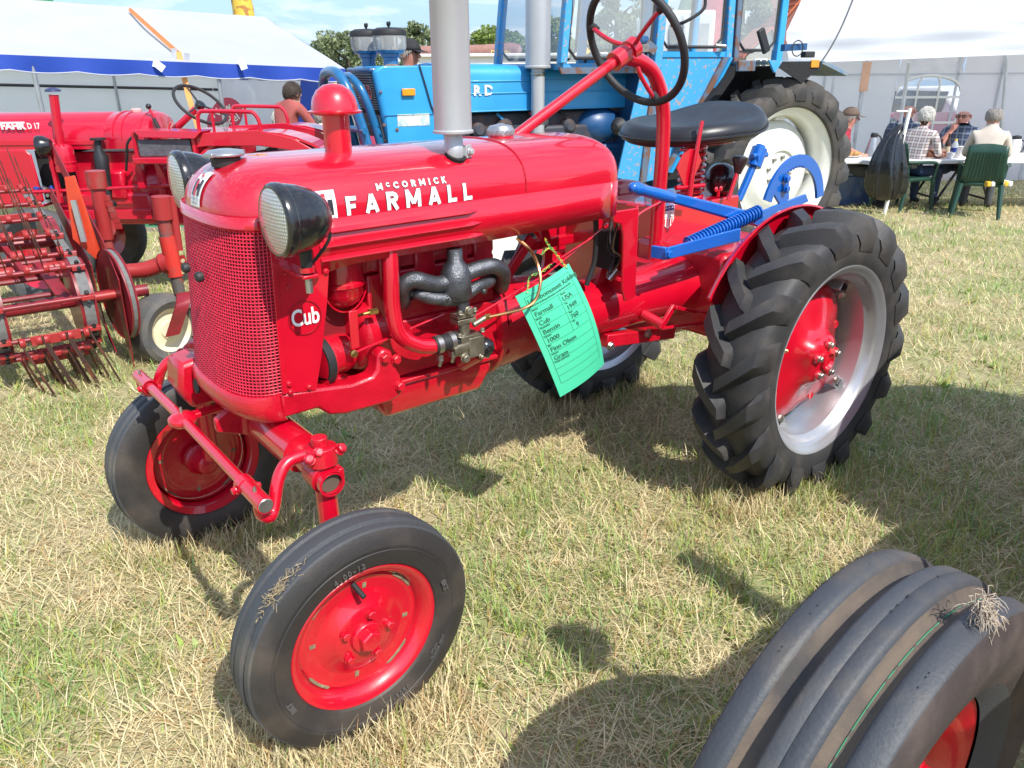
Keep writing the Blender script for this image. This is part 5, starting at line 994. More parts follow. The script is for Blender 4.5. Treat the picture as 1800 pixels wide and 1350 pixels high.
fo(MB().cyl((0.481, 0.53, 1.509), (0.419, 0.56, 1.502), 0.016, n=10), 'door_handle', STEEL)
fo(MB().loft(obox((0.172, 0.86, 1.488), (-0.033, 0.86, 1.496), 0.02, 0.022)), 'lamp_bracket', FBD); fo(MB().box((-0.049, 0.88, 1.445), (0.09, 0.05, 0.04)), 'tail_lamp', BLKM, bevel=0.006)
fo(MB().tube([Vector((0.075, 0.9, 1.484))+Vector((0.05*math.cos(a), 0.0, 0.05*math.sin(a))) for a in [2*PI*i/20 for i in range(20)]], 0.004, 6, closed=True), 'coiled_cable', BLKM)
for k, x in enumerate((1003, 1012, 1020)): fo(MB().tube(bez([(1.565, 0.4, 1.779), (1.595, 0.42, 1.644), (1.614, 0.42, 1.542), (1.609, 0.43, 1.446)], 5), 0.004, 5), 'cab_cable', BLKM)

# ================================================================ older red tractor on the left (V frame: it faces left, near flank at depth 5)
FR_ = mat('fahr_red', (0.50, 0.003, 0.024), 0.32, coat=0.7, var=0.06, scale=4)
FT = thing('old_red_tractor', 'old red tractor with long round hood and upright pipe, facing left', 'tractor', (-2.6, 5.25, ground_drop(5.25)), 'V')
def vo(b, n, m, par, **k): return b.obj(n, m, par, **k)
b = MB(); rg = []
for x, k in ((-3.75, 0.97), (-3.7, 1.0), (-2.50, 1.0), (-2.497, 0.985), (-2.49, 0.985), (-2.485, 1.0), (-2.26, 1.0), (-2.225, 0.95), (-2.215, 0.85)):
    r = []
    for i in range(21):
        a = PI*i/20; r.append((x, 5.235-0.235*math.cos(a)*k, 0.985+0.152*se(math.sin(a), 2.2)*k))
    r = [(x, 5.0+0.235*(1-k), 0.93)]+r+[(x, 5.47-0.235*(1-k), 0.93)]; rg.append(r)
b.loft(rg); vo(b, 'hood', FR_, FT, smooth=45)
for x in (-2.44, -2.385, -2.27): vo(MB().tube([(x, 5.235-0.2365*math.cos(PI*i/20), 0.985+0.1535*se(math.sin(PI*i/20), 2.2)) for i in range(21)], 0.005, 6), 'hood_strap', FR_, FT)
vo(MB().bx(-3.6, -2.52, 4.993, 4.999, 0.955, 0.985), 'hood_swage', FR_, FT, bevel=0.003)
vo(MB().lathe([(0.032, 0.0), (0.034, 0.02), (0.02, 0.028), (0.001, 0.029)], (-2.37, 5.235, 1.128), (0, 0, 1), 20), 'tank_cap', mat('cap_pink', (0.55, 0.35, 0.33), 0.5), FT)
text('hood_lettering', 'FAHR', 0.052, WHITE, FT, M=frame_mat((-3.027, 4.988, 1.068), (1, 0, 0), (0, -0.12, 1)), bold=0.003, xs=1.15)
text('hood_lettering', 'D 17', 0.048, WHITE, FT, M=frame_mat((-2.9, 4.988, 1.068), (1, 0, 0), (0, -0.12, 1)), bold=0.0015, xs=0.8)
vo(MB().bx(-3.1, -2.95, 4.986, 4.992, 1.085, 1.094), 'lettering_bar', WHITE, FT)
b = MB(); b.xz([(-3.7, 0.93), (-2.985, 0.93), (-2.955, 0.90), (-2.94, 0.62), (-2.98, 0.60), (-3.7, 0.60)], 4.985, 5.0); vo(b, 'nose_side_panel', FR_, FT, bevel=0.012)
vo(MB().bx(-3.7, -2.94, 4.97, 5.5, 0.585, 0.60), 'nose_sill', FR_, FT, bevel=0.004)
for k, z in enumerate((0.62, 0.655)): vo(MB().cyl((-2.905, 4.99, z), (-2.905, 4.975, z), 0.011, n=10), 'sill_bolt', STEEL, FT)
# engine block, crankcase, gearbox
b = MB(); b.bx(-2.92, -2.32, 5.06, 5.42, 0.60, 0.91); vo(b, 'engine_block', FR_, FT, bevel=0.01)
b = MB(); b.bx(-2.90, -2.28, 5.02, 5.46, 0.46, 0.66); b.bx(-2.60, -2.42, 5.0, 5.1, 0.62, 0.80); vo(b, 'crankcase', FR_, FT, bevel=0.02)
b = MB(); b.lathe([(0.16, 0), (0.165, 0.02), (0.165, 0.10), (0.15, 0.2), (0.14, 0.30)], (-2.36, 5.22, 0.66), (1, 0, 0), 28); vo(b, 'flywheel_housing', FR_, FT)
b = MB(); b.bx(-2.20, -1.30, 5.08, 5.40, 0.44, 0.80); b.bx(-2.22, -2.17, 5.0, 5.48, 0.46, 0.84); vo(b, 'gearbox', FR_, FT, bevel=0.02)
b = MB(); b.bx(-2.85, -2.28, 4.985, 5.03, 0.50, 0.56); vo(b, 'frame_rail', FR_, FT, bevel=0.004)
vo(MB().tube([(-2.991, 4.93, 0.683), (-2.599, 4.93, 0.697), (-2.102, 4.93, 0.72)], 0.011, 8), 'long_rod', FR_, FT)
# stack, air cleaner, exhaust
vo(MB().tube([(-2.705, 4.93, 1.25), (-2.717, 4.93, 1.125), (-2.729, 4.93, 0.965)], 0.027, 14), 'intake_stack', FR_, FT)
c0 = Vector((-2.704, 4.93, 1.269)); vo(MB().lathe([(0.045, -0.004), (0.042, 0.008), (0.02, 0.018), (0.001, 0.02)], c0, (0, 0, 1), 18), 'stack_cap', mat('cap_navy', (0.03, 0.04, 0.10), 0.4), FT)
c0 = Vector((-2.721, 4.93, 0.938)); vo(MB().lathe([(0.03, 0.03), (0.055, 0.015), (0.06, 0.0), (0.06, -0.07), (0.063, -0.072), (0.063, -0.080), (0.06, -0.082), (0.06, -0.10), (0.063, -0.102), (0.062, -0.13), (0.03, -0.14)], c0, (0, 0, 1), 24), 'air_cleaner', FR_, FT)
vo(MB().tube(bez([c0+Vector((-0.02, 0.0, 0.02)), c0+Vector((-0.07, 0.01, 0.035)), c0+Vector((-0.09, 0.05, -0.02)), c0+Vector((-0.08, 0.1, -0.08))], 5), 0.026, 12), 'air_hose', FR_, FT); vo(MB().cyl(c0+Vector((-0.10, 0.02, -0.105)), c0+Vector((-0.03, 0.02, -0.105)), 0.030, n=14), 'air_outlet', FR_, FT)
e0 = [(-2.506, 4.95, 0.988), (-2.514, 4.95, 0.935), (-2.509, 4.95, 0.891), (-2.516, 4.95, 0.773), (-2.509, 4.95, 0.704), (-2.5, 4.93, 0.63), (-2.455, 4.9, 0.607)]
vo(MB().tube(e0, [0.02, 0.022, 0.042, 0.042, 0.03, 0.016, 0.016], 14), 'exhaust', mat('exhaust_black', (0.03, 0.032, 0.036), 0.5, metal=0.4, var=0.3), FT); vo(MB().cyl(Vector(e0[0])+Vector((0, 0, 0.0)), Vector(e0[0])+Vector((0, 0, 0.012)), 0.045, n=10), 'exhaust_flange', MATS['exhaust_black'], FT)
# headlamp
c0 = Vector((-2.834, 4.88, 0.957)); l = vo(MB().lathe([(0.062, 0.0), (0.066, 0.01), (0.06, 0.04), (0.035, 0.075), (0.001, 0.085)], c0, (1, 0.15, 0.1), 24), 'headlamp', BLK, FT); MB().lathe([(0.060, 0.0), (0.03, -0.012), (0.001, -0.015)], c0, (1, 0.15, 0.1), 24).obj('lens', LENS, l)
vo(MB().bx(c0.x+0.03, c0.x+0.05, 4.9, 4.93, 0.62, c0.z-0.05), 'lamp_post', FR_, FT)
for k in range(3): vo(MB().cyl((-2.98+0.05*k, 5.0, 0.70), (-2.95+0.05*k, 4.98, 0.685), 0.018, n=10), 'injector_pump', (NAVY, STEEL, NAVY)[k], FT)
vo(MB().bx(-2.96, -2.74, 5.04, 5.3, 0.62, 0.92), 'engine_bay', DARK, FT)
# tool tray with dark panel
b = MB(); b.prism([(0, 0), (0.40, 0), (0.36, -0.04), (0.04, -0.04)], (-2.219, 4.8, 1.053), (1, 0, -0.03), (0, 0.1, 1), (0, 0.2, 0)); vo(b, 'tray_top', FR_, FT, bevel=0.003)
q0 = Vector((-2.211, 4.82, 1)); vo(MB().box(q0+Vector((0.155, 0.02, -0.05)), (0.31, 0.03, 0.095)), 'radiator_panel', mat('slate_panel', (0.08, 0.085, 0.095), 0.55, var=0.3, scale=60), FT, bevel=0.003)
vo(MB().box(q0+Vector((0.14, 0.0, -0.118)), (0.31, 0.14, 0.035)), 'tray_bottom', FR_, FT, bevel=0.006)
for x in (-0.02, 0.33): vo(MB().box(q0+Vector((x, 0.03, -0.04)), (0.018, 0.05, 0.16)), 'tray_bracket', FR_, FT)
vo(MB().loft(obox((-2.241, 4.85, 0.909), (-2.237, 4.85, 0.716), 0.02, 0.02)), 'tray_leg', FR_, FT); vo(MB().loft(obox((-2.146, 4.85, 0.909), (-2.093, 4.85, 0.742), 0.014, 0.014)), 'tray_leg', FR_, FT)
vo(MB().tube(bez([(-2.269, 4.9, 1.01), (-2.307, 4.9, 0.971), (-2.335, 4.92, 0.893), (-2.369, 4.95, 0.806)], 5), 0.008, 8), 'cable', BLKM, FT)
# dash, levers, steering
vo(MB().loft(obox((-2.321, 5.2, 1.083), (-2.25, 5.2, 1.014), 0.12, 0.006)), 'dash', FR_, FT)
vo(MB().cyl((-2.225, 5.1, 1.155), (-2.172, 5.1, 1.021), 0.008, n=8), 'hand_lever', FR_, FT); vo(MB().ball((-2.229, 5.1, 1.172), 0.017, 12, 8), 'lever_knob', BLK, FT); vo(MB().cyl((-2.201, 5.08, 1.103), (-2.17, 5.08, 1.022), 0.012, n=8), 'lever_sleeve', BLKM, FT)
S0, S1 = Vector((-2.149, 5.2, 1.013)), Vector((-1.975, 5.2, 1.152)); vo(MB().cyl(S0, S1, 0.022, n=14), 'steering_column', FR_, FT)
c0 = Vector((-1.946, 5.2, 1.175)); ax = (S1-S0).normalized(); ua_ = Vector((0, 1, 0)); ub_ = ax.cross(ua_).normalized()
ax2 = Vector((0.62, -0.30, 0.75)).normalized(); ua_ = ax2.cross(Vector((0, 0, 1))).normalized(); ub_ = ax2.cross(ua_)
s_ = vo(MB().tube([c0+ua_*0.165*math.cos(2*PI*i/40)+ub_*0.165*math.sin(2*PI*i/40) for i in range(40)], 0.010, 8, closed=True), 'steering_wheel', BLKM, FT)
for k in range(3): a = 2*PI*k/3+0.4; MB().cyl(c0, c0+ua_*0.165*math.cos(a)+ub_*0.165*math.sin(a), 0.006, n=6).obj('spoke', BLKM, s_)
MB().lathe([(0.03, -0.02), (0.032, 0.01), (0.015, 0.02)], c0, ax2, 16).obj('hub', BLK, s_)
vo(MB().bx(-2.05, -1.72, 5.05, 5.5, 0.84, 1.02), 'fuse_box', FR_, FT, bevel=0.01); vo(MB().tube([(-2.103, 5, 1.018), (-2.068, 5, 1.08)], 0.006, 6), 'choke_rod', FR_, FT); vo(MB().lathe([(0.016, 0), (0.014, 0.012), (0.004, 0.014)], (-1.931, 4.95, 1.013), (0, 0, 1), 14), 'push_knob', BLK, FT)
# rear fenders with hand rails
for dy in (0.0, 0.62):
    b = MB(); rg = []
    for i in range(17):
        a = math.radians(150-140*i/16); rg.append([(-1.48+r*math.cos(a)*1.05, 4.86+dy+h, 0.42+r*math.sin(a)) for r, h in ((0.60, 0.0), (0.615, 0.0), (0.615, 0.26), (0.60, 0.26))])
    b.loft(rg); f_ = vo(b, 'fender', FR_, FT, smooth=40)
    MB().xz([(-1.98, 0.98), (-1.86, 1.03), (-1.50, 1.045), (-1.30, 1.0), (-1.12, 0.90), (-1.12, 0.84), (-1.32, 0.93), (-1.5, 0.955), (-1.82, 0.955), (-1.98, 0.93)], 4.845+dy, 4.86+dy).obj('fender_side', FR_, f_, bevel=0.004)
    P = bez([(-1.87, 4.92+dy, 1.03), (-1.868, 4.92+dy, 1.11), (-1.85, 4.92+dy, 1.145), (-1.81, 4.92+dy, 1.15), (-1.58, 4.92+dy, 1.145), (-1.53, 4.92+dy, 1.135), (-1.505, 4.92+dy, 1.09), (-1.50, 4.92+dy, 1.03)], 5)
    MB().tube(P, 0.012, 8).obj('hand_rail', FR_, f_); MB().cyl((-1.78, 4.92+dy, 1.148), (-1.78, 4.92+dy, 1.03), 0.009, n=8).obj('rail_stay', FR_, f_)
    c0 = Vector((-1.48, 5.0+dy, 0.46)); w = vo(MB().lathe([(0.26, -0.10), (0.29, -0.11), (0.27, -0.05), (0.27, 0.05), (0.29, 0.11), (0.26, 0.10), (0.2, 0.02), (0.001, 0.03)], c0, (0, -1, 0), 32), 'rear_wheel', FR_, FT)
    lug_tyre(0.43, 0.11, 0.28, 16, 0.03, 1, 'tyre', RUBD, w, seg=40, lw=0.024, skew=0.4, c=c0)
    c0 = Vector((-2.93, 4.82+dy*1.25, 0.30)); w = vo(MB().lathe([(0.16, -0.05), (0.19, -0.06), (0.17, -0.03), (0.17, 0.03), (0.19, 0.06), (0.16, 0.05), (0.1, 0.01), (0.001, 0.02)], c0, (0, -1, 0), 28), 'front_wheel', FR_, FT)
    MB().lathe([(0.18, -0.055), (0.23, -0.075), (0.28, -0.066), (0.298, -0.04), (0.305, 0.0), (0.298, 0.04), (0.28, 0.066), (0.23, 0.075), (0.18, 0.055)], c0, (0, -1, 0), 40, cap=False).obj('tyre', mat('grey_tyre', (0.075, 0.078, 0.08), 0.75, var=0.2, scale=20), w)
vo(MB().bx(-3.0, -2.86, 4.9, 5.55, 0.28, 0.36), 'front_axle', FR_, FT, bevel=0.01)
# ================================================================ belt hay rake in front of it
TR = mat('rake_red', (0.24, 0.012, 0.020), 0.42, coat=0.2, scale=14, col2=(0.14, 0.015, 0.018), mix=(0.45, 0.7), bump=0.05)
TRO = mat('rake_orange', (0.60, 0.055, 0.02), 0.42, coat=0.3, var=0.12)
TRB = mat('faded_red_tube', (0.34, 0.025, 0.025), 0.45, scale=9, col2=(0.25, 0.09, 0.07), mix=(0.55, 0.72))
BLT = mat('grey_belt', (0.15, 0.15, 0.145), 0.8, var=0.2, scale=40, bump=0.15)
TIN = mat('tine_steel', (0.10, 0.055, 0.045), 0.45, metal=0.6, scale=20, col2=(0.25, 0.09, 0.05), mix=(0.5, 0.65))
RK = thing('hay_rake', 'dark red belt hay rake with rows of spring tines and small caster wheel', 'hay rake', (-2.1, 3.75, 0), 'V')
U = Vector((0.80, 0.60, 0)).normalized(); Vv = Vector((-0.60, 0.80, 0)); Z = Vector((0, 0, 1))
RC = Vector((-2.065, 3.62, 0.361)); LC = RC-U*0.36; RAD = 0.205
def rk(b, n, m, **k): return b.obj(n, m, RK, **k)
def drum(C, nm='belt_pulley'):
    d = rk(MB().lathe([(RAD-0.012, -0.035), (RAD-0.004, -0.035), (RAD-0.004, 0.035), (RAD-0.012, 0.035), (RAD-0.02, 0.01), (RAD-0.03, 0.0), (0.05, 0.0), (0.04, 0.02), (0.001, 0.02)], C, U, 40), nm, TR)
    return d
def belt(C):
    b = MB(); top = C+Vv*1.25+Z*0.22; rg = []
    pts = [C+Vector((0, 0, 0))+(-Vv*math.cos(a)+Z*math.sin(a))*RAD for a in [math.radians(-105+210*i/26) for i in range(27)]]
    t_ = pts[-1]; pts += [t_+(Vv*1.2+Z*0.16)*k/8 for k in range(1, 9)]
    for q in pts: rg.append(q)
    A = []
    for i, q in enumerate(pts):
        tn = (pts[min(i+1, len(pts)-1)]-pts[max(i-1, 0)]).normalized(); nr = U.cross(tn)
        A.append([q-U*0.022-nr*0.003, q+U*0.022-nr*0.003, q+U*0.022+nr*0.003, q-U*0.022+nr*0.003])
    b.loft(A); return rk(b, 'drive_belt', BLT), pts
for C in (RC, LC): drum(C)
for C in (RC+Vv*0.62+Z*0.10, LC+Vv*0.62+Z*0.10, LC-U*0.34+Vv*0.30): drum(C, 'reel_disc')
for k in range(4): rk(MB().cyl(LC-U*0.40+Vv*(0.12+0.16*k)+Z*(0.02+0.05*k), RC-U*0.02+Vv*(0.12+0.16*k)+Z*(0.02+0.05*k), 0.013, n=8), 'reel_bar', TR)
bR, ptsR = belt(RC); bL, ptsL = belt(LC)
rk(MB().cyl(LC-U*0.2, RC+U*0.30, 0.03, n=14), 'drum_shaft', TR)
rk(MB().cyl(LC-U*0.3+Vv*0.32+Z*0.10, RC+U*0.05+Vv*0.32+Z*0.10, 0.035, n=14), 'main_tube', TRB); rk(MB().cyl(LC-U*0.3+Vv*0.42+Z*0.22, RC+U*0.0+Vv*0.42+Z*0.22, 0.028, n=14), 'cross_tube', TR)
rk(MB().loft(obox(LC+U*0.25+Vv*0.3+Z*0.14, LC+U*0.30-Vv*0.05+Z*0.0, 0.03, 0.008)), 'tube_strap', TR); rk(MB().loft(obox(LC+U*0.12+Vv*0.4+Z*0.24, LC+U*0.17+Vv*0.18+Z*0.13, 0.012, 0.010)), 'tube_strap', TR)
nb = len(ptsR)
def tinebar(i, coils, tines, dirn, ln, plate=True):
    tr_ = 0.0032 if Vector(dirn).z > 0 else 0.0055
    a, c_ = ptsL[i], ptsR[i]; tn = (ptsR[min(i+1, nb-1)]-ptsR[max(i-1, 0)]).normalized(); nr = U.cross(tn).normalized()
    if nr.dot(ptsR[i]-RC) < 0 and i < 27: nr = -nr
    if i >= 27: nr = Z
    br = rk(MB().cyl(a-U*0.03+nr*0.02, c_+U*0.03+nr*0.02, 0.011, n=10), 'tine_bar', TR)
    for e in (a, c_):
        MB().box(e+nr*0.012, (0.055, 0.05, 0.022), R=Matrix.Rotation(math.atan2(U.y, U.x), 3, 'Z')).obj('bar_clamp', TRB, br, bevel=0.003)
        for s_ in (-1, 1): MB().bolt(e+nr*0.022+tn*0.02*s_, nr, 0.009, 0.012).obj('clamp_bolt', mat('dark_bolt', (0.05, 0.05, 0.05), 0.5, metal=0.7), br)
    if plate: MB().loft(obox(a+U*0.10+nr*0.035, c_-U*0.06+nr*0.035, 0.006, 0.022)).obj('tine_plate', TRB, br, bevel=0.002)
    for k in range(coils):
        q = a+(c_-a)*((k+0.5)/coils*0.80+0.14)+nr*0.035
        for s_ in (-1, 1):
            cc = q+U*0.024*s_; P = [cc+U*(0.012*s_*t/(2*PI*4))*1.6+(tn*math.cos(t)+nr*math.sin(t))*0.019 for t in [2*PI*4*j/48 for j in range(49)]]
            MB().tube(P, 0.0045, 6).obj('coil_spring', TRB, br)
            e0_ = P[-1]; d_ = Vector(dirn).normalized()
            MB().tube(bez([e0_, e0_+d_*ln*0.5+nr*0.01, e0_+d_*ln], 4), [tr_]*8+[tr_*0.6], 6).obj('tine', TIN, br)
tinebar(15, 0, 0, (0, 0, -1), 0.2, False)
tinebar(10, 3, 2, U*0.30-Vv*0.12-Z*1.0, 0.34); tinebar(4, 3, 2, U*0.25+Vv*0.1-Z*1.0, 0.24); tinebar(7, 3, 2, U*0.28-Vv*0.05-Z*1.0, 0.30, False); tinebar(20, 2, 2, -U*0.15-Vv*0.5+Z*1.0, 0.12, False)
tinebar(26, 3, 2, -U*0.18+Vv*0.1+Z*1.0, 0.15, False); tinebar(28, 3, 2, -U*0.15+Vv*0.1+Z*1.0, 0.18, False); tinebar(30, 4, 2, -U*0.15+Vv*0.1+Z*1.0, 0.20); tinebar(32, 4, 2, -U*0.12+Vv*0.1+Z*1.0, 0.24, False); tinebar(34, 4, 2, -U*0.12+Vv*0.1+Z*1.0, 0.22)
# shield plate, big guard disc
b = MB(); e = RC+U*0.085
b.prism([(-0.10, -0.26), (0.03, -0.22), (0.10, 0.02), (0.10, 0.14), (0.9, 0.42), (1.0, 0.36), (0.3, 0.0), (0.16, -0.12)], e, Vv*1.0, Z, U*0.006); rk(b, 'shield_plate', TR, bevel=0.001)
b = MB(); b.prism([(-0.22, 0.12), (-0.17, -0.33), (-0.13, -0.33), (-0.02, -0.1), (0.04, 0.2), (0.9, 0.55), (0.9, 0.65), (-0.02, 0.27)], RC+U*0.14, Vv, Z, U*0.005); rk(b, 'side_shield', TR, bevel=0.001)
dc = Vector((-1.908, 3.66, 0.377)); R_ = 0.215
rk(MB().lathe([(R_, -0.012), (R_+0.004, -0.016), (R_+0.006, -0.010), (R_-0.002, -0.004), (R_-0.004, 0.010), (R_+0.006, 0.016), (R_+0.004, 0.022), (R_-0.004, 0.018), (R_-0.015, 0.010), (0.06, 0.004), (0.04, 0.018), (0.001, 0.02)], dc, U*1.0+Vv*0.12, 48), 'v_belt_disc', TR)
rk(MB().lathe([(R_-0.004, -0.006), (R_+0.001, -0.006), (R_+0.001, 0.012), (R_-0.004, 0.012)], dc, U*1.0+Vv*0.12, 48, closed_prof=True), 'v_belt', BLT)
rk(MB().cyl(dc-U*0.10, dc+U*0.02, 0.022, n=12), 'disc_shaft', TRB)
b = MB(); p3 = [Vector(q) for q in ((-2.09, 3.75, 0.919), (-2.049, 3.75, 0.924), (-2.005, 3.75, 0.572), (-2.025, 3.75, 0.53), (-2.114, 3.75, 0.628))]; b.add(p3+[q+U*0.01+Vv*0.004 for q in p3], [(0, 1, 2, 3, 4), (9, 8, 7, 6, 5)]+[(i, (i+1) % 5, (i+1) % 5+5, i+5) for i in range(5)]); rk(b, 'orange_fin', TRO)
rk(MB().loft(obox((-2.055, 3.72, 0.816), (-2.046, 3.72, 0.62), 0.006, 0.012)), 'fin_strip', SILV)
rk(MB().tube([(-2.055, 3.76, 0.923), (-2.011, 3.76, 0.569)], 0.009, 6), 'fin_edge', mat('orange_edge', (0.75, 0.20, 0.02), 0.45), )
# posts, beam, caster wheel
def tub(P, r, n, m=TRB): return rk(MB().tube(P, r, 14), n, m)
tub([(-2.044, 3.95, 0.923), (-2.047, 3.95, 0.841)], 0.046, 'post_sleeve'); tub([(-2.047, 3.95, 0.855), (-2.057, 3.95, 0.586)], 0.034, 'lift_post'); tub([(-2.057, 3.95, 0.586), (-2.046, 3.95, 0.439)], 0.024, 'post_tube', mat('worn_tube', (0.30, 0.05, 0.04), 0.5, scale=10, col2=(0.10, 0.09, 0.08), mix=(0.45, 0.6)))
for k in range(6): rk(MB().box((-2.002, 3.95, 0.799) if k < 0 else Vector((-2.007, 3.94, 0.792))+Vector((0.006*k, 0, -0.028*k)), (0.03, 0.012, 0.026)), 'post_hole_strip', TRB)
tub([(-1.764, 4, 0.79), (-1.769, 4, 0.676)], 0.048, 'post_sleeve'); tub([(-1.77, 4, 0.69), (-1.77, 4, 0.574)], 0.034, 'post_tube', MATS['worn_tube']); tub([(-1.77, 4, 0.588), (-1.759, 4, 0.379)], 0.040, 'lift_post', mat('bright_tube', (0.55, 0.035, 0.025), 0.42, scale=10, col2=(0.38, 0.05, 0.04), mix=(0.5, 0.7))); tub([(-1.759, 4, 0.379), (-1.753, 4, 0.255)], 0.030, 'post_tube', MATS['worn_tube'])
tub([(-1.721, 4.02, 0.786), (-1.727, 4.02, 0.51)], 0.020, 'adjuster_bar'); b = MB(); b.loft(obox((-1.739, 4.03, 0.478), (-1.722, 4.03, 0.386), 0.004, 0.03)); rk(b, 'adjuster_plate', TRB)
for q in ((-1.707, 4, 0.46), (-1.706, 4, 0.43), (-1.717, 4, 0.4)): rk(MB().cyl(q, Vector(q)+Vector((0, -0.008, 0)), 0.010, n=10), 'plate_hole', mat('straw_gap', (0.45, 0.40, 0.22), 0.9))
P = [(-2.236, 4.1, 0.602), (-2.088, 4.05, 0.625)]; tub(P, 0.05, 'beam_end')
P = bez([(-2.018, 3.95, 0.415), (-1.904, 3.98, 0.418), (-1.819, 4, 0.443), (-1.774, 4, 0.449)], 5); rk(MB().tube(P, [0.040]*5+[0.042]*5+[0.055]*6, 16), 'beam', TRB)
wc = Vector((-1.773, 3.8, 0.156)); wd_ = (U*0.35-Vv*0.94).normalized()
wl = rk(MB().lathe([(0.105, -0.05), (0.118, -0.058), (0.115, -0.03), (0.10, -0.02), (0.10, 0.02), (0.115, 0.035), (0.120, 0.055), (0.112, 0.058), (0.10, 0.045), (0.085, 0.030), (0.05, 0.034), (0.045, 0.045), (0.001, 0.045)], wc, wd_, 36), 'caster_wheel', mat('cream_rim', (0.66, 0.60, 0.42), 0.5, scale=12, col2=(0.35, 0.22, 0.12), mix=(0.66, 0.74)))
MB().lathe([(0.112, -0.06), (0.15, -0.080), (0.172, -0.066), (0.180, -0.03), (0.182, 0.0), (0.180, 0.03), (0.172, 0.066), (0.15, 0.080), (0.112, 0.06)], wc, wd_, 44, cap=False).obj('tyre', mat('grey_caster_tyre', (0.085, 0.085, 0.085), 0.8, scale=10, col2=(0.14, 0.12, 0.10), mix=(0.45, 0.7), bump=0.15, bscale=120), wl)
MB().bolt(wc+wd_*0.045, wd_, 0.014, 0.02).obj('axle_nut', TR, wl)
b = MB(); fk = bez([(-1.72, 3.9, 0.305), (-1.649, 3.8, 0.341), (-1.63, 3.74, 0.314), (-1.662, 3.72, 0.232), (-1.705, 3.72, 0.143)], 5); rg = [[q+sx*Vector((0.030, 0.012, 0.004))+sz*wd_*0.004 for sx, sz in ((-1, -1), (1, -1), (1, 1), (-1, 1))] for q in fk]; b.loft(rg); rk(b, 'caster_fork', TR)
b = MB(); b.tube(bez([(-1.666, 3.85, 0.252), (-1.636, 3.85, 0.258), (-1.635, 3.85, 0.191), (-1.653, 3.85, 0.099)], 4), 0.012, 8); rk(b, 'caster_bracket', mat('galvanised', (0.40, 0.41, 0.42), 0.45, metal=0.7))

# ================================================================ tents (V frame)
def fabric(name, col, trans=0.35, bump=0.25, bs=6.0, rough=0.7):
    m = mat(name, col, rough, var=0.05, scale=2.0, bump=bump, bscale=bs); t = m.node_tree; bs_ = t.nodes['Principled BSDF']
    tr = t.nodes.new('ShaderNodeBsdfTranslucent'); tr.inputs['Color'].default_value = tuple(col)+(1,); mx = t.nodes.new('ShaderNodeMixShader'); mx.inputs[0].default_value = trans
    t.links.new(bs_.outputs[0], mx.inputs[1]); t.links.new(tr.outputs[0], mx.inputs[2]); t.links.new(mx.outputs[0], t.nodes['Material Output'].inputs[0]); return m
TW = fabric('white_tarpaulin', (0.72, 0.74, 0.78), 0.50, 0.6, 5.0); TB = fabric('blue_tarpaulin', (0.02, 0.07, 0.42), 0.3, 0.3, 14); TG = fabric('tent_wall_pvc', (0.90, 0.91, 0.93), 0.55, 0.7, 2.2)
GALV = mat('galvanised_tube', (0.42, 0.44, 0.46), 0.4, metal=0.7, var=0.1); STRAP = mat('orange_strap', (0.75, 0.22, 0.05), 0.6, var=0.1)
def grid(A, B, C, D, n, m, amp=0.0, seed=0, sag=0.0):
    A, B, C, D = [Vector(q) for q in (A, B, C, D)]; r = random.Random(seed); ph = [r.uniform(0, 6) for _ in range(6)]; N = (B-A).cross(D-A).normalized(); g = []
    for j in range(m+1):
        row = []
        for i in range(n+1):
            u, v = i/n, j/m; q = (A*(1-u)+B*u)*(1-v)+(D*(1-u)+C*u)*v
            w = math.sin(u*9+ph[0]+v*3)*0.5+math.sin(u*23+ph[1]-v*5)*0.3+math.sin(v*13+ph[2]+u*7)*0.3
            q = q+N*amp*w*min(1.0, 8*v*(1-v)+0.0)-Vector((0, 0, sag*math.sin(PI*u)*math.sin(PI*v))); row.append(q)
        g.append(row)
    return g
LT = thing('party_tent', 'long white party tent with blue scalloped edge behind the old red tractor', 'tent', (-4.0, 9.5, ground_drop(9.5)), 'V')
e0, e1 = Vector((-5.801, 6.6, 1.585)), Vector((-1.837, 9.4, 1.373)); r0, r1 = Vector((-7.344, 8.6, 2.223)), Vector((-3.234, 11.4, 2.014)); k0, k1 = e0+(r0-e0)*2.0, e1+(r1-e1)*2.0
k0.z, k1.z = e0.z, e1.z
vo(MB().sheet(grid(e0, e1, r1, r0, 40, 14, 0.012, 1, 0.05)), 'roof', TW, LT, fix=False, smooth=80); vo(MB().sheet(grid(k0, k1, r1, r0, 30, 8, 0.012, 2)), 'roof', TW, LT, fix=False, smooth=80)
vo(MB().add([e1, k1, r1], [(0, 1, 2)]), 'gable', TW, LT, fix=False)
def valance(a, c_, h, n, nm, sc):
    a, c_ = Vector(a), Vector(c_); g = []
    out = (c_-a).cross(Vector((0, 0, 1))).normalized()
    for v in (0, 0.35, 0.7, 1.0):
        row = []
        for i in range(n*8+1):
            u = i/(n*8); d = 0.86+0.14*abs(math.sin(PI*n*u)); row.append(a+(c_-a)*u-Vector((0, 0, h*v*d))+out*0.02*v*math.sin(u*n*5))
        g.append(row)
    b = MB().sheet(g); o = vo(b, nm, sc, LT, fix=False, smooth=80)
    MB().tube([q+out*0.004 for q in g[-1]], 0.006, 4).obj('edge_binding', TW, o)
    return o
valance(e0, e1, 0.145, 9, 'valance', TB); valance(e1, k1, 0.145, 6, 'valance', TB)
gz = ground_drop(9.6)
vo(MB().sheet(grid((k0.x, k0.y, k0.z-0.05), (k1.x, k1.y, k1.z-0.05), (k1.x, k1.y, ground_drop(k1.y)), (k0.x, k0.y, ground_drop(k0.y)), 40, 10, 0.05, 3)), 'back_wall', TG, LT, fix=False, smooth=80)
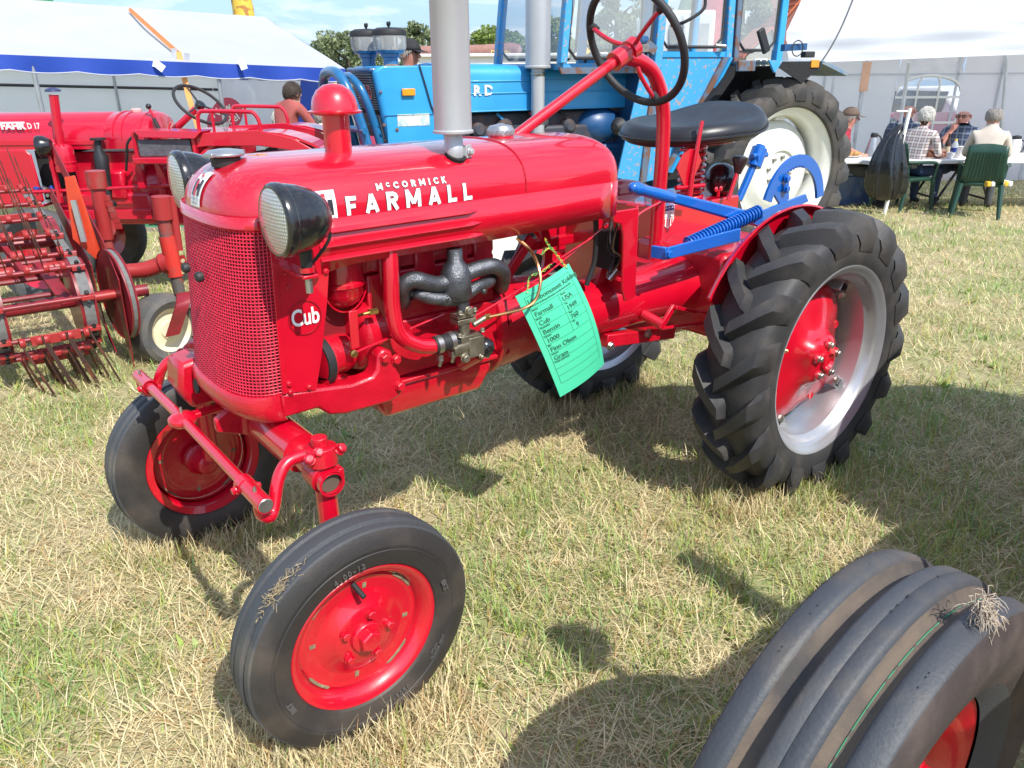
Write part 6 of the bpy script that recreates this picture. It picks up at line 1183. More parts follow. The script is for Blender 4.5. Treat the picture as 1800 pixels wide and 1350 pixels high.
vo(MB().sheet(grid(e1+(k1-e1)*0.28-Vector((0, 0, 0.08)), k1-Vector((0, 0, 0.08)), (k1.x, k1.y, ground_drop(k1.y)), (e1.x+(k1.x-e1.x)*0.28, e1.y+(k1.y-e1.y)*0.28, ground_drop(e1.y)), 26, 6, 0.06, 5)), 'side_curtain', TW, LT, fix=False, smooth=80)
vo(MB().sheet(grid(e1+(k1-e1)*0.08-Vector((0, 0, 0.1)), e1+(k1-e1)*0.28-Vector((0, 0, 0.1)), (e1.x+(k1.x-e1.x)*0.30, e1.y+0.6, ground_drop(e1.y)), (e1.x+(k1.x-e1.x)*0.12, e1.y+0.3, ground_drop(e1.y)), 8, 6, 0.05, 6)), 'blue_curtain', TB, LT, fix=False, smooth=80)
for t in (0.0, 0.36, 0.70, 1.0):
    q = e0+(e1-e0)*t; vo(MB().cyl((q.x+0.03, q.y+0.06, q.z-0.03), (q.x+0.03, q.y+0.06, ground_drop(q.y)), 0.022, n=10), 'post', GALV, LT)
    q2 = k0+(k1-k0)*t; vo(MB().cyl((q2.x, q2.y-0.06, q2.z-0.03), (q2.x, q2.y-0.06, ground_drop(q2.y)), 0.022, n=10), 'post', GALV, LT)
    rr = r0+(r1-r0)*t; vo(MB().cyl(q+Vector((0, 0.05, -0.13)), rr-Vector((0, 0, 0.13)), 0.02, n=8), 'rafter', GALV, LT); vo(MB().cyl(q2-Vector((0, 0.05, 0.13)), rr-Vector((0, 0, 0.13)), 0.02, n=8), 'rafter', GALV, LT)
for a, c_ in ((e0, e1), (k0, k1), (r0, r1)): vo(MB().cyl(a-Vector((0, -0.10, 0.10)), c_-Vector((0, -0.10, 0.10)), 0.018, n=8), 'purlin', GALV, LT)
vo(MB().cyl(k0-Vector((0, 0.05, 0.30)), k1-Vector((0, 0.05, 0.30)), 0.02, n=8), 'wall_rail', mat('dark_tube', (0.06, 0.06, 0.065), 0.5, metal=0.5), LT)
# orange lashing strap
q1, q2, q3 = Vector((-4.481, 10.2, 2.044)), Vector((-3.32, 8.55, 1.514)), Vector((-3.208, 8.45, 0.757))
def band(P, w, nm, m, par, th=0.003):
    b = MB(); rg = []
    for i, q in enumerate(P):
        tn = (Vector(P[min(i+1, len(P)-1)])-Vector(P[max(i-1, 0)])).normalized(); s_ = tn.cross(Vector((0, -1, 0.2))).normalized(); n_ = s_.cross(tn)
        rg.append([Vector(q)-s_*w-n_*th, Vector(q)+s_*w-n_*th, Vector(q)+s_*w+n_*th, Vector(q)-s_*w+n_*th])
    b.loft(rg); return vo(b, nm, m, par)
tt = [q1+(q2-q1)*i/10+Vector((0, -0.01, 0.0)) for i in range(11)]; band(tt, 0.022, 'lashing_strap', STRAP, LT); band([q2+Vector((0, -0.05, 0.03)), q2+(q3-q2)*0.5+Vector((0, -0.06, 0)), q3], 0.028, 'lashing_strap', mat('faded_strap', (0.85, 0.38, 0.12), 0.6), LT)
TAPE = mat('silver_tape', (0.55, 0.55, 0.58), 0.35, metal=0.4, bump=0.3, bscale=40)
for q in ((-3.372, 8.5, 1.498), (-3.253, 8.5, 1.455)): vo(MB().box(q, (0.05, 0.01, 0.16), R=Matrix.Rotation(0.2, 3, 'Y')), 'tape', TAPE, LT)
for P in ([(-3.568, 8.3, 1.456), (-3.435, 8.2, 1.434), (-3.372, 8.2, 1.382)], [(-2.787, 8.7, 1.474), (-2.742, 8.65, 1.43), (-2.726, 8.65, 1.376)]): band(P, 0.035, 'tape_end', mat('white_tape', (0.75, 0.77, 0.80), 0.5), LT)
# pink banner hanging in the tent
BN = thing('banner', 'leaf shaped pink banner reading New Model hanging inside the party tent', 'banner', (-4.1, 10.6, 0), 'V')
bc = Vector((-3.677, 10.6, 0.799)); P = []
for i in range(28):
    a = 2*PI*i/28; rr = 0.235*(1+0.20*math.cos(2*(a-0.9))); P.append((rr*math.cos(a), rr*math.sin(a)*0.95))
MB().prism(P, bc, (1, 0, 0), (0, 0, 1), (0, 0.012, 0)).obj('panel', mat('banner_pink', (0.52, 0.06, 0.12), 0.6, var=0.06), BN)
text('banner_lettering', 'New', 0.14, WHITE, BN, M=frame_mat(bc+Vector((-0.03, -0.004, 0.09)), (0.8, 0, 0.35), (-0.35, 0, 0.8)), bold=0.002); text('banner_lettering', 'Model', 0.14, WHITE, BN, M=frame_mat(bc+Vector((0.03, -0.004, -0.06)), (0.8, 0, 0.45), (-0.45, 0, 0.8)), bold=0.002)
for dx in (-0.1, 0.12): MB().cyl(bc+Vector((dx, 0.005, 0.2)), bc+Vector((dx, 0.005, 0.62)), 0.003, n=5).obj('cord', WHITE, BN)
# display table with a green cloth and toy tractors
DT = thing('display_table', 'low table with green cloth standing under the party tent', 'table', (-3.4, 8.3, ground_drop(8.3)), 'V')
tz = ground_drop(8.0)+0.045
MB().xy([(-4.6, 7.86), (-2.75, 7.86), (-2.75, 9.0), (-4.6, 9.0)], tz-0.03, tz).obj('top', mat('green_cloth', (0.02, 0.16, 0.06), 0.85, var=0.2, bump=0.2, bscale=30), DT)
MB().bx(-4.6, -2.75, 7.84, 7.86, tz-0.04, tz+0.004).obj('front_board', mat('grey_wood', (0.25, 0.22, 0.18), 0.8, var=0.2), DT)
for sx in (-4.55, -2.8):
    for sy in (7.9, 8.95): MB().bx(sx-0.02, sx+0.02, sy-0.02, sy+0.02, ground_drop(8.3)-0.05, tz-0.03).obj('leg', MATS['grey_wood'], DT)
def toy(px, py, dep, col, nm, lab, k):
    q = Vector({0: (-3.988, 8, -0.103), 1: (-3.819, 8.05, -0.108), 2: (-3.63, 8, -0.118), 3: (-3.924, 8.35, -0.092), 4: (-3.667, 8.3, -0.127), 5: (-4.14, 8.5, -0.074)}[k]); q.z = tz
    t = thing('toy_tractor', lab, 'toy tractor', tuple(q), 'V', 0, 'toy tractors on the green table')
    m = mat('toy_'+nm, col, 0.4, coat=0.3)
    b = MB(); b.bx(q.x-0.055, q.x+0.005, q.y-0.018, q.y+0.018, q.z+0.022, q.z+0.050); b.obj('body', m, t, bevel=0.004)
    MB().bx(q.x+0.0, q.x+0.045, q.y-0.024, q.y+0.024, q.z+0.022, q.z+0.062).obj('cab', mat('toy_glass', (0.45, 0.48, 0.50), 0.2), t, bevel=0.004); MB().bx(q.x-0.003, q.x+0.049, q.y-0.027, q.y+0.027, q.z+0.062, q.z+0.069).obj('roof', WHITE if k % 2 == 0 else m, t)
    for dx, r in ((-0.04, 0.016), (0.028, 0.026)):
        for s_ in (-1, 1): MB().lathe([(r*0.5, -0.008), (r, -0.008), (r, 0.008), (r*0.5, 0.008)], q+Vector((dx, s_*0.032, r)), (0, 1, 0), 16).obj('wheel', BLKM, t)
toy(0, 0, 0, (0.45, 0.03, 0.03), 'red', 'red toy tractor with white roof nearest the rake post', 0); toy(0, 0, 0, (0.05, 0.05, 0.06), 'black', 'black toy tractor in the middle of the front row', 1)
toy(0, 0, 0, (0.55, 0.04, 0.05), 'red2', 'red toy tractor with white roof at the right end of the front row', 2); toy(0, 0, 0, (0.60, 0.08, 0.03), 'orange', 'orange-red toy tractor behind the front row', 3); toy(0, 0, 0, (0.45, 0.03, 0.03), 'red', 'red toy tractor at the far right of the table', 4); toy(0, 0, 0, (0.35, 0.30, 0.22), 'tan', 'tan toy tractor at the back of the table', 5)
# ================================================================ white marquee on the right
MQ = thing('marquee', 'big white marquee sheltering people at a table on the right', 'tent', (6.0, 10.5, ground_drop(10.5)), 'V')
a0, a1 = Vector((3.074, 9.3, 1.389)), Vector((8.491, 9, 1.55)); c0_ = Vector((3.077, 9.5, 1.683)); pk = Vector((4.55, 12.2, 3.3)); a0t, a1t = a0+Vector((0.0, 0.16, 0.33)), a1+Vector((0, 0.16, 0.33))
MQF = fabric('marquee_pvc', (0.72, 0.74, 0.79), 0.50, 0.7, 3.5)
vo(MB().sheet(grid(a0t, a1t, a1, a0, 70, 10, 0.06, 11)), 'valance', MQF, MQ, fix=False, smooth=80)
pr = Vector((12.0, 12.2, 3.4)); vo(MB().sheet(grid(a0t, a1t, pr, pk, 40, 16, 0.03, 12, 0.12)), 'roof', MQF, MQ, fix=False, smooth=80)
bl_, br_ = Vector((4.9, 13.4, a0.z+0.1)), Vector((12.5, 13.2, a0.z+0.1)); vo(MB().sheet(grid(a0t, bl_, pk+Vector((0, 0.4, 0)), pk, 16, 10, 0.02, 13)), 'roof', MQF, MQ, fix=False, smooth=80); vo(MB().sheet(grid(bl_, br_, pr, pk, 16, 10, 0.02, 14)), 'roof', MQF, MQ, fix=False, smooth=80)
gb = ground_drop(13.2); WY = 12.6
w0, w1 = (5.856, 12.6, 1.228), (7.015, 12.6, 0.242)
x0w, x1w, z1w, z0w = w0[0], (6.831, 12.6, 1.197)[0], w0[2], (6.05, 12.6, 0.147)[2]
# back wall in pieces round the arched window
top = a0.z+0.25
for q in (((4.0, x0w), (gb, top)), ((x1w, 12.5), (gb, top)), ((x0w, x1w), (z1w, top)), ((x0w, x1w), (gb, z0w))):
    vo(MB().sheet(grid((q[0][0], WY, q[1][1]), (q[0][1], WY, q[1][1]), (q[0][1], WY, q[1][0]), (q[0][0], WY, q[1][0]), 20, 10, 0.035, int(q[0][0]*10))), 'back_wall', TG, MQ, fix=False, smooth=80)
vo(MB().sheet(grid((a0.x+0.15, 9.5, a0.z+0.2), (4.3, WY, top), (4.3, WY, gb), (a0.x+0.15, 9.5, ground_drop(9.5)), 16, 8, 0.03, 31)), 'side_wall', TG, MQ, fix=False, smooth=80)
for xs_ in (4.75, 5.35, 6.75, 7.4, 8.05): vo(MB().bx(xs_-0.02, xs_+0.02, WY-0.022, WY-0.018, gb, top), 'wall_seam', fabric('seam_white', (0.62, 0.64, 0.68), 0.2), MQ)
vo(MB().bx(4.3, 12.4, WY-0.022, WY-0.018, top-0.42, top-0.395), 'wall_seam', MATS['seam_white'], MQ)
cx_, hw_ = (x0w+x1w)/2, (x1w-x0w)/2
VIN = mat('clear_vinyl', (0.72, 0.76, 0.80), 0.15, alpha=0.30, var=0.1, bump=0.3, bscale=8)
pane = vo(MB().add([(x0w, WY-0.005, z0w), (x1w, WY-0.005, z0w), (x1w, WY-0.005, z1w), (x0w, WY-0.005, z1w)], [(0, 1, 2, 3)]), 'window', VIN, MQ, fix=False)
for i in range(1, 3): xx = x0w+(x1w-x0w)*i/3; MB().tube([(xx, WY-0.02, z0w), (xx, WY-0.02, z1w-0.12), (xx+(cx_-xx)*0.3, WY-0.02, z1w-0.03)], 0.017, 6).obj('mullion', WHITE, pane)
for zz in (0.36, 0.70): MB().box((cx_, WY-0.02, z0w+(z1w-z0w)*zz), (hw_*2, 0.01, 0.034)).obj('mullion', WHITE, pane)
MB().tube([(cx_-hw_*math.cos(PI*i/20), WY-0.02, z1w-0.24+0.22*math.sin(PI*i/20)) for i in range(21)], 0.02, 6).obj('arch_bar', WHITE, pane)
# spandrels of the arch
for s_ in (-1, 1):
    P = [(cx_+s_*hw_, z1w+0.004)]+[(cx_+s_*hw_*math.cos(PI/2*i/10), z1w-0.24+0.22*math.sin(PI/2*i/10)) for i in range(11)]+[(cx_, z1w+0.004)]
    vo(MB().xz(P, WY-0.012, WY-0.008), 'window_spandrel', TG, MQ)
for P in (((4.562, 9.6, 1.391), (4.745, 9.9, -0.052)), ((4.486, 10.6, 1.343), (4.501, 10.6, 0.434)), ((7.387, 12.5, 1.43), (7.619, 12.5, -0.18)), ((4.049, 10.4, 1.346), (4.037, 10.4, 0.455))):
    vo(MB().cyl(P[0], P[1], 0.022, n=10), 'tent_pole', mat('white_pole', (0.62, 0.64, 0.66), 0.4, metal=0.3), MQ)
vo(MB().tube(bez([(3.43, 8.6, 2.011), (3.301, 8.5, 1.71), (3.142, 8.4, 1.449), (2.938, 8.3, 1.23), (2.48, 8.2, 0.766)], 6), 0.008, 6), 'guy_rope', mat('dark_rope', (0.10, 0.10, 0.10), 0.8), MQ)
vo(MB().box((4.491, 10.55, 1.23), (0.10, 0.02, 0.35)), 'orange_tie', mat('faded_orange', (0.70, 0.42, 0.28), 0.7), MQ)
# ================================================================ people
SKIN = mat('skin', (0.55, 0.28, 0.20), 0.5, var=0.06); SKIN2 = mat('ruddy_skin', (0.50, 0.22, 0.16), 0.5, var=0.06)
def mk_person(name, label, base, rz, joints, radii, bones, tags, mats, group=None, hair=None, hair_mat=None, face=None, skinm=None, cap=None, glasses=False, beard=None, hand_r=(), scl=1.0):
    """joints: dict name->(x forward? local coords x right, y forward(-), z up) in person frame; built with a Skin surface"""
    root = thing(name, label, 'person', base, 'V', rz if rz else 1e-6, group); root.scale = (scl, scl, scl); names = list(joints); idx = {n: i for i, n in enumerate(names)}
    me = bpy.data.meshes.new('t'); me.from_pydata([joints[n] for n in names], [(idx[a], idx[c]) for a, c in bones], [])
    o = bpy.data.objects.new('t', me); COL.objects.link(o); sk = o.modifiers.new('s', 'SKIN'); sk.use_smooth_shade = True; sk.branch_smoothing = 0.6
    for n in names:
        d = me.skin_vertices[0].data[idx[n]]; r = radii[n]; d.radius = r if isinstance(r, tuple) else (r, r); d.use_root = (n == 'pelvis')
    ss = o.modifiers.new('u', 'SUBSURF'); ss.levels = 2; ss.render_levels = 2
    bpy.context.view_layer.update(); dg = bpy.context.evaluated_depsgraph_get(); m2 = bpy.data.meshes.new_from_object(o.evaluated_get(dg)); bpy.data.objects.remove(o)
    m2.materials.clear()
    for mm in mats: m2.materials.append(mm)
    seg = [(Vector(joints[a]), Vector(joints[c]), tags.get((a, c), 0)) for a, c in bones]
    for pg in m2.polygons:
        c = pg.center; best = (9, 0)
        for a, d, t in seg:
            ab = d-a; u = max(0, min(1, (c-a).dot(ab)/max(ab.length_squared, 1e-9))); dist_ = (c-a-ab*u).length
            if dist_ < best[0]: best = (dist_, t)
        pg.material_index = best[1]
    m2.polygons.foreach_set('use_smooth', [True]*len(m2.polygons))
    body = bpy.data.objects.new('body', m2); COL.objects.link(body); body.parent = root
    H = Vector(joints['head']); OFF[body.name] = Vector((0, 0, 0)); fx = Vector(face if face else (0, -1, 0)).normalized(); sx = Vector((0, 0, 1)).cross(fx).normalized(); skinm = skinm or SKIN
    up = fx.cross(sx)*1.0; up = up if up.z > 0 else -up
    hp = lambda a, b_, c_: H+sx*a+fx*b_+up*c_
    MB().tube([hp(0, 0.088, 0.018), hp(0, 0.112, -0.018), hp(0, 0.096, -0.03)], [0.008, 0.015, 0.010], 8).obj('nose', skinm, root)
    for s_ in (-1, 1):
        MB().ball(hp(0.087*s_, -0.005, -0.005), 0.024, 10, 7, (0.5, 0.8, 1.2)).obj('ear', skinm, root); MB().ball(hp(0.032*s_, 0.086, 0.018), 0.009, 8, 6).obj('eye', BLKM, root)
        MB().tube([hp(0.016*s_, 0.094, 0.036), hp(0.046*s_, 0.088, 0.038)], 0.005, 6).obj('eyebrow', hair_mat or BLKM, root)
    MB().tube([hp(-0.026, 0.086, -0.055), hp(0, 0.092, -0.053), hp(0.026, 0.086, -0.055)], 0.005, 6).obj('mouth', mat('lips', (0.38, 0.13, 0.11), 0.5), root)
    if hair:
        lo, hi, thk = hair; bald = 46 if thk < -0.01 and not cap else 1; rr = random.Random(len(label)*7); b = MB(); rg = []
        def hs(pol, a, r): return hp(0.094*r*math.sin(pol)*math.sin(a), 0.108*r*math.sin(pol)*math.cos(a)-0.004, 0.116*r*math.cos(pol)+0.014)
        for i in range(9):
            rg.append([hs(math.radians(bald+(hi*(1-lo*max(0.0, math.cos(2*PI*k/28)))-bald)*i/8), 2*PI*k/28, 1.03+thk*0.7+rr.uniform(-0.012, 0.012)-(0.03 if i == 8 else 0)) for k in range(28)])
        b.loft(rg, True, bald < 5, False)
        for k in range(520):
            a = rr.uniform(0, 2*PI); front = max(0.0, math.cos(a)); pm = max(bald+4, hi*(1-lo*front)); pol = math.acos(rr.uniform(math.cos(math.radians(pm)), math.cos(math.radians(bald))))
            ln = rr.uniform(0.14, 0.30); r0_ = 1.035+thk*0.7; b.tube([hs(pol, a, r0_), hs(pol+ln*0.5, a+rr.uniform(-0.08, 0.08), r0_+rr.uniform(0.0, 0.035)), hs(pol+ln, a+rr.uniform(-0.12, 0.12), r0_+rr.uniform(-0.02, 0.03))], [0.0035, 0.0045, 0.0015], 4)
        b.obj('hair', hair_mat, root, smooth=80, fix=False)
    if cap:
        b = MB(); rg = []
        for i in range(7):
            pol = math.radians(2+84*i/6); rg.append([hp(0.100*math.sin(pol)*math.sin(2*PI*k/24), 0.116*math.sin(pol)*math.cos(2*PI*k/24)-0.004, 0.118*math.cos(pol)+0.028) for k in range(24)])
        b.loft(rg, True, True, False); g = [[hp(0.085*math.sin(a), 0.085+0.095*t*math.cos(a)*1.0+0.02*t, 0.040-0.022*t) for a in [math.radians(-60+12*k) for k in range(11)]] for t in (0, 0.5, 1.0)]; b.sheet(g); b.obj('cap', cap, root, solid=0.004, fix=False)
    if glasses:
        for s_ in (-1, 1): MB().tube([hp(0.033*s_+0.024*math.cos(2*PI*k/16), 0.101, 0.016+0.017*math.sin(2*PI*k/16)) for k in range(16)], 0.004, 5, closed=True).obj('spectacles', BLKM, root); MB().tube([hp(0.056*s_, 0.098, 0.02), hp(0.09*s_, 0.0, 0.012)], 0.003, 5).obj('spectacles', BLKM, root)
    if beard: MB().ball(hp(0, 0.05, -0.075), 0.06, 12, 8, (1.0, 0.8, 0.7)).obj('beard', beard, root)
    for (w_, d_) in hand_r:      # fingers on a wrist
        w_, d_ = Vector(w_), Vector(d_).normalized(); s2 = d_.cross(Vector((0, 0, 1))); s2 = s2.normalized() if s2.length > 0.1 else Vector((1, 0, 0)); n2 = d_.cross(s2)
        b = MB(); b.tube([w_, w_+d_*0.04, w_+d_*0.085], [0.026, 0.036, 0.032], 10); b.obj('palm', skinm, root)
        for k in range(4): q = w_+d_*0.08+s2*(0.024-0.016*k); ln = (0.068, 0.078, 0.072, 0.055)[k]; MB().tube([q-d_*0.012, q+d_*ln*0.5-n2*0.006, q+d_*ln*0.8-n2*0.026], [0.0095, 0.0085, 0.007], 7).obj('finger', skinm, root)
        q = w_+d_*0.03+s2*0.03; MB().tube([q, q+d_*0.025+s2*0.018, q+d_*0.05+s2*0.018-n2*0.012], [0.012, 0.010, 0.008], 7).obj('thumb', skinm, root)
    return root
HB = [('pelvis', 'waist'), ('waist', 'chest'), ('chest', 'neck'), ('neck', 'jaw'), ('jaw', 'head'), ('head', 'crown'), ('chest', 'shl'), ('shl', 'ell'), ('ell', 'wrl'), ('wrl', 'hal'), ('chest', 'shr'), ('shr', 'elr'), ('elr', 'wrr'), ('wrr', 'har'), ('pelvis', 'hpl'), ('hpl', 'knl'), ('knl', 'anl'), ('anl', 'tol'), ('pelvis', 'hpr'), ('hpr', 'knr'), ('knr', 'anr'), ('anr', 'tor')]
RAD_ = dict(pelvis=(0.155, 0.12), waist=(0.15, 0.115), chest=(0.165, 0.12), neck=0.064, jaw=(0.074, 0.080), head=(0.092, 0.106), crown=(0.064, 0.074), shl=0.068, ell=0.046, wrl=0.030, hal=(0.036, 0.018), shr=0.068, elr=0.046, wrr=0.030, har=(0.036, 0.018), hpl=0.092, knl=0.066, anl=0.045, tol=(0.042, 0.03), hpr=0.092, knr=0.066, anr=0.045, tor=(0.042, 0.03))
def tagset(shirt=1, trous=2, shoe=3, sleeve='short'):
    t = {('pelvis', 'waist'): shirt, ('waist', 'chest'): shirt, ('chest', 'neck'): shirt, ('chest', 'shl'): shirt, ('chest', 'shr'): shirt, ('shl', 'ell'): shirt, ('shr', 'elr'): shirt}
    for s_ in 'lr':
        t[('pelvis', 'hp'+s_)] = trous; t[('hp'+s_, 'kn'+s_)] = trous; t[('kn'+s_, 'an'+s_)] = trous; t[('an'+s_, 'to'+s_)] = shoe
        if sleeve == 'long': t[('el'+s_, 'wr'+s_)] = shirt
    return t
def seated(lean=0.08, hands=None, headf=(0, -0.02), s=1.0):
    # facing -y (towards the viewer); seat height 0.44
    J = dict(pelvis=(0, 0, 0.50), waist=(0, -lean*0.4, 0.68), chest=(0, -lean, 0.90), neck=(headf[0]*0.4, -lean-0.03+headf[1]*0.4, 1.08), jaw=(headf[0]*0.8, -lean-0.055+headf[1], 1.125), head=(headf[0], -lean-0.055+headf[1], 1.182), crown=(headf[0], -lean-0.045+headf[1], 1.242),
        shl=(0.175, -lean, 1.00), ell=(0.24, -lean-0.06, 0.73), wrl=(0.17, -lean-0.29, 0.70), hal=(0.13, -lean-0.37, 0.71), shr=(-0.175, -lean, 1.00), elr=(-0.24, -lean-0.06, 0.73), wrr=(-0.17, -lean-0.29, 0.70), har=(-0.13, -lean-0.37, 0.71),
        hpl=(0.10, -0.05, 0.50), knl=(0.14, -0.44, 0.50), anl=(0.14, -0.42, 0.09), tol=(0.15, -0.58, 0.04), hpr=(-0.10, -0.05, 0.50), knr=(-0.14, -0.44, 0.50), anr=(-0.14, -0.42, 0.09), tor=(-0.15, -0.58, 0.04))
    if hands: J.update(hands)
    return {k: (v[0]*s, v[1]*s, v[2]*s) for k, v in J.items()}
def standing(lean=0.05, upd=None, s=1.0):
    J = dict(pelvis=(0, 0, 0.95), waist=(0, -lean*0.5, 1.10), chest=(0, -lean, 1.32), neck=(0, -lean*1.2-0.01, 1.50), jaw=(0, -lean*1.2-0.035, 1.56), head=(0, -lean*1.2-0.035, 1.62), crown=(0, -lean*1.2-0.025, 1.675), shl=(0.18, -lean, 1.42), ell=(0.25, -lean-0.02, 1.14), wrl=(0.26, -lean-0.12, 0.90), hal=(0.26, -lean-0.15, 0.81), shr=(-0.18, -lean, 1.42), elr=(-0.25, -lean-0.02, 1.14), wrr=(-0.26, -lean-0.12, 0.90), har=(-0.26, -lean-0.15, 0.81),
        hpl=(0.10, 0, 0.93), knl=(0.12, -0.02, 0.50), anl=(0.13, 0.02, 0.09), tol=(0.14, -0.14, 0.04), hpr=(-0.10, 0, 0.93), knr=(-0.12, -0.02, 0.50), anr=(-0.13, 0.02, 0.09), tor=(-0.14, -0.14, 0.04))
    if upd: J.update(upd)
    return {k: (v[0]*s, v[1]*s, v[2]*s) for k, v in J.items()}
JEANS = mat('jeans', (0.035, 0.06, 0.13), 0.8, var=0.25, scale=20); SHOE = mat('dark_shoe', (0.02, 0.02, 0.022), 0.6); GREYT = mat('grey_trousers', (0.07, 0.075, 0.085), 0.85, var=0.2, scale=15)
CORAL = mat('dusty_red_shirt', (0.36, 0.085, 0.075), 0.85, var=0.12, scale=6, bump=0.15, bscale=18); BEIGE = mat('beige_shirt', (0.58, 0.50, 0.42), 0.85, var=0.08, bump=0.1, bscale=20); OFFW = mat('cream_blouse', (0.60, 0.57, 0.50), 0.85, var=0.15, scale=20); BLACKC = mat('black_cloth', (0.02, 0.02, 0.022), 0.85)
WHH = mat('white_hair', (0.50, 0.48, 0.44), 0.8, var=0.12, scale=60, bump=0.3, bscale=90); BRH = mat('dark_hair', (0.045, 0.03, 0.022), 0.7, var=0.2, scale=60, bump=0.3, bscale=90); GRH = mat('grey_hair', (0.33, 0.30, 0.27), 0.8, var=0.15, scale=60, bump=0.3, bscale=90)
def plaid(name, base, c1, c2):
    m = bpy.data.materials.new(name); m.use_nodes = True; t = m.node_tree; b_ = t.nodes['Principled BSDF']; b_.inputs['Roughness'].default_value = 0.85; co = t.nodes.new('ShaderNodeTexCoord'); col = None; prev = None
    for ax, sc, cc, wdt in ((0, 26, c1, 0.35), (2, 26, c1, 0.35), (0, 13, c2, 0.2), (2, 13, c2, 0.2)):
        w = t.nodes.new('ShaderNodeTexWave'); w.wave_type = 'BANDS'; w.bands_direction = 'X' if ax == 0 else 'Z'; w.inputs['Scale'].default_value = sc/6.28*2; w.inputs['Distortion'].default_value = 0.6
        r_ = t.nodes.new('ShaderNodeValToRGB'); r_.color_ramp.elements[0].position = 1-wdt-0.05; r_.color_ramp.elements[1].position = 1-wdt+0.05; t.links.new(co.outputs['Object'], w.inputs['Vector']); t.links.new(w.outputs[0], r_.inputs[0])
        mx = t.nodes.new('ShaderNodeMixRGB'); mx.inputs[2].default_value = tuple(cc)+(1,); sc_ = t.nodes.new('ShaderNodeMath'); sc_.operation = 'MULTIPLY'; sc_.inputs[1].default_value = 0.55; t.links.new(r_.outputs[0], sc_.inputs[0]); t.links.new(sc_.outputs[0], mx.inputs[0])
        if prev is None: mx.inputs[1].default_value = tuple(base)+(1,)
        else: t.links.new(prev, mx.inputs[1])
        prev = mx.outputs[0]
    t.links.new(prev, b_.inputs['Base Color']); return m
PL1 = plaid('tan_plaid', (0.55, 0.45, 0.42), (0.12, 0.10, 0.12), (0.70, 0.66, 0.62)); PL2 = plaid('blue_plaid', (0.06, 0.09, 0.16), (0.02, 0.025, 0.05), (0.22, 0.26, 0.32))
gd = ground_drop
# red shirt man and two white-haired people by the tent
def gpos(q, s=0.0): return (q[0], q[1], gd(q[1]))
mb_ = Vector((-2.361, 8.4, 0.676))
mk_person('person', 'man with dark hair in dusty red T-shirt seen from behind, leaning forward by the tent', (mb_.x, mb_.y, gd(mb_.y)), PI*0.80, standing(0.16, dict(elr=(-0.26, -0.36, 1.10), wrr=(-0.10, -0.52, 1.08), har=(-0.04, -0.58, 1.08), ell=(0.26, -0.34, 1.10), wrl=(0.12, -0.50, 1.06), hal=(0.05, -0.56, 1.06), head=(0, -0.25, 1.54), jaw=(0, -0.25, 1.485), crown=(0, -0.235, 1.60), neck=(0, -0.20, 1.46)), 0.93), RAD_, HB, tagset(), [SKIN, CORAL, GREYT, SHOE], hair=(0.45, 112, 0.02), hair_mat=BRH, scl=0.9)
q = Vector((-2.55, 8.9, 0.9)); mk_person('person', 'white-haired person half hidden to the left of the man in red', (q.x, q.y, gd(q.y)), PI*0.9, seated(0.1, None, (0, -0.02), 0.86), RAD_, HB, tagset(), [SKIN, OFFW, GREYT, SHOE], hair=(0.42, 122, 0.14), hair_mat=WHH)
q = Vector((-2.157, 8.9, 0.955)); mk_person('person', 'white-haired person in pale blouse half hidden to the right of the man in red', (q.x, q.y, gd(q.y)), PI*0.7, seated(0.1, None, (0, -0.02), 0.92), RAD_, HB, tagset(), [SKIN, OFFW, GREYT, SHOE], hair=(0.42, 122, 0.14), hair_mat=WHH)
q = Vector((-1.013, 8.2, 1.477)); mk_person('person', 'man in black cap whose head shows above the blue hood', (q.x, q.y, gd(q.y)), 1.1, standing(0.02, None, (q.z+0.0-gd(q.y))/1.60), RAD_, HB, tagset(), [SKIN2, BLACKC, JEANS, SHOE], cap=mat('black_cap', (0.015, 0.015, 0.017), 0.8), hair=(0.4, 108, -0.02), hair_mat=GRH)
# ---- table group under the marquee
def chair(px_pos, rz, label, shade):
    t = thing('garden_chair', label, 'chair', px_pos, 'V', rz, 'green plastic chairs at the marquee table'); t.scale = (0.82, 0.82, 0.84)
    GP = mat('green_plastic', (0.016, 0.058, 0.040), 0.4, var=0.12, scale=8)
    MB().loft([[(x*k, y*k, z) for x, y in ((-0.25, -0.26), (0.25, -0.26), (0.22, 0.22), (-0.22, 0.22))] for z, k in ((0.40, 0.97), (0.435, 1.0), (0.445, 0.97))]).obj('seat', GP, t, bevel=0.01)
    bk = [[(x*(1-0.12*v), 0.215+0.10*v-0.02*(1-abs(x)/0.25), 0.42+0.47*v+(0.03*(1-(x/0.25)**2) if v == 1 else 0)) for x in [-0.25+0.5*i/12 for i in range(13)]] for v in (0, 0.25, 0.5, 0.75, 1.0)]
    MB().sheet(bk).obj('backrest', GP, t, solid=0.016, fix=False)
    for i in range(9):
        x = -0.16+0.04*i; MB().tube([(x*(1-0.12*v), 0.210+0.10*v-0.02*(1-abs(x)/0.25)+0.012, 0.42+0.47*v) for v in (0.12, 0.5, 0.85)], 0.008, 6).obj('back_rib', GP, t)
    for sx in (-1, 1):
        MB().tube([(sx*0.255, -0.235, 0.43), (sx*0.29, -0.27, 0.0)], [0.030, 0.022], 8).obj('leg', GP, t); MB().tube([(sx*0.225, 0.22, 0.43), (sx*0.27, 0.32, 0.0)], [0.034, 0.022], 8).obj('leg', GP, t)
        MB().tube(bez([(sx*0.23, 0.27, 0.66), (sx*0.275, 0.10, 0.655), (sx*0.285, -0.15, 0.645), (sx*0.27, -0.25, 0.60), (sx*0.262, -0.24, 0.44)], 5), 0.021, 8).obj('armrest', GP, t)
    return t
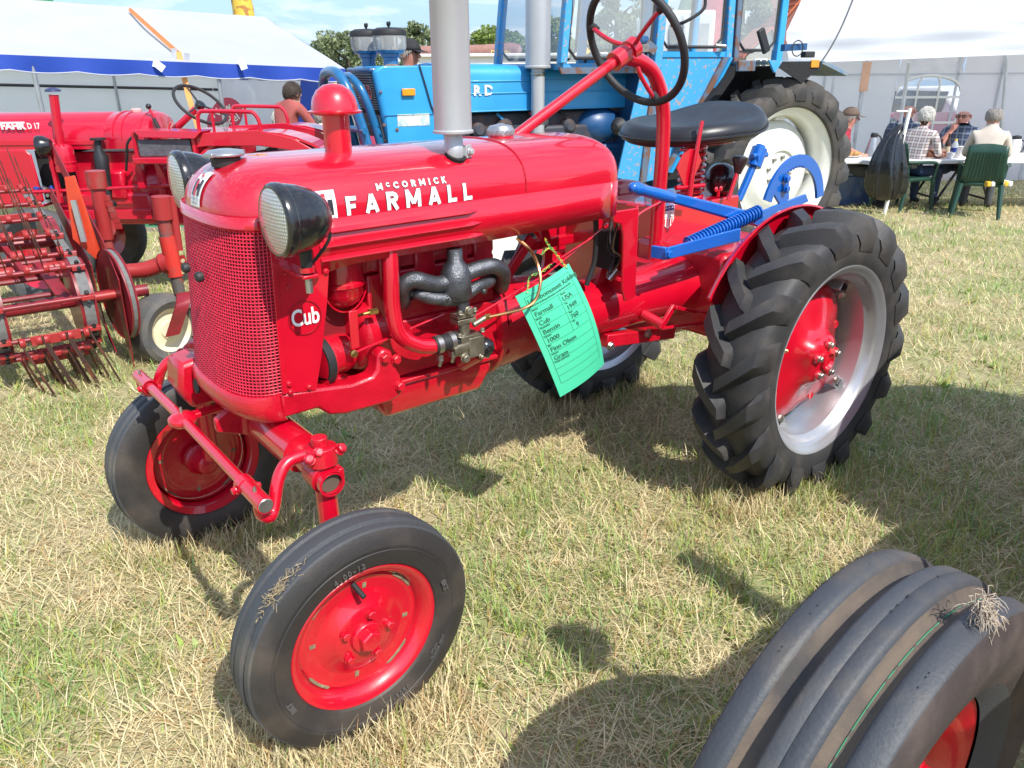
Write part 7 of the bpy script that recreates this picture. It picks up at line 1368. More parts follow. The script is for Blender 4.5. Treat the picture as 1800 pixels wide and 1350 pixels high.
p6 = Vector((5.02, 8.372, -0.154)); p3_ = Vector((4.515, 8.97, -0.18))
def cb(v, dx, dy): return (v.x+dx, v.y+dy, gd(v.y+dy))
chair(cb(p6, 0, 0.12), PI-0.50, 'green plastic chair nearest the viewer, under the man in cream shirt', 0)
chair(cb(p3_, 0.0, 0.15), PI-1.15, 'green plastic chair under the man in checked shirt', 0)
chair((p3_.x-0.35, p3_.y+1.35, gd(p3_.y+1.35)), 0.5, 'dark green plastic chair behind the black rubbish bag', 0)
mk_person('person', 'man with thinning hair in cream T-shirt seated with his back to the viewer', cb(p6, 0.06, 0.22), PI-0.50, seated(0.16), RAD_, HB, tagset(), [SKIN, BEIGE, GREYT, SHOE], hair=(0.62, 112, -0.02), hair_mat=GRH, scl=0.85)
mk_person('person', 'white-haired man in tan checked shirt seated with his back to the viewer', cb(p3_, 0.06, 0.19), PI-1.0, seated(0.12, None, (0.02, -0.02)), RAD_, HB, tagset(), [SKIN, PL1, JEANS, SHOE], hair=(0.48, 116, 0.05), hair_mat=WHH, scl=0.85)
q = Vector((5.5, 9.9, 0.606)); mk_person('person', 'bald man with dark spectacles resting his chin on his hand at the table', (q.x, q.y, gd(q.y)-0.06), -0.62, seated(0.12, dict(elr=(-0.22, -0.32, 0.76), wrr=(-0.09, -0.30, 1.00), har=(-0.03, -0.27, 1.07), head=(0, -0.20, 1.16), jaw=(0, -0.21, 1.105), crown=(0, -0.19, 1.22), neck=(0, -0.17, 1.06))), RAD_, HB, tagset(sleeve='short'), [SKIN2, PL2, JEANS, SHOE], face=(-0.15, -1, -0.15), skinm=SKIN2, glasses=True, hair_mat=GRH, hand_r=[((-0.09, -0.30, 0.99), (0.4, 0.0, 0.9))], scl=0.93)
q = Vector((4.952, 10.3, 0.696)); mk_person('person', 'bald man in dark clothes behind the man in the checked shirt', (q.x, q.y, gd(q.y)-0.03), PI*0.75, seated(0.05), RAD_, HB, tagset(sleeve='long'), [SKIN2, PL2, JEANS, SHOE], skinm=SKIN2, scl=0.93)
q = Vector((3.95, 9.5, 0.209)); mk_person('person', 'seated man in red and grey top and cap, mostly behind the white rimmed wheel', (q.x+0.06, q.y+0.10, gd(q.y)-0.02), 1.15, seated(-0.10, dict(ell=(0.24, 0.0, 0.74), wrl=(0.12, -0.26, 0.66), hal=(0.06, -0.33, 0.64))), RAD_, HB, tagset(), [SKIN2, mat('red_grey_top', (0.32, 0.02, 0.04), 0.8, scale=3, col2=(0.06, 0.065, 0.07), mix=(0.49, 0.51)), GREYT, SHOE], cap=mat('brown_cap', (0.12, 0.08, 0.06), 0.85), hair=(0.4, 108, -0.02), hair_mat=GRH, skinm=SKIN2, scl=0.86)
q = Vector((6.188, 9.6, 0.507)); mk_person('person', 'person at the right edge of the picture with a bare forearm on the table', (q.x+0.18, q.y+0.2, gd(q.y)), 0.5, seated(0.10, dict(elr=(-0.26, -0.28, 0.74), wrr=(-0.36, -0.46, 0.76), har=(-0.42, -0.53, 0.76))), RAD_, HB, tagset(), [SKIN, OFFW, JEANS, SHOE], hair=(0.45, 115, 0.03), hair_mat=GRH, scl=0.88)
tz2 = (4.95, 9.3, 0.372)[2]
TBL = thing('folding_table', 'long white folding table where the people sit under the marquee', 'table', (5.0, 9.45, gd(9.4)), 'V')
TW2 = mat('white_tabletop', (0.72, 0.72, 0.72), 0.4, var=0.04)
MB().prism([(-1.5, -0.30), (2.6, -0.48), (2.6, 0.42), (-1.5, 0.45)], (5.0, 9.35, tz2-0.035), (1, 0, 0), (0, 1, 0), (0, 0, 0.04)).obj('tabletop', TW2, TBL, bevel=0.008)
for x, s_ in ((4.1, 1), (5.15, -1), (5.3, 1), (6.6, -1)):
    for yy in (-0.22, 0.28): MB().tube([(x, 9.35+yy, tz2-0.03), (x+0.28*s_, 9.35+yy, gd(9.4))], 0.015, 8).obj('leg', BLKM, TBL)
    MB().cyl((x+0.2*s_, 9.13, gd(9.4)+0.12), (x+0.2*s_, 9.63, gd(9.4)+0.12), 0.012, n=8).obj('brace', BLKM, TBL)
zt = tz2+0.006
def at_table(v): q = Vector(v); return Vector((q.x, q.y, zt))
q = at_table((4.232, 9.45, 0.459)); t = thing('vacuum_jug', 'conical steel vacuum jug with black lid at the left of the table', 'jug', tuple(q), 'V'); MB().lathe([(0.085, 0), (0.085, 0.01), (0.040, 0.20), (0.036, 0.215)], q, (0, 0, 1), 24).obj('flask', SILV, t); MB().lathe([(0.038, 0.212), (0.040, 0.25), (0.028, 0.262), (0.001, 0.264)], q, (0, 0, 1), 20).obj('lid', BLKM, t); MB().tube(bez([q+Vector((0.03, 0, 0.24)), q+Vector((0.085, 0, 0.20)), q+Vector((0.095, 0, 0.08)), q+Vector((0.075, 0, 0.02))], 5), 0.010, 8).obj('handle', BLKM, t)
q = at_table((3.957, 9.4, 0.427)); t = thing('bread_plate', 'plate of pastries at the left end of the table', 'plate', tuple(q), 'V'); MB().lathe([(0.001, 0.0), (0.10, 0.004), (0.13, 0.018), (0.125, 0.020), (0.09, 0.008)], q, (0, 0, 1), 24).obj('plate', WHITE, t)
for k in range(4): MB().ball(q+Vector((-0.09+0.055*k, 0.01*(-1)**k, 0.035)), 0.04, 12, 8, (1.2, 0.8, 0.7)).obj('bun', mat('golden_bread', (0.45, 0.24, 0.08), 0.7, var=0.3, scale=30), t)
q = at_table((5.136, 9.5, 0.421)); t = thing('beer_bottle', 'brown glass bottle on the table before the man with spectacles', 'bottle', tuple(q), 'V'); MB().lathe([(0.032, 0), (0.033, 0.12), (0.028, 0.15), (0.014, 0.185), (0.013, 0.235), (0.015, 0.24)], q, (0, 0, 1), 18).obj('glass', mat('brown_glass', (0.05, 0.02, 0.01), 0.1, coat=0.5), t); MB().lathe([(0.0335, 0.04), (0.0335, 0.10)], q, (0, 0, 1), 18, cap=False).obj('label', mat('paper_label', (0.45, 0.38, 0.25), 0.8), t)
q = at_table((5.048, 9.48, 0.411)); t = thing('dark_bottle', 'dark bottle standing left of the brown bottle', 'bottle', tuple(q), 'V'); MB().lathe([(0.028, 0), (0.029, 0.10), (0.012, 0.15), (0.012, 0.185)], q, (0, 0, 1), 16).obj('glass', BLK, t)
q = at_table((5.14, 9.35, 0.41)); t = thing('water_bottle', 'clear plastic bottle with blue label and yellow cap on the table', 'bottle', tuple(q), 'V'); MB().lathe([(0.034, 0), (0.035, 0.13), (0.015, 0.175)], q, (0, 0, 1), 18).obj('bottle', mat('clear_plastic', (0.60, 0.66, 0.68), 0.1, alpha=0.6), t); MB().lathe([(0.0355, 0.05), (0.0355, 0.10)], q, (0, 0, 1), 18, cap=False).obj('label', NAVY, t); MB().lathe([(0.014, 0.172), (0.014, 0.195), (0.001, 0.197)], q, (0, 0, 1), 14).obj('cap', mat('yellow_cap', (0.70, 0.50, 0.05), 0.4), t)
q = at_table((5.154, 9.2, 0.4)); t = thing('paper_cup', 'white cone-shaped container in front of the cream shirted man', 'cup', tuple(q), 'V'); MB().lathe([(0.075, 0), (0.05, 0.12), (0.052, 0.125)], q, (0, 0, 1), 20).obj('cup', WHITE, t); 
q = at_table((4.986, 9.15, 0.394)); t = thing('white_mug', 'small white mug beside the brown leather bag', 'mug', tuple(q), 'V'); MB().lathe([(0.03, 0), (0.034, 0.07), (0.031, 0.07), (0.028, 0.01)], q, (0, 0, 1), 18).obj('cup', WHITE, t); MB().tube([q+Vector((0.034+0.016*math.sin(a), 0, 0.035+0.02*math.cos(a))) for a in [PI*i/8 for i in range(9)]], 0.004, 6).obj('handle', WHITE, t)
q = at_table((4.909, 9.3, 0.379)); t = thing('leather_bag', 'brown leather bag lying on the table by the checked shirt', 'bag', tuple(q), 'V'); MB().loft([[q+Vector((x*k, y*k, z)) for x, y in ((-0.13, -0.06), (0, -0.07), (0.13, -0.06), (0.13, 0.06), (0, 0.07), (-0.13, 0.06))] for z, k in ((0, 0.95), (0.03, 1.0), (0.07, 0.9), (0.10, 0.55))]).obj('pouch', mat('brown_leather', (0.14, 0.05, 0.025), 0.5, var=0.25, scale=20, bump=0.2), t, bevel=0.01); MB().tube(bez([q+Vector((-0.1, -0.05, 0.08)), q+Vector((0, -0.09, 0.06)), q+Vector((0.1, -0.05, 0.07))], 5), 0.01, 6).obj('strap', MATS['brown_leather'], t)
q = at_table((5.868, 9.4, 0.412)); t = thing('white_jug', 'white vacuum jug with black lid at the right of the table', 'jug', tuple(q), 'V'); MB().lathe([(0.06, 0), (0.06, 0.15), (0.045, 0.19)], q, (0, 0, 1), 20).obj('body', WHITE, t); MB().lathe([(0.048, 0.185), (0.048, 0.215), (0.02, 0.225)], q, (0, 0, 1), 20).obj('lid', BLKM, t); MB().tube(bez([q+Vector((0.05, 0, 0.17)), q+Vector((0.10, 0, 0.15)), q+Vector((0.10, 0, 0.06)), q+Vector((0.06, 0, 0.03))], 4), 0.008, 6).obj('handle', BLKM, t)
# bin, rubbish bag, pole, cushion
q = Vector((4.067, 9.495, -0.205)); t = thing('storage_box', 'translucent blue plastic storage box on the grass behind the big tyre', 'box', tuple(q), 'V')
BX = mat('blue_plastic', (0.05, 0.10, 0.26), 0.25, coat=0.3, scale=3, col2=(0.10, 0.17, 0.34), mix=(0.4, 0.7)); z0 = gd(q.y)
MB().loft([[(q.x+x*k, q.y+0.15+y*k, z0+z) for x, y in ((-0.27, -0.19), (0.27, -0.19), (0.27, 0.19), (-0.27, 0.19))] for z, k in ((0.0, 0.88), (0.36, 1.0))]).obj('tub', BX, t, bevel=0.02); MB().box((q.x, q.y+0.15, z0+0.375), (0.58, 0.42, 0.03)).obj('lid', mat('pale_blue_lid', (0.22, 0.30, 0.45), 0.3), t, bevel=0.01)
for s_ in (-1, 1): MB().box((q.x+s_*0.285, q.y+0.15, z0+0.33), (0.03, 0.12, 0.03)).obj('grip', BX, t, bevel=0.006)
pl0, pl1 = Vector((4.126, 8.67, -0.169)), Vector((4.229, 8.7, 0.945)); t = thing('bag_stand', 'white pole carrying the rubbish bag beside the green chair', 'pole', tuple(pl0), 'V'); MB().cyl(pl0-Vector((0, 0, 0.1)), pl1, 0.02, n=12).obj('pole', WHITE, t); MB().cyl(pl1-Vector((0, 0, 0.03)), pl1-Vector((0.14, 0, 0.03)), 0.010, n=8).obj('hook', WHITE, t)
t = thing('rubbish_bag', 'black plastic rubbish bag hanging beside the blue box', 'bag', tuple(pl0), 'V'); b = MB(); rg = []
path = [(4.214, 8.75, 0.794), (4.128, 8.72, 0.686), (4.094, 8.7, 0.554), (4.082, 8.68, 0.396), (4.095, 8.68, 0.216), (4.125, 8.7, 0.061), (4.134, 8.72, -0.016)]; wid = [0.05, 0.09, 0.13, 0.17, 0.21, 0.20, 0.12]
rr_ = random.Random(4)
for q, w_ in zip(path, wid): rg.append([Vector(q)+Vector((w_*(1+0.22*math.sin(6*a+len(rg)*0.5)+rr_.uniform(-0.12, 0.12))*math.cos(a), 0.6*w_*(1+0.25*math.sin(7*a+1)+rr_.uniform(-0.1, 0.1))*math.sin(a), rr_.uniform(-0.03, 0.03))) for a in [2*PI*i/36 for i in range(36)]])
b.loft(rg); o = b.obj('sack', mat('bin_liner', (0.012, 0.013, 0.015), 0.22, coat=0.4, bump=0.5, bscale=14), t, smooth=25); sb = o.modifiers.new('s', 'SUBSURF'); sb.levels = 1; sb.render_levels = 1
q = Vector((5.095, 8.35, 0.211)); t = thing('striped_cushion', 'yellow and white striped cushion under the man in cream shirt', 'cushion', tuple(q), 'V')
for k in range(6): MB().box(q+Vector((-0.11+0.045*k, 0.06, 0.0)), (0.0452, 0.28, 0.055)).obj('stripe', mat('cushion_yellow', (0.72, 0.45, 0.05), 0.9) if k % 2 == 0 else WHITE, t, bevel=0.012)

# ================================================================ far background
LEAFM = {}
def leafmat(name, c):
    m = bpy.data.materials.new(name); m.use_nodes = True; t = m.node_tree; bs_ = t.nodes['Principled BSDF']; bs_.inputs['Roughness'].default_value = 0.6; at = t.nodes.new('ShaderNodeAttribute'); at.attribute_name = 'leaf'; t.links.new(at.outputs['Color'], bs_.inputs['Base Color']); tr = t.nodes.new('ShaderNodeBsdfTranslucent'); t.links.new(at.outputs['Color'], tr.inputs[0]); mx = t.nodes.new('ShaderNodeMixShader'); mx.inputs[0].default_value = 0.3; t.links.new(bs_.outputs[0], mx.inputs[1]); t.links.new(tr.outputs[0], mx.inputs[2]); t.links.new(mx.outputs[0], t.nodes['Material Output'].inputs[0]); return m
LM = leafmat('leaves', None); BARK = mat('bark', (0.09, 0.07, 0.05), 0.9, var=0.3, scale=20, bump=0.4)
def tree(px, depth, topz, wid, label, col, seed, n=8000, leaf=0.17, lobes=22):
    r = np.random.default_rng(seed); x0 = (px-900)/1368.2*depth*0.926; gz = ground_drop(depth); h = (topz-gz)*1.14; topz = gz+h; wid *= 1.15
    t = thing('tree', label, 'tree', (x0, depth, gz), 'V', 0, 'trees along the edge of the show field')
    MB().tube([(x0, depth, gz-0.3), (x0+0.1*wid*0.2, depth, gz+h*0.35), (x0, depth, gz+h*0.7), (x0+0.1, depth, gz+h*0.92)], [h*0.035, h*0.026, h*0.013, h*0.004], 8).obj('trunk', BARK, t)
    for k in range(7):
        a = r.uniform(0, 6.28); z = gz+h*r.uniform(0.3, 0.7); L = wid*r.uniform(0.25, 0.45); MB().tube([(x0, depth, z), (x0+L*0.5*math.cos(a), depth+L*0.5*math.sin(a), z+L*0.35), (x0+L*math.cos(a), depth+L*math.sin(a), z+L*0.6)], [h*0.014, h*0.008, h*0.003], 6).obj('limb', BARK, t)
    cs = []
    for k in range(lobes*3):
        a = r.uniform(0, 6.28); zz = r.uniform(0.16, 0.97); prof = math.sqrt(max(0.02, 1-((zz-0.52)/0.50)**2)); rad = wid*0.5*prof*r.uniform(0.25, 1.0)
        cs.append((x0+rad*math.cos(a), depth+rad*math.sin(a), gz+h*zz*0.97, wid*r.uniform(0.07, 0.15)*(1.1-0.4*zz)))
    cs = np.array(cs); i = r.integers(0, len(cs), n); d = r.normal(size=(n, 3)); d /= np.linalg.norm(d, axis=1)[:, None]; q = cs[i, :3]+d*(cs[i, 3]*r.uniform(0.45, 1.05, n)**0.5)[:, None]
    q[:, 2] = np.minimum(q[:, 2], topz); off = np.array([x0, depth, gz]); q = q-off
    u = r.normal(size=(n, 3)); u /= np.linalg.norm(u, axis=1)[:, None]; v = np.cross(u, r.normal(size=(n, 3))); v /= np.linalg.norm(v, axis=1)[:, None]; s = (leaf*r.uniform(0.6, 1.3, n))[:, None]
    V = np.stack([q-u*s, q+v*s*0.45, q+u*s, q-v*s*0.45], 1).reshape(-1, 3); me = bpy.data.meshes.new('crown'); me.vertices.add(4*n); me.vertices.foreach_set('co', V.ravel()); me.loops.add(4*n); me.loops.foreach_set('vertex_index', np.arange(4*n)); me.polygons.add(n); me.polygons.foreach_set('loop_start', np.arange(n)*4); me.polygons.foreach_set('loop_total', np.full(n, 4))
    c = np.array([col])*r.uniform(0.6, 1.5, (n, 1))*(0.75+0.5*r.random((len(cs), 1))[i]); ca = np.ones((n, 4, 4)); ca[:, :, :3] = c[:, None, :]; a_ = me.color_attributes.new('leaf', 'FLOAT_COLOR', 'POINT'); a_.data.foreach_set('color', np.clip(ca, 0, 1).ravel().astype(np.float32)); me.update(calc_edges=True)
    link('crown', me, LM, t, None)
G1, G2, G3 = (0.14, 0.20, 0.07), (0.20, 0.24, 0.12), (0.20, 0.27, 0.06)
tree(571, 62, 2.6, 3.2, 'thin pale tree just right of the party tent roof', G2, 1, 5440, 0.15); tree(618, 58, 2.9, 5.6, 'grey-green bushy tree left of the blue tractor air cleaners', G2, 2, 10200, 0.15)
tree(655, 66, 2.4, 4.2, 'low tree behind the blue tractor air cleaners', G1, 3); tree(741, 56, 3.4, 3.2, 'slender upright tree between air cleaners and silver muffler', G2, 4, 8500, 0.15); tree(775, 60, 2.6, 3.2, 'low bush behind the silver muffler', G1, 5)
tree(893, 54, 3.1, 6.0, 'round leafy green tree between the two exhausts', G3, 6, 11900, 0.15); tree(862, 58, 2.2, 3.2, 'lower dark green bush left of the round tree', G1, 7); tree(985, 54, 3.5, 4.2, 'green tree right of the thin silver exhaust', G3, 8, 10200, 0.15); tree(940, 60, 2.7, 3.6, 'low bush behind the thin silver exhaust', G1, 18)
tree(1085, 48, 5.5, 4.0, 'tall tree seen through the cab windscreen', G2, 9, 10200, 0.15); tree(1150, 56, 4.2, 4.0, 'tree seen behind the cab door pillar', G2, 10); tree(1302, 44, 5.3, 3.6, 'tree seen through the rear cab side window', G2, 11, 10200, 0.15)
tree(1210, 60, 2.2, 5.0, 'low hedge tree seen below the cab door window', G1, 12); tree(530, 70, 1.9, 5.0, 'low trees behind the end of the party tent', G1, 13); tree(1040, 70, 2.4, 5.0, 'low trees seen through the cab front', G1, 14)
# house with red roof
gzh = ground_drop(40); HX = Vector((12.02, 40, 2.703)).x
HS = thing('house', 'brick house with red tiled roof seen through the cab window', 'house', (HX, 41, gzh), 'V')
BRK = mat('brick_wall', (0.26, 0.11, 0.085), 0.85, var=0.25, scale=30); TIL = mat('roof_tiles', (0.50, 0.13, 0.06), 0.8, var=0.2, scale=20); PLS = mat('pale_render', (0.50, 0.50, 0.47), 0.85, var=0.06)
def gablehouse(x0, x1, y0, y1, ze, zr, wm, par):
    b = MB(); b.yz([(y0, gzh), (y1, gzh), (y1, ze), ((y0+y1)/2, zr), (y0, ze)], x0, x1); b.obj('wall', wm, par); ym = (y0+y1)/2
    for s_, yy in ((-1, y0), (1, y1)):
        n_ = 9; L = math.hypot(ym-yy, zr-ze); dv_ = Vector((0, ym-yy, zr-ze))/L
        r_ = MB().loft([[(x0-0.25, yy-dv_.y*0.3+0*s_, ze-dv_.z*0.3+0.04), (x1+0.25, yy-dv_.y*0.3, ze-dv_.z*0.3+0.04), (x1+0.25, yy-dv_.y*0.3, ze-dv_.z*0.3+0.14), (x0-0.25, yy-dv_.y*0.3, ze-dv_.z*0.3+0.14)], [(x0-0.25, ym, zr+0.04), (x1+0.25, ym, zr+0.04), (x1+0.25, ym, zr+0.14), (x0-0.25, ym, zr+0.14)]]).obj('roof', TIL, par)
        for k in range(1, n_): q = Vector((0, yy, ze))+dv_*L*k/n_; MB().bx(x0-0.25, x1+0.25, q.y-0.05, q.y+0.05, q.z+0.12, q.z+0.17).obj('tile_course', TIL, r_)
xa, xb = Vector((12.2, 40, 2.702)).x, Vector((13.81, 40, 2.69)).x
b = MB(); ym = (xa+xb)/2; b.xz([(xa, gzh), (xb, gzh), (xb, 2.9), (ym+0.6, 4.2), (xa, 2.4)], 40, 46); b.obj('wall', BRK, HS)
for P in (((xa-0.3, 2.25), (ym+0.6, 4.3)), ((ym+0.6, 4.3), (xb+0.3, 2.6))):
    (u0, z0_), (u1, z1_) = P; r_ = MB().loft([[(u0, 39.7, z0_), (u0, 46.3, z0_), (u0, 46.3, z0_+0.12), (u0, 39.7, z0_+0.12)], [(u1, 39.7, z1_), (u1, 46.3, z1_), (u1, 46.3, z1_+0.12), (u1, 39.7, z1_+0.12)]]).obj('roof', TIL, HS)
    for k in range(1, 8): uu, zz = u0+(u1-u0)*k/8, z0_+(z1_-z0_)*k/8+0.13; MB().bx(uu-0.03, uu+0.03, 39.7, 46.3, zz, zz+0.03).obj('tile_course', TIL, r_)
MB().box((ym+0.2, 43, 4.2), (0.5, 0.5, 0.8)).obj('chimney', BRK, HS)
HS2 = thing('annexe', 'pale rendered annexe with white window below the red roof', 'house', (xa-1, 37.5, gzh), 'V')
xc, xd = Vector((10.4, 37, 2.609)).x, Vector((11.68, 37, 2.6)).x; xm = (xc+xd)/2
MB().xz([(xc, gzh), (xd, gzh), (xd, 1.75), (xm+0.3, 2.75), (xc, 1.7)], 37, 39.5).obj('wall', PLS, HS2)
for P in (((xc-0.2, 1.62), (xm+0.3, 2.82)), ((xm+0.3, 2.82), (xd+0.2, 1.65))):
    (u0, z0_), (u1, z1_) = P; MB().loft([[(u0, 36.8, z0_), (u0, 39.7, z0_), (u0, 39.7, z0_+0.1), (u0, 36.8, z0_+0.1)], [(u1, 36.8, z1_), (u1, 39.7, z1_), (u1, 39.7, z1_+0.1), (u1, 36.8, z1_+0.1)]]).obj('roof', TIL, HS2)
wn_ = MB().bx(xm-0.25, xm+0.25, 36.97, 37.0, 0.7, 1.6).obj('window', mat('dark_pane', (0.10, 0.12, 0.14), 0.1), HS2)
for dx in (-0.25, 0, 0.25): MB().bx(xm+dx-0.03, xm+dx+0.03, 36.94, 36.97, 0.68, 1.62).obj('frame', WHITE, wn_)
for dz in (0.7, 1.15, 1.6): MB().bx(xm-0.28, xm+0.28, 36.945, 36.965, dz-0.03, dz+0.03).obj('frame', WHITE, wn_)
# white trailer with brown awning roll, behind the blue tractor
g20 = ground_drop(20); TL = thing('food_trailer', 'long white trailer roof with rolled brown awning seen above the blue hood', 'trailer', (0.6, 20, g20), 'V')
tz_ = (0.06, 19.4, 1.624)[2]
MB().bx(-2.4, 2.2, 19.4, 21.6, g20+0.5, tz_).obj('body', WHITE, TL, bevel=0.05); MB().bx(-2.45, 2.25, 19.3, 21.7, tz_-0.03, tz_+0.04).obj('roof', WHITE, TL, bevel=0.02)
MB().tube([(-2.3, 19.5, tz_+0.08), (-0.6, 19.5, tz_+0.09), (0.10, 19.5, tz_+0.11), (0.22, 19.5, tz_+0.10), (0.29, 19.5, tz_+0.08)], [0.13, 0.14, 0.16, 0.13, 0.04], 16).obj('awning_roll', mat('awning_brown', (0.30, 0.15, 0.12), 0.7), TL, smooth=70); text('awning_lettering', 'DAWN', 0.14, mat('awning_yellow', (0.70, 0.55, 0.22), 0.7), TL, M=frame_mat((-0.20, 19.345, tz_+0.05), (1, 0, 0), (0, 0, 1)), bold=0.004)
for x in (-1.4, 1.2): MB().lathe([(0.10, -0.09), (0.32, -0.10), (0.33, 0.1), (0.10, 0.09)], (x, 19.5, g20+0.33), (0, 1, 0), 24).obj('wheel', BLKM, TL)
# inflatables
def infl(name, lab, parts, base): 
    t = thing(name, lab, 'inflatable', base, 'V')
    for n_, m_, P, r_ in parts: MB().tube(P, r_, 18).obj(n_, m_, t, smooth=70)
    return t
YEL = mat('inflatable_yellow', (0.72, 0.45, 0.04), 0.4, var=0.1, bump=0.1, bscale=4); REDI = mat('inflatable_red', (0.60, 0.07, 0.05), 0.4, var=0.1); ORI = mat('inflatable_orange', (0.72, 0.25, 0.07), 0.4, var=0.1); GRI = mat('inflatable_green', (0.03, 0.28, 0.10), 0.4, var=0.1)
D = 17.0; g_ = ground_drop(D)
def col(px, d): return (0.036, 17, -0.663)[0]+(px-900)/1368.2*d*1.06
P = [Vector((-3.917, 17, 1.057)), Vector((-3.985, 17, 0.62)), Vector((-4.042, 17, 0.06))]
t = infl('bouncy_castle', 'red and yellow bouncy castle behind the end of the party tent', [], (P[0].x, D, g_))
for k, (a_, c_) in enumerate((((-4.073, 17, 0.676), (-3.324, 17, 0.67)), ((-4.096, 17, 0.454), (-3.343, 17, 0.449)), ((-4.119, 17, 0.231), (-3.363, 17, 0.225)), ((-4.143, 17, 0.004), (-3.383, 17, -0.001)))): MB().tube([a_, c_], 0.17, 14).obj('wall_tube', (REDI, ORI, REDI, ORI)[k], t, smooth=70)
for k, q in enumerate(((-3.959, 16.8, 0.868), (-3.721, 16.8, 0.953), (-3.499, 16.8, 0.865))): MB().tube([Vector(q)+Vector((0, 0, -0.2)), q, Vector(q)+Vector((0, 0, 0.22)), Vector(q)+Vector((0, 0, 0.34))], [0.14, 0.16, 0.10, 0.02], 14).obj('battlement', YEL, t, smooth=70)
MB().bx(Vector((-4.113, 17, 0.51)).x, Vector((-3.315, 17, 0.504)).x, D+0.2, D+2.5, g_, g_+0.5).obj('bouncing_floor', YEL, t, bevel=0.1)
for px_ in (0, 1): q = Vector(((-4.101, 16.9, 0.181), (-3.348, 16.9, 0.176))[px_]); MB().tube([(q.x, q.y, g_), (q.x, q.y, q.z), (q.x, q.y, q.z+0.9)], 0.16, 14).obj('corner_tower', YEL, t, smooth=70)
q = Vector((-6.808, 22, 2.815)); g22 = ground_drop(22); t = thing('giraffe_column', 'yellow inflatable column with orange patches rising above the party tent', 'inflatable', (q.x, 22, g22), 'V'); GIR = mat('giraffe_print', (0.70, 0.46, 0.06), 0.5, scale=4, col2=(0.38, 0.17, 0.04), mix=(0.52, 0.56)); MB().tube([(q.x, 22, g22), (q.x, 22, 0.8), (q.x+0.03, 22, q.z), (q.x-0.1, 22, q.z+1.4)], [0.5, 0.3, 0.26, 0.22], 20).obj('neck', GIR, t, smooth=70); MB().tube([(q.x-0.1, 22, q.z+1.3), (q.x-0.5, 22, q.z+1.5), (q.x-0.9, 22, q.z+1.35)], [0.28, 0.3, 0.18], 16).obj('head', GIR, t, smooth=70)
q = Vector((-11.87, 22, 2.982)); t = thing('green_inflatable', 'green inflatable top poking above the left end of the tent roof', 'inflatable', (q.x, 22, g22), 'V'); MB().tube([(q.x, 22, g22), (q.x, 22, 1.2), (q.x, 22, q.z), (q.x+0.06, 22, q.z+0.5)], [0.6, 0.45, 0.28, 0.2], 18).obj('trunk', GRI, t, smooth=70); MB().ball((q.x+0.06, 22, q.z+0.6), 0.35, 18, 12).obj('top', GRI, t)
# yellow mast and red inflatable slide seen through the cab
q = Vector((1.36, 15, 1.901)); g15 = ground_drop(15); t = thing('yellow_mast', 'yellow square mast seen through the cab windscreen', 'mast', (q.x, 15, g15), 'V'); MB().bx(q.x-0.10, q.x+0.10, 14.9, 15.1, g15, 3.6).obj('tube', mat('mast_yellow', (0.70, 0.46, 0.06), 0.5, var=0.08), t, bevel=0.01); MB().bx(q.x-0.3, q.x+0.3, 14.7, 15.3, g15, g15+0.08).obj('base_plate', MATS['mast_yellow'], t)
q0, q1_ = Vector((5.647, 24, 1.892)), Vector((5.759, 24, 3.472)); g24 = ground_drop(24); t = thing('red_slide', 'red inflatable slide seen through the cab door window', 'inflatable', (q0.x, 24, g24), 'V'); MB().tube([(q0.x-0.55, 24, g24), (q0.x-0.3, 24, q0.z-0.3), (q0.x+0.05, 24, q0.z+0.7), (q1_.x+0.1, 24, q1_.z), (q1_.x+0.4, 24, q1_.z+1.2)], [0.5, 0.45, 0.40, 0.40, 0.38], 18).obj('slide_tube', mat('slide_red', (0.48, 0.05, 0.07), 0.5, var=0.1), t, smooth=70); MB().tube([(q0.x-1.2, 24.3, g24), (q0.x-0.95, 24.3, q0.z), (q0.x-0.5, 24.3, q1_.z)], [0.2, 0.2, 0.2], 14).obj('side_tube', mat('slide_green', (0.12, 0.20, 0.14), 0.5), t, smooth=70)
q = Vector((4.194, 21, 2.219)); g21 = ground_drop(21); t = thing('white_van', 'tall grey and white van seen through the cab door window', 'van', (q.x, 21, g21), 'V'); MB().bx(q.x-0.55, q.x+0.75, 20.5, 24.5, g21+0.35, 2.6).obj('body', mat('van_white', (0.62, 0.64, 0.65), 0.35, coat=0.4), t, bevel=0.06); MB().bx(q.x-0.35, q.x-0.02, 20.46, 20.5, 1.0, 2.3).obj('rear_window', BLK, t); MB().bx(q.x+0.16, q.x+0.6, 20.46, 20.5, 1.0, 2.3).obj('rear_window', mat('van_grey', (0.30, 0.31, 0.32), 0.4), t)
for x in (-0.4, 0.6): MB().lathe([(0.12, -0.1), (0.33, -0.1), (0.33, 0.1), (0.12, 0.1)], (q.x+x, 21.2, g21+0.33), (1, 0, 0), 22).obj('wheel', BLKM, t)
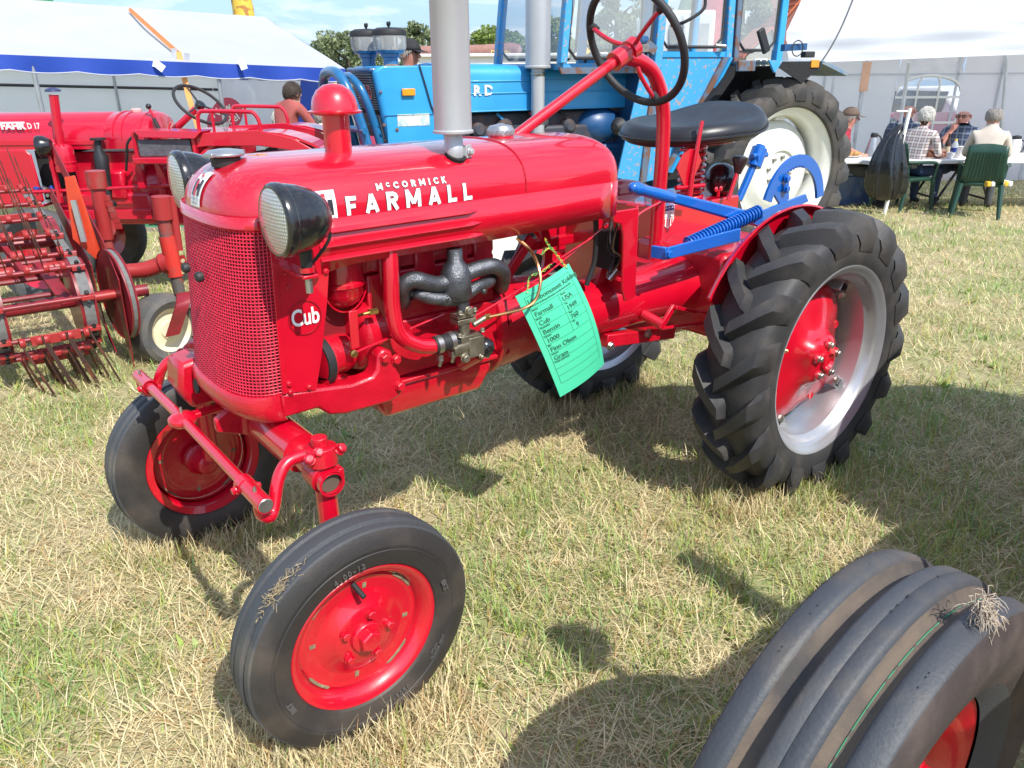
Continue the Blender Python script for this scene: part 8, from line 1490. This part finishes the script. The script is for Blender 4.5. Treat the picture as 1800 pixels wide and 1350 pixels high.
# cars
def car(base, rz, lab, colr, nm, L=4.2):
    t = thing('car', lab, 'car', base, 'V', rz); m = mat('car_'+nm, colr, 0.3, coat=0.8, var=0.04)
    prof = [(-L/2, 0.28), (L/2, 0.28), (L/2, 0.60), (L/2-0.25, 0.78), (L/2-1.05, 0.90), (L/2-1.75, 1.40), (-L/2+1.0, 1.45), (-L/2+0.25, 0.98), (-L/2, 0.85)]
    b = MB(); rg = []
    for y, k in ((-0.85, 0.94), (-0.80, 1.0), (0.80, 1.0), (0.85, 0.94)): rg.append([(x*(0.985 if k < 1 else 1), y*(0.80 if z > 1.2 else 1), 0.28+(z-0.28)*k) for x, z in prof])
    b.loft(rg).obj('body', m, t, bevel=0.04)
    gl = mat('car_glass', (0.03, 0.035, 0.04), 0.08, coat=0.5)
    for s_ in (-1, 1):
        for x0_, x1_ in ((L/2-1.7, L/2-2.35), (L/2-2.45, -L/2+0.75)): MB().add([(x0_+0.32, s_*0.835, 0.95), (x1_, s_*0.835, 0.95), (x1_, s_*0.70, 1.36), (x0_, s_*0.70, 1.36)], [(0, 1, 2, 3)]).obj('side_window', gl, t, solid=0.02)
        for x in (L/2-0.85, -L/2+0.8): w_ = MB().lathe([(0.17, -0.09), (0.30, -0.10), (0.31, 0.0), (0.30, 0.10), (0.17, 0.09)], (x, s_*0.78, 0.31), (0, s_, 0), 24).obj('wheel', BLKM, t); MB().lathe([(0.19, 0.095), (0.16, 0.08), (0.001, 0.085)], (x, s_*0.78, 0.31), (0, s_, 0), 20).obj('hub_cap', SILV, w_)
        MB().box((L/2-0.05, s_*0.60, 0.66), (0.08, 0.30, 0.13)).obj('headlight', LENS, t, bevel=0.02); MB().box((-L/2+0.02, s_*0.66, 0.80), (0.06, 0.25, 0.16)).obj('tail_light', REDP, t, bevel=0.02)
    MB().add([(L/2-1.02, -0.70, 0.93), (L/2-1.02, 0.70, 0.93), (L/2-1.68, 0.62, 1.36), (L/2-1.68, -0.62, 1.36)], [(0, 1, 2, 3)]).obj('windscreen', gl, t, solid=0.03); MB().box((L/2+0.005, 0, 0.42), (0.06, 1.5, 0.18)).obj('bumper', BLKM, t, bevel=0.02)
q = Vector((-2.802, 13.5, 0.464)); car((q.x+0.2, 13.9, ground_drop(13.9)-0.30), 2.3, 'dark red car parked behind the blue front guard', (0.30, 0.02, 0.05), 'dark_red')
q = Vector((8.044, 15.5, 0.191)); car((q.x-0.2, 16.2, ground_drop(16)+0.05), 2.0, 'white car seen through the arched marquee window', (0.70, 0.71, 0.72), 'white')
q = Vector((7.36, 14.2, 0.338)); car((q.x-0.05, 14.6, ground_drop(15)-0.38), 1.4, 'red car low in the arched marquee window', (0.50, 0.03, 0.05), 'bright_red', 3.6)

# ================================================================ neighbouring tractor close to the viewpoint (mostly outside the picture)
NB = thing('neighbouring_tractor', 'red tractor whose ribbed front tyre juts in close at the lower right', 'tractor', (-0.351, 1.41, 0))
TY2 = mat('worn_ribbed_rubber', (0.050, 0.055, 0.063), 0.6, scale=9, col2=(0.10, 0.086, 0.072), mix=(0.48, 0.72), bump=0.14, bscale=160, detail=10)
fc = Vector((-0.351, 1.41, 0.365))
w = MB().lathe([(0.20, -0.055), (0.215, -0.062), (0.218, -0.055), (0.20, -0.04), (0.19, 0.0), (0.20, 0.04), (0.218, 0.055), (0.215, 0.062), (0.205, 0.056), (0.19, 0.04), (0.182, 0.01), (0.13, 0.012), (0.11, 0.03), (0.08, 0.05), (0.001, 0.05)], fc, (0, 1, 0), 48).obj('front_wheel', RED, NB)
rib = [(0.215, -0.066), (0.25, -0.094), (0.30, -0.104), (0.335, -0.101), (0.352, -0.0965), (0.360, -0.0935), (0.3635, -0.0895), (0.366, -0.075), (0.3665, -0.066), (0.3650, -0.0605), (0.3600, -0.0560), (0.353, -0.0525), (0.3485, -0.047), (0.3475, -0.041), (0.3485, -0.035), (0.353, -0.0300), (0.362, -0.0265), (0.3690, -0.0235), (0.3715, -0.019), (0.372, -0.001), (0.3708, 0.0)]
rib = rib+[(r_, -h_) for r_, h_ in reversed(rib[:-1])]
ty = MB().lathe(rib, fc, (0, 1, 0), 96, cap=False).obj('tyre', [TY2, mat('groove_dust', (0.13, 0.10, 0.075), 0.9, scale=9, col2=(0.055, 0.05, 0.048), mix=(0.42, 0.62), bump=0.2, bscale=150, detail=9), mat('sidewall_brown', (0.040, 0.031, 0.030), 0.75, scale=10, col2=(0.10, 0.075, 0.065), mix=(0.45, 0.75), bump=0.15, bscale=140)], w, smooth=55)
for pg in ty.data.polygons:
    q_ = pg.center+Vector(OFF[ty.name])-fc; r_ = math.hypot(q_.x, q_.z); pg.material_index = 1 if (r_ < 0.3575 and abs(q_.y) < 0.062) else (2 if abs(q_.y) > 0.0925 else 0)
MB().tube([fc+Vector((0.3483*math.cos(a), 0.040, 0.3483*math.sin(a))) for a in [math.radians(40+110*i/60) for i in range(61)]], 0.0011, 4).obj('green_stripe', mat('green_stripe', (0.04, 0.20, 0.11), 0.8, scale=60, col2=(0.08, 0.07, 0.06), mix=(0.52, 0.56)), w)
for i in range(26):
    a = math.radians(60+random.uniform(0, 100)); yy = random.choice((-0.075, 0.075, 0.0)); rr = 0.365 if yy else 0.372; q = fc+Vector((rr*math.cos(a), yy, rr*math.sin(a)))
    MB().tube([q, q+Vector((0.004, 0.003, 0.002))], 0.0006, 4).obj('rubber_whisker', BLKM, w)
for i in range(6):
    a = 2*PI*i/6; MB().bolt(fc+Vector((0.085*math.cos(a), 0.048, 0.085*math.sin(a))), (0, 1, 0), 0.012, 0.016).obj('wheel_bolt', RED, w)
MB().cyl(fc+Vector((0, 0.04, 0)), fc+Vector((0, 0.30, 0.0)), 0.026, n=18).obj('spindle', RED, NB)
MB().cyl(fc+Vector((0, 0.28, 0)), fc+Vector((0, 0.28, 0.30)), 0.03, n=16).obj('kingpin', RED, NB)
MB().bx(-0.42, -0.28, 1.66, 2.54, 0.58, 0.66).obj('front_axle', RED, NB, bevel=0.02)
b = MB(); rg = [[(x, 2.10+y, z) for y, z in rsec(0.24, 0.98, z1, 0.10, 0.02)] for x, z1 in ((-0.56, 1.18), (-0.60, 1.24), (-1.75, 1.28), (-1.80, 1.22))]; b.loft(rg); b.obj('hood', RED, NB)
b = MB(); b.bx(-1.75, -0.58, 1.93, 2.27, 0.50, 0.98); b.obj('engine', CAST, NB, bevel=0.02)
b = MB(); b.bx(-0.60, -0.545, 1.875, 2.325, 0.62, 1.155); gn = b.obj('grille', RED, NB, bevel=0.012)
for k in range(9): MB().bx(-0.546, -0.538, 1.915+0.043*k, 1.941+0.043*k, 0.68, 1.10).obj('grille_bar', BLKM, gn, bevel=0.003)
for yy in (1.80, 2.40): MB().lathe([(0.075, 0.0), (0.08, -0.02), (0.05, -0.10), (0.01, -0.12)], (-0.46, yy, 1.42), (1, 0, 0), 24).obj('headlamp', BLK, NB); MB().lathe([(0.072, 0.0), (0.05, 0.010), (0.001, 0.015)], (-0.458, yy, 1.42), (1, 0, 0), 24).obj('lens', LENS, NB); MB().cyl((-0.50, yy, 1.36), (-0.55, 2.1+(yy-2.1)*0.7, 1.15), 0.012, n=8).obj('lamp_bracket', RED, NB)
MB().cyl((-1.0, 2.02, 1.25), (-1.0, 2.02, 1.75), 0.045, n=16).obj('exhaust', BLKM, NB)
b = MB(); b.bx(-2.75, -1.7, 1.92, 2.28, 0.45, 0.95); b.obj('transmission', CAST, NB, bevel=0.03)
for sgn in (1, -1):
    c0 = Vector((-2.42, 2.10+sgn*0.66, 0.66))
    w2 = MB().lathe([(0.38, -0.12), (0.42, -0.13), (0.40, -0.05), (0.40, 0.05), (0.42, 0.13), (0.38, 0.12), (0.36, 0.0), (0.30, 0.02), (0.12, 0.06), (0.001, 0.06)], c0, (0, sgn, 0), 40).obj('rear_wheel', RED, NB)
    lug_tyre(0.63, 0.15, 0.41, 18, 0.035, sgn, 'tyre', RUBD, w2, seg=48, lw=0.03, skew=0.36, c=c0)
    MB().lathe([(0.70, -0.02), (0.74, 0.0), (0.74, 0.22), (0.72, 0.22), (0.70, 0.0), (0.40, -0.02)], c0-Vector((0, sgn*0.10, 0)), (0, sgn, 0), 40, cap=False).obj('fender', RED, NB)
MB().bx(-2.55, -2.15, 1.90, 2.30, 1.02, 1.10).obj('seat', VINYL, NB, bevel=0.03)
MB().tube([(-1.95+0.08*math.cos(a), 2.1+0.2*math.sin(a), 1.45+0.17*math.cos(a)) for a in [2*PI*i/30 for i in range(30)]], 0.014, 8, closed=True).obj('steering_wheel', BLKM, NB); MB().cyl((-1.55, 2.1, 1.25), (-1.95, 2.1, 1.45), 0.02, n=10).obj('steering_column', RED, NB)
# tuft of dry straw caught on the tyre
TU = Vector((-0.379, 1.495, 0.759)); ST = thing('straw_tuft', 'little tuft of dry straw stuck on the ribbed tyre at lower right', 'straw', tuple(TU))
b = MB()
for i in range(150):
    d = Vector((random.gauss(-0.1, 0.8), random.gauss(0.5, 0.7), random.gauss(-0.35, 0.6))).normalized(); L_ = random.uniform(0.008, 0.030); q = TU+Vector((random.gauss(0, 0.009), random.gauss(-0.006, 0.005), random.gauss(-0.008, 0.009))); k_ = Vector((random.gauss(0, 0.004), random.gauss(0, 0.003), random.gauss(0, 0.004)))
    b.tube([q, q+d*L_*0.4+k_, q+d*L_*0.75+k_*0.4+Vector((0, 0, -0.003)), q+d*L_+Vector((0, 0, -0.010))], [0.0006, 0.0007, 0.0006, 0.0003], 4)
b.obj('stalks', mat('pale_straw', (0.40, 0.33, 0.25), 0.8, var=0.3, scale=80), ST, kind='stuff')
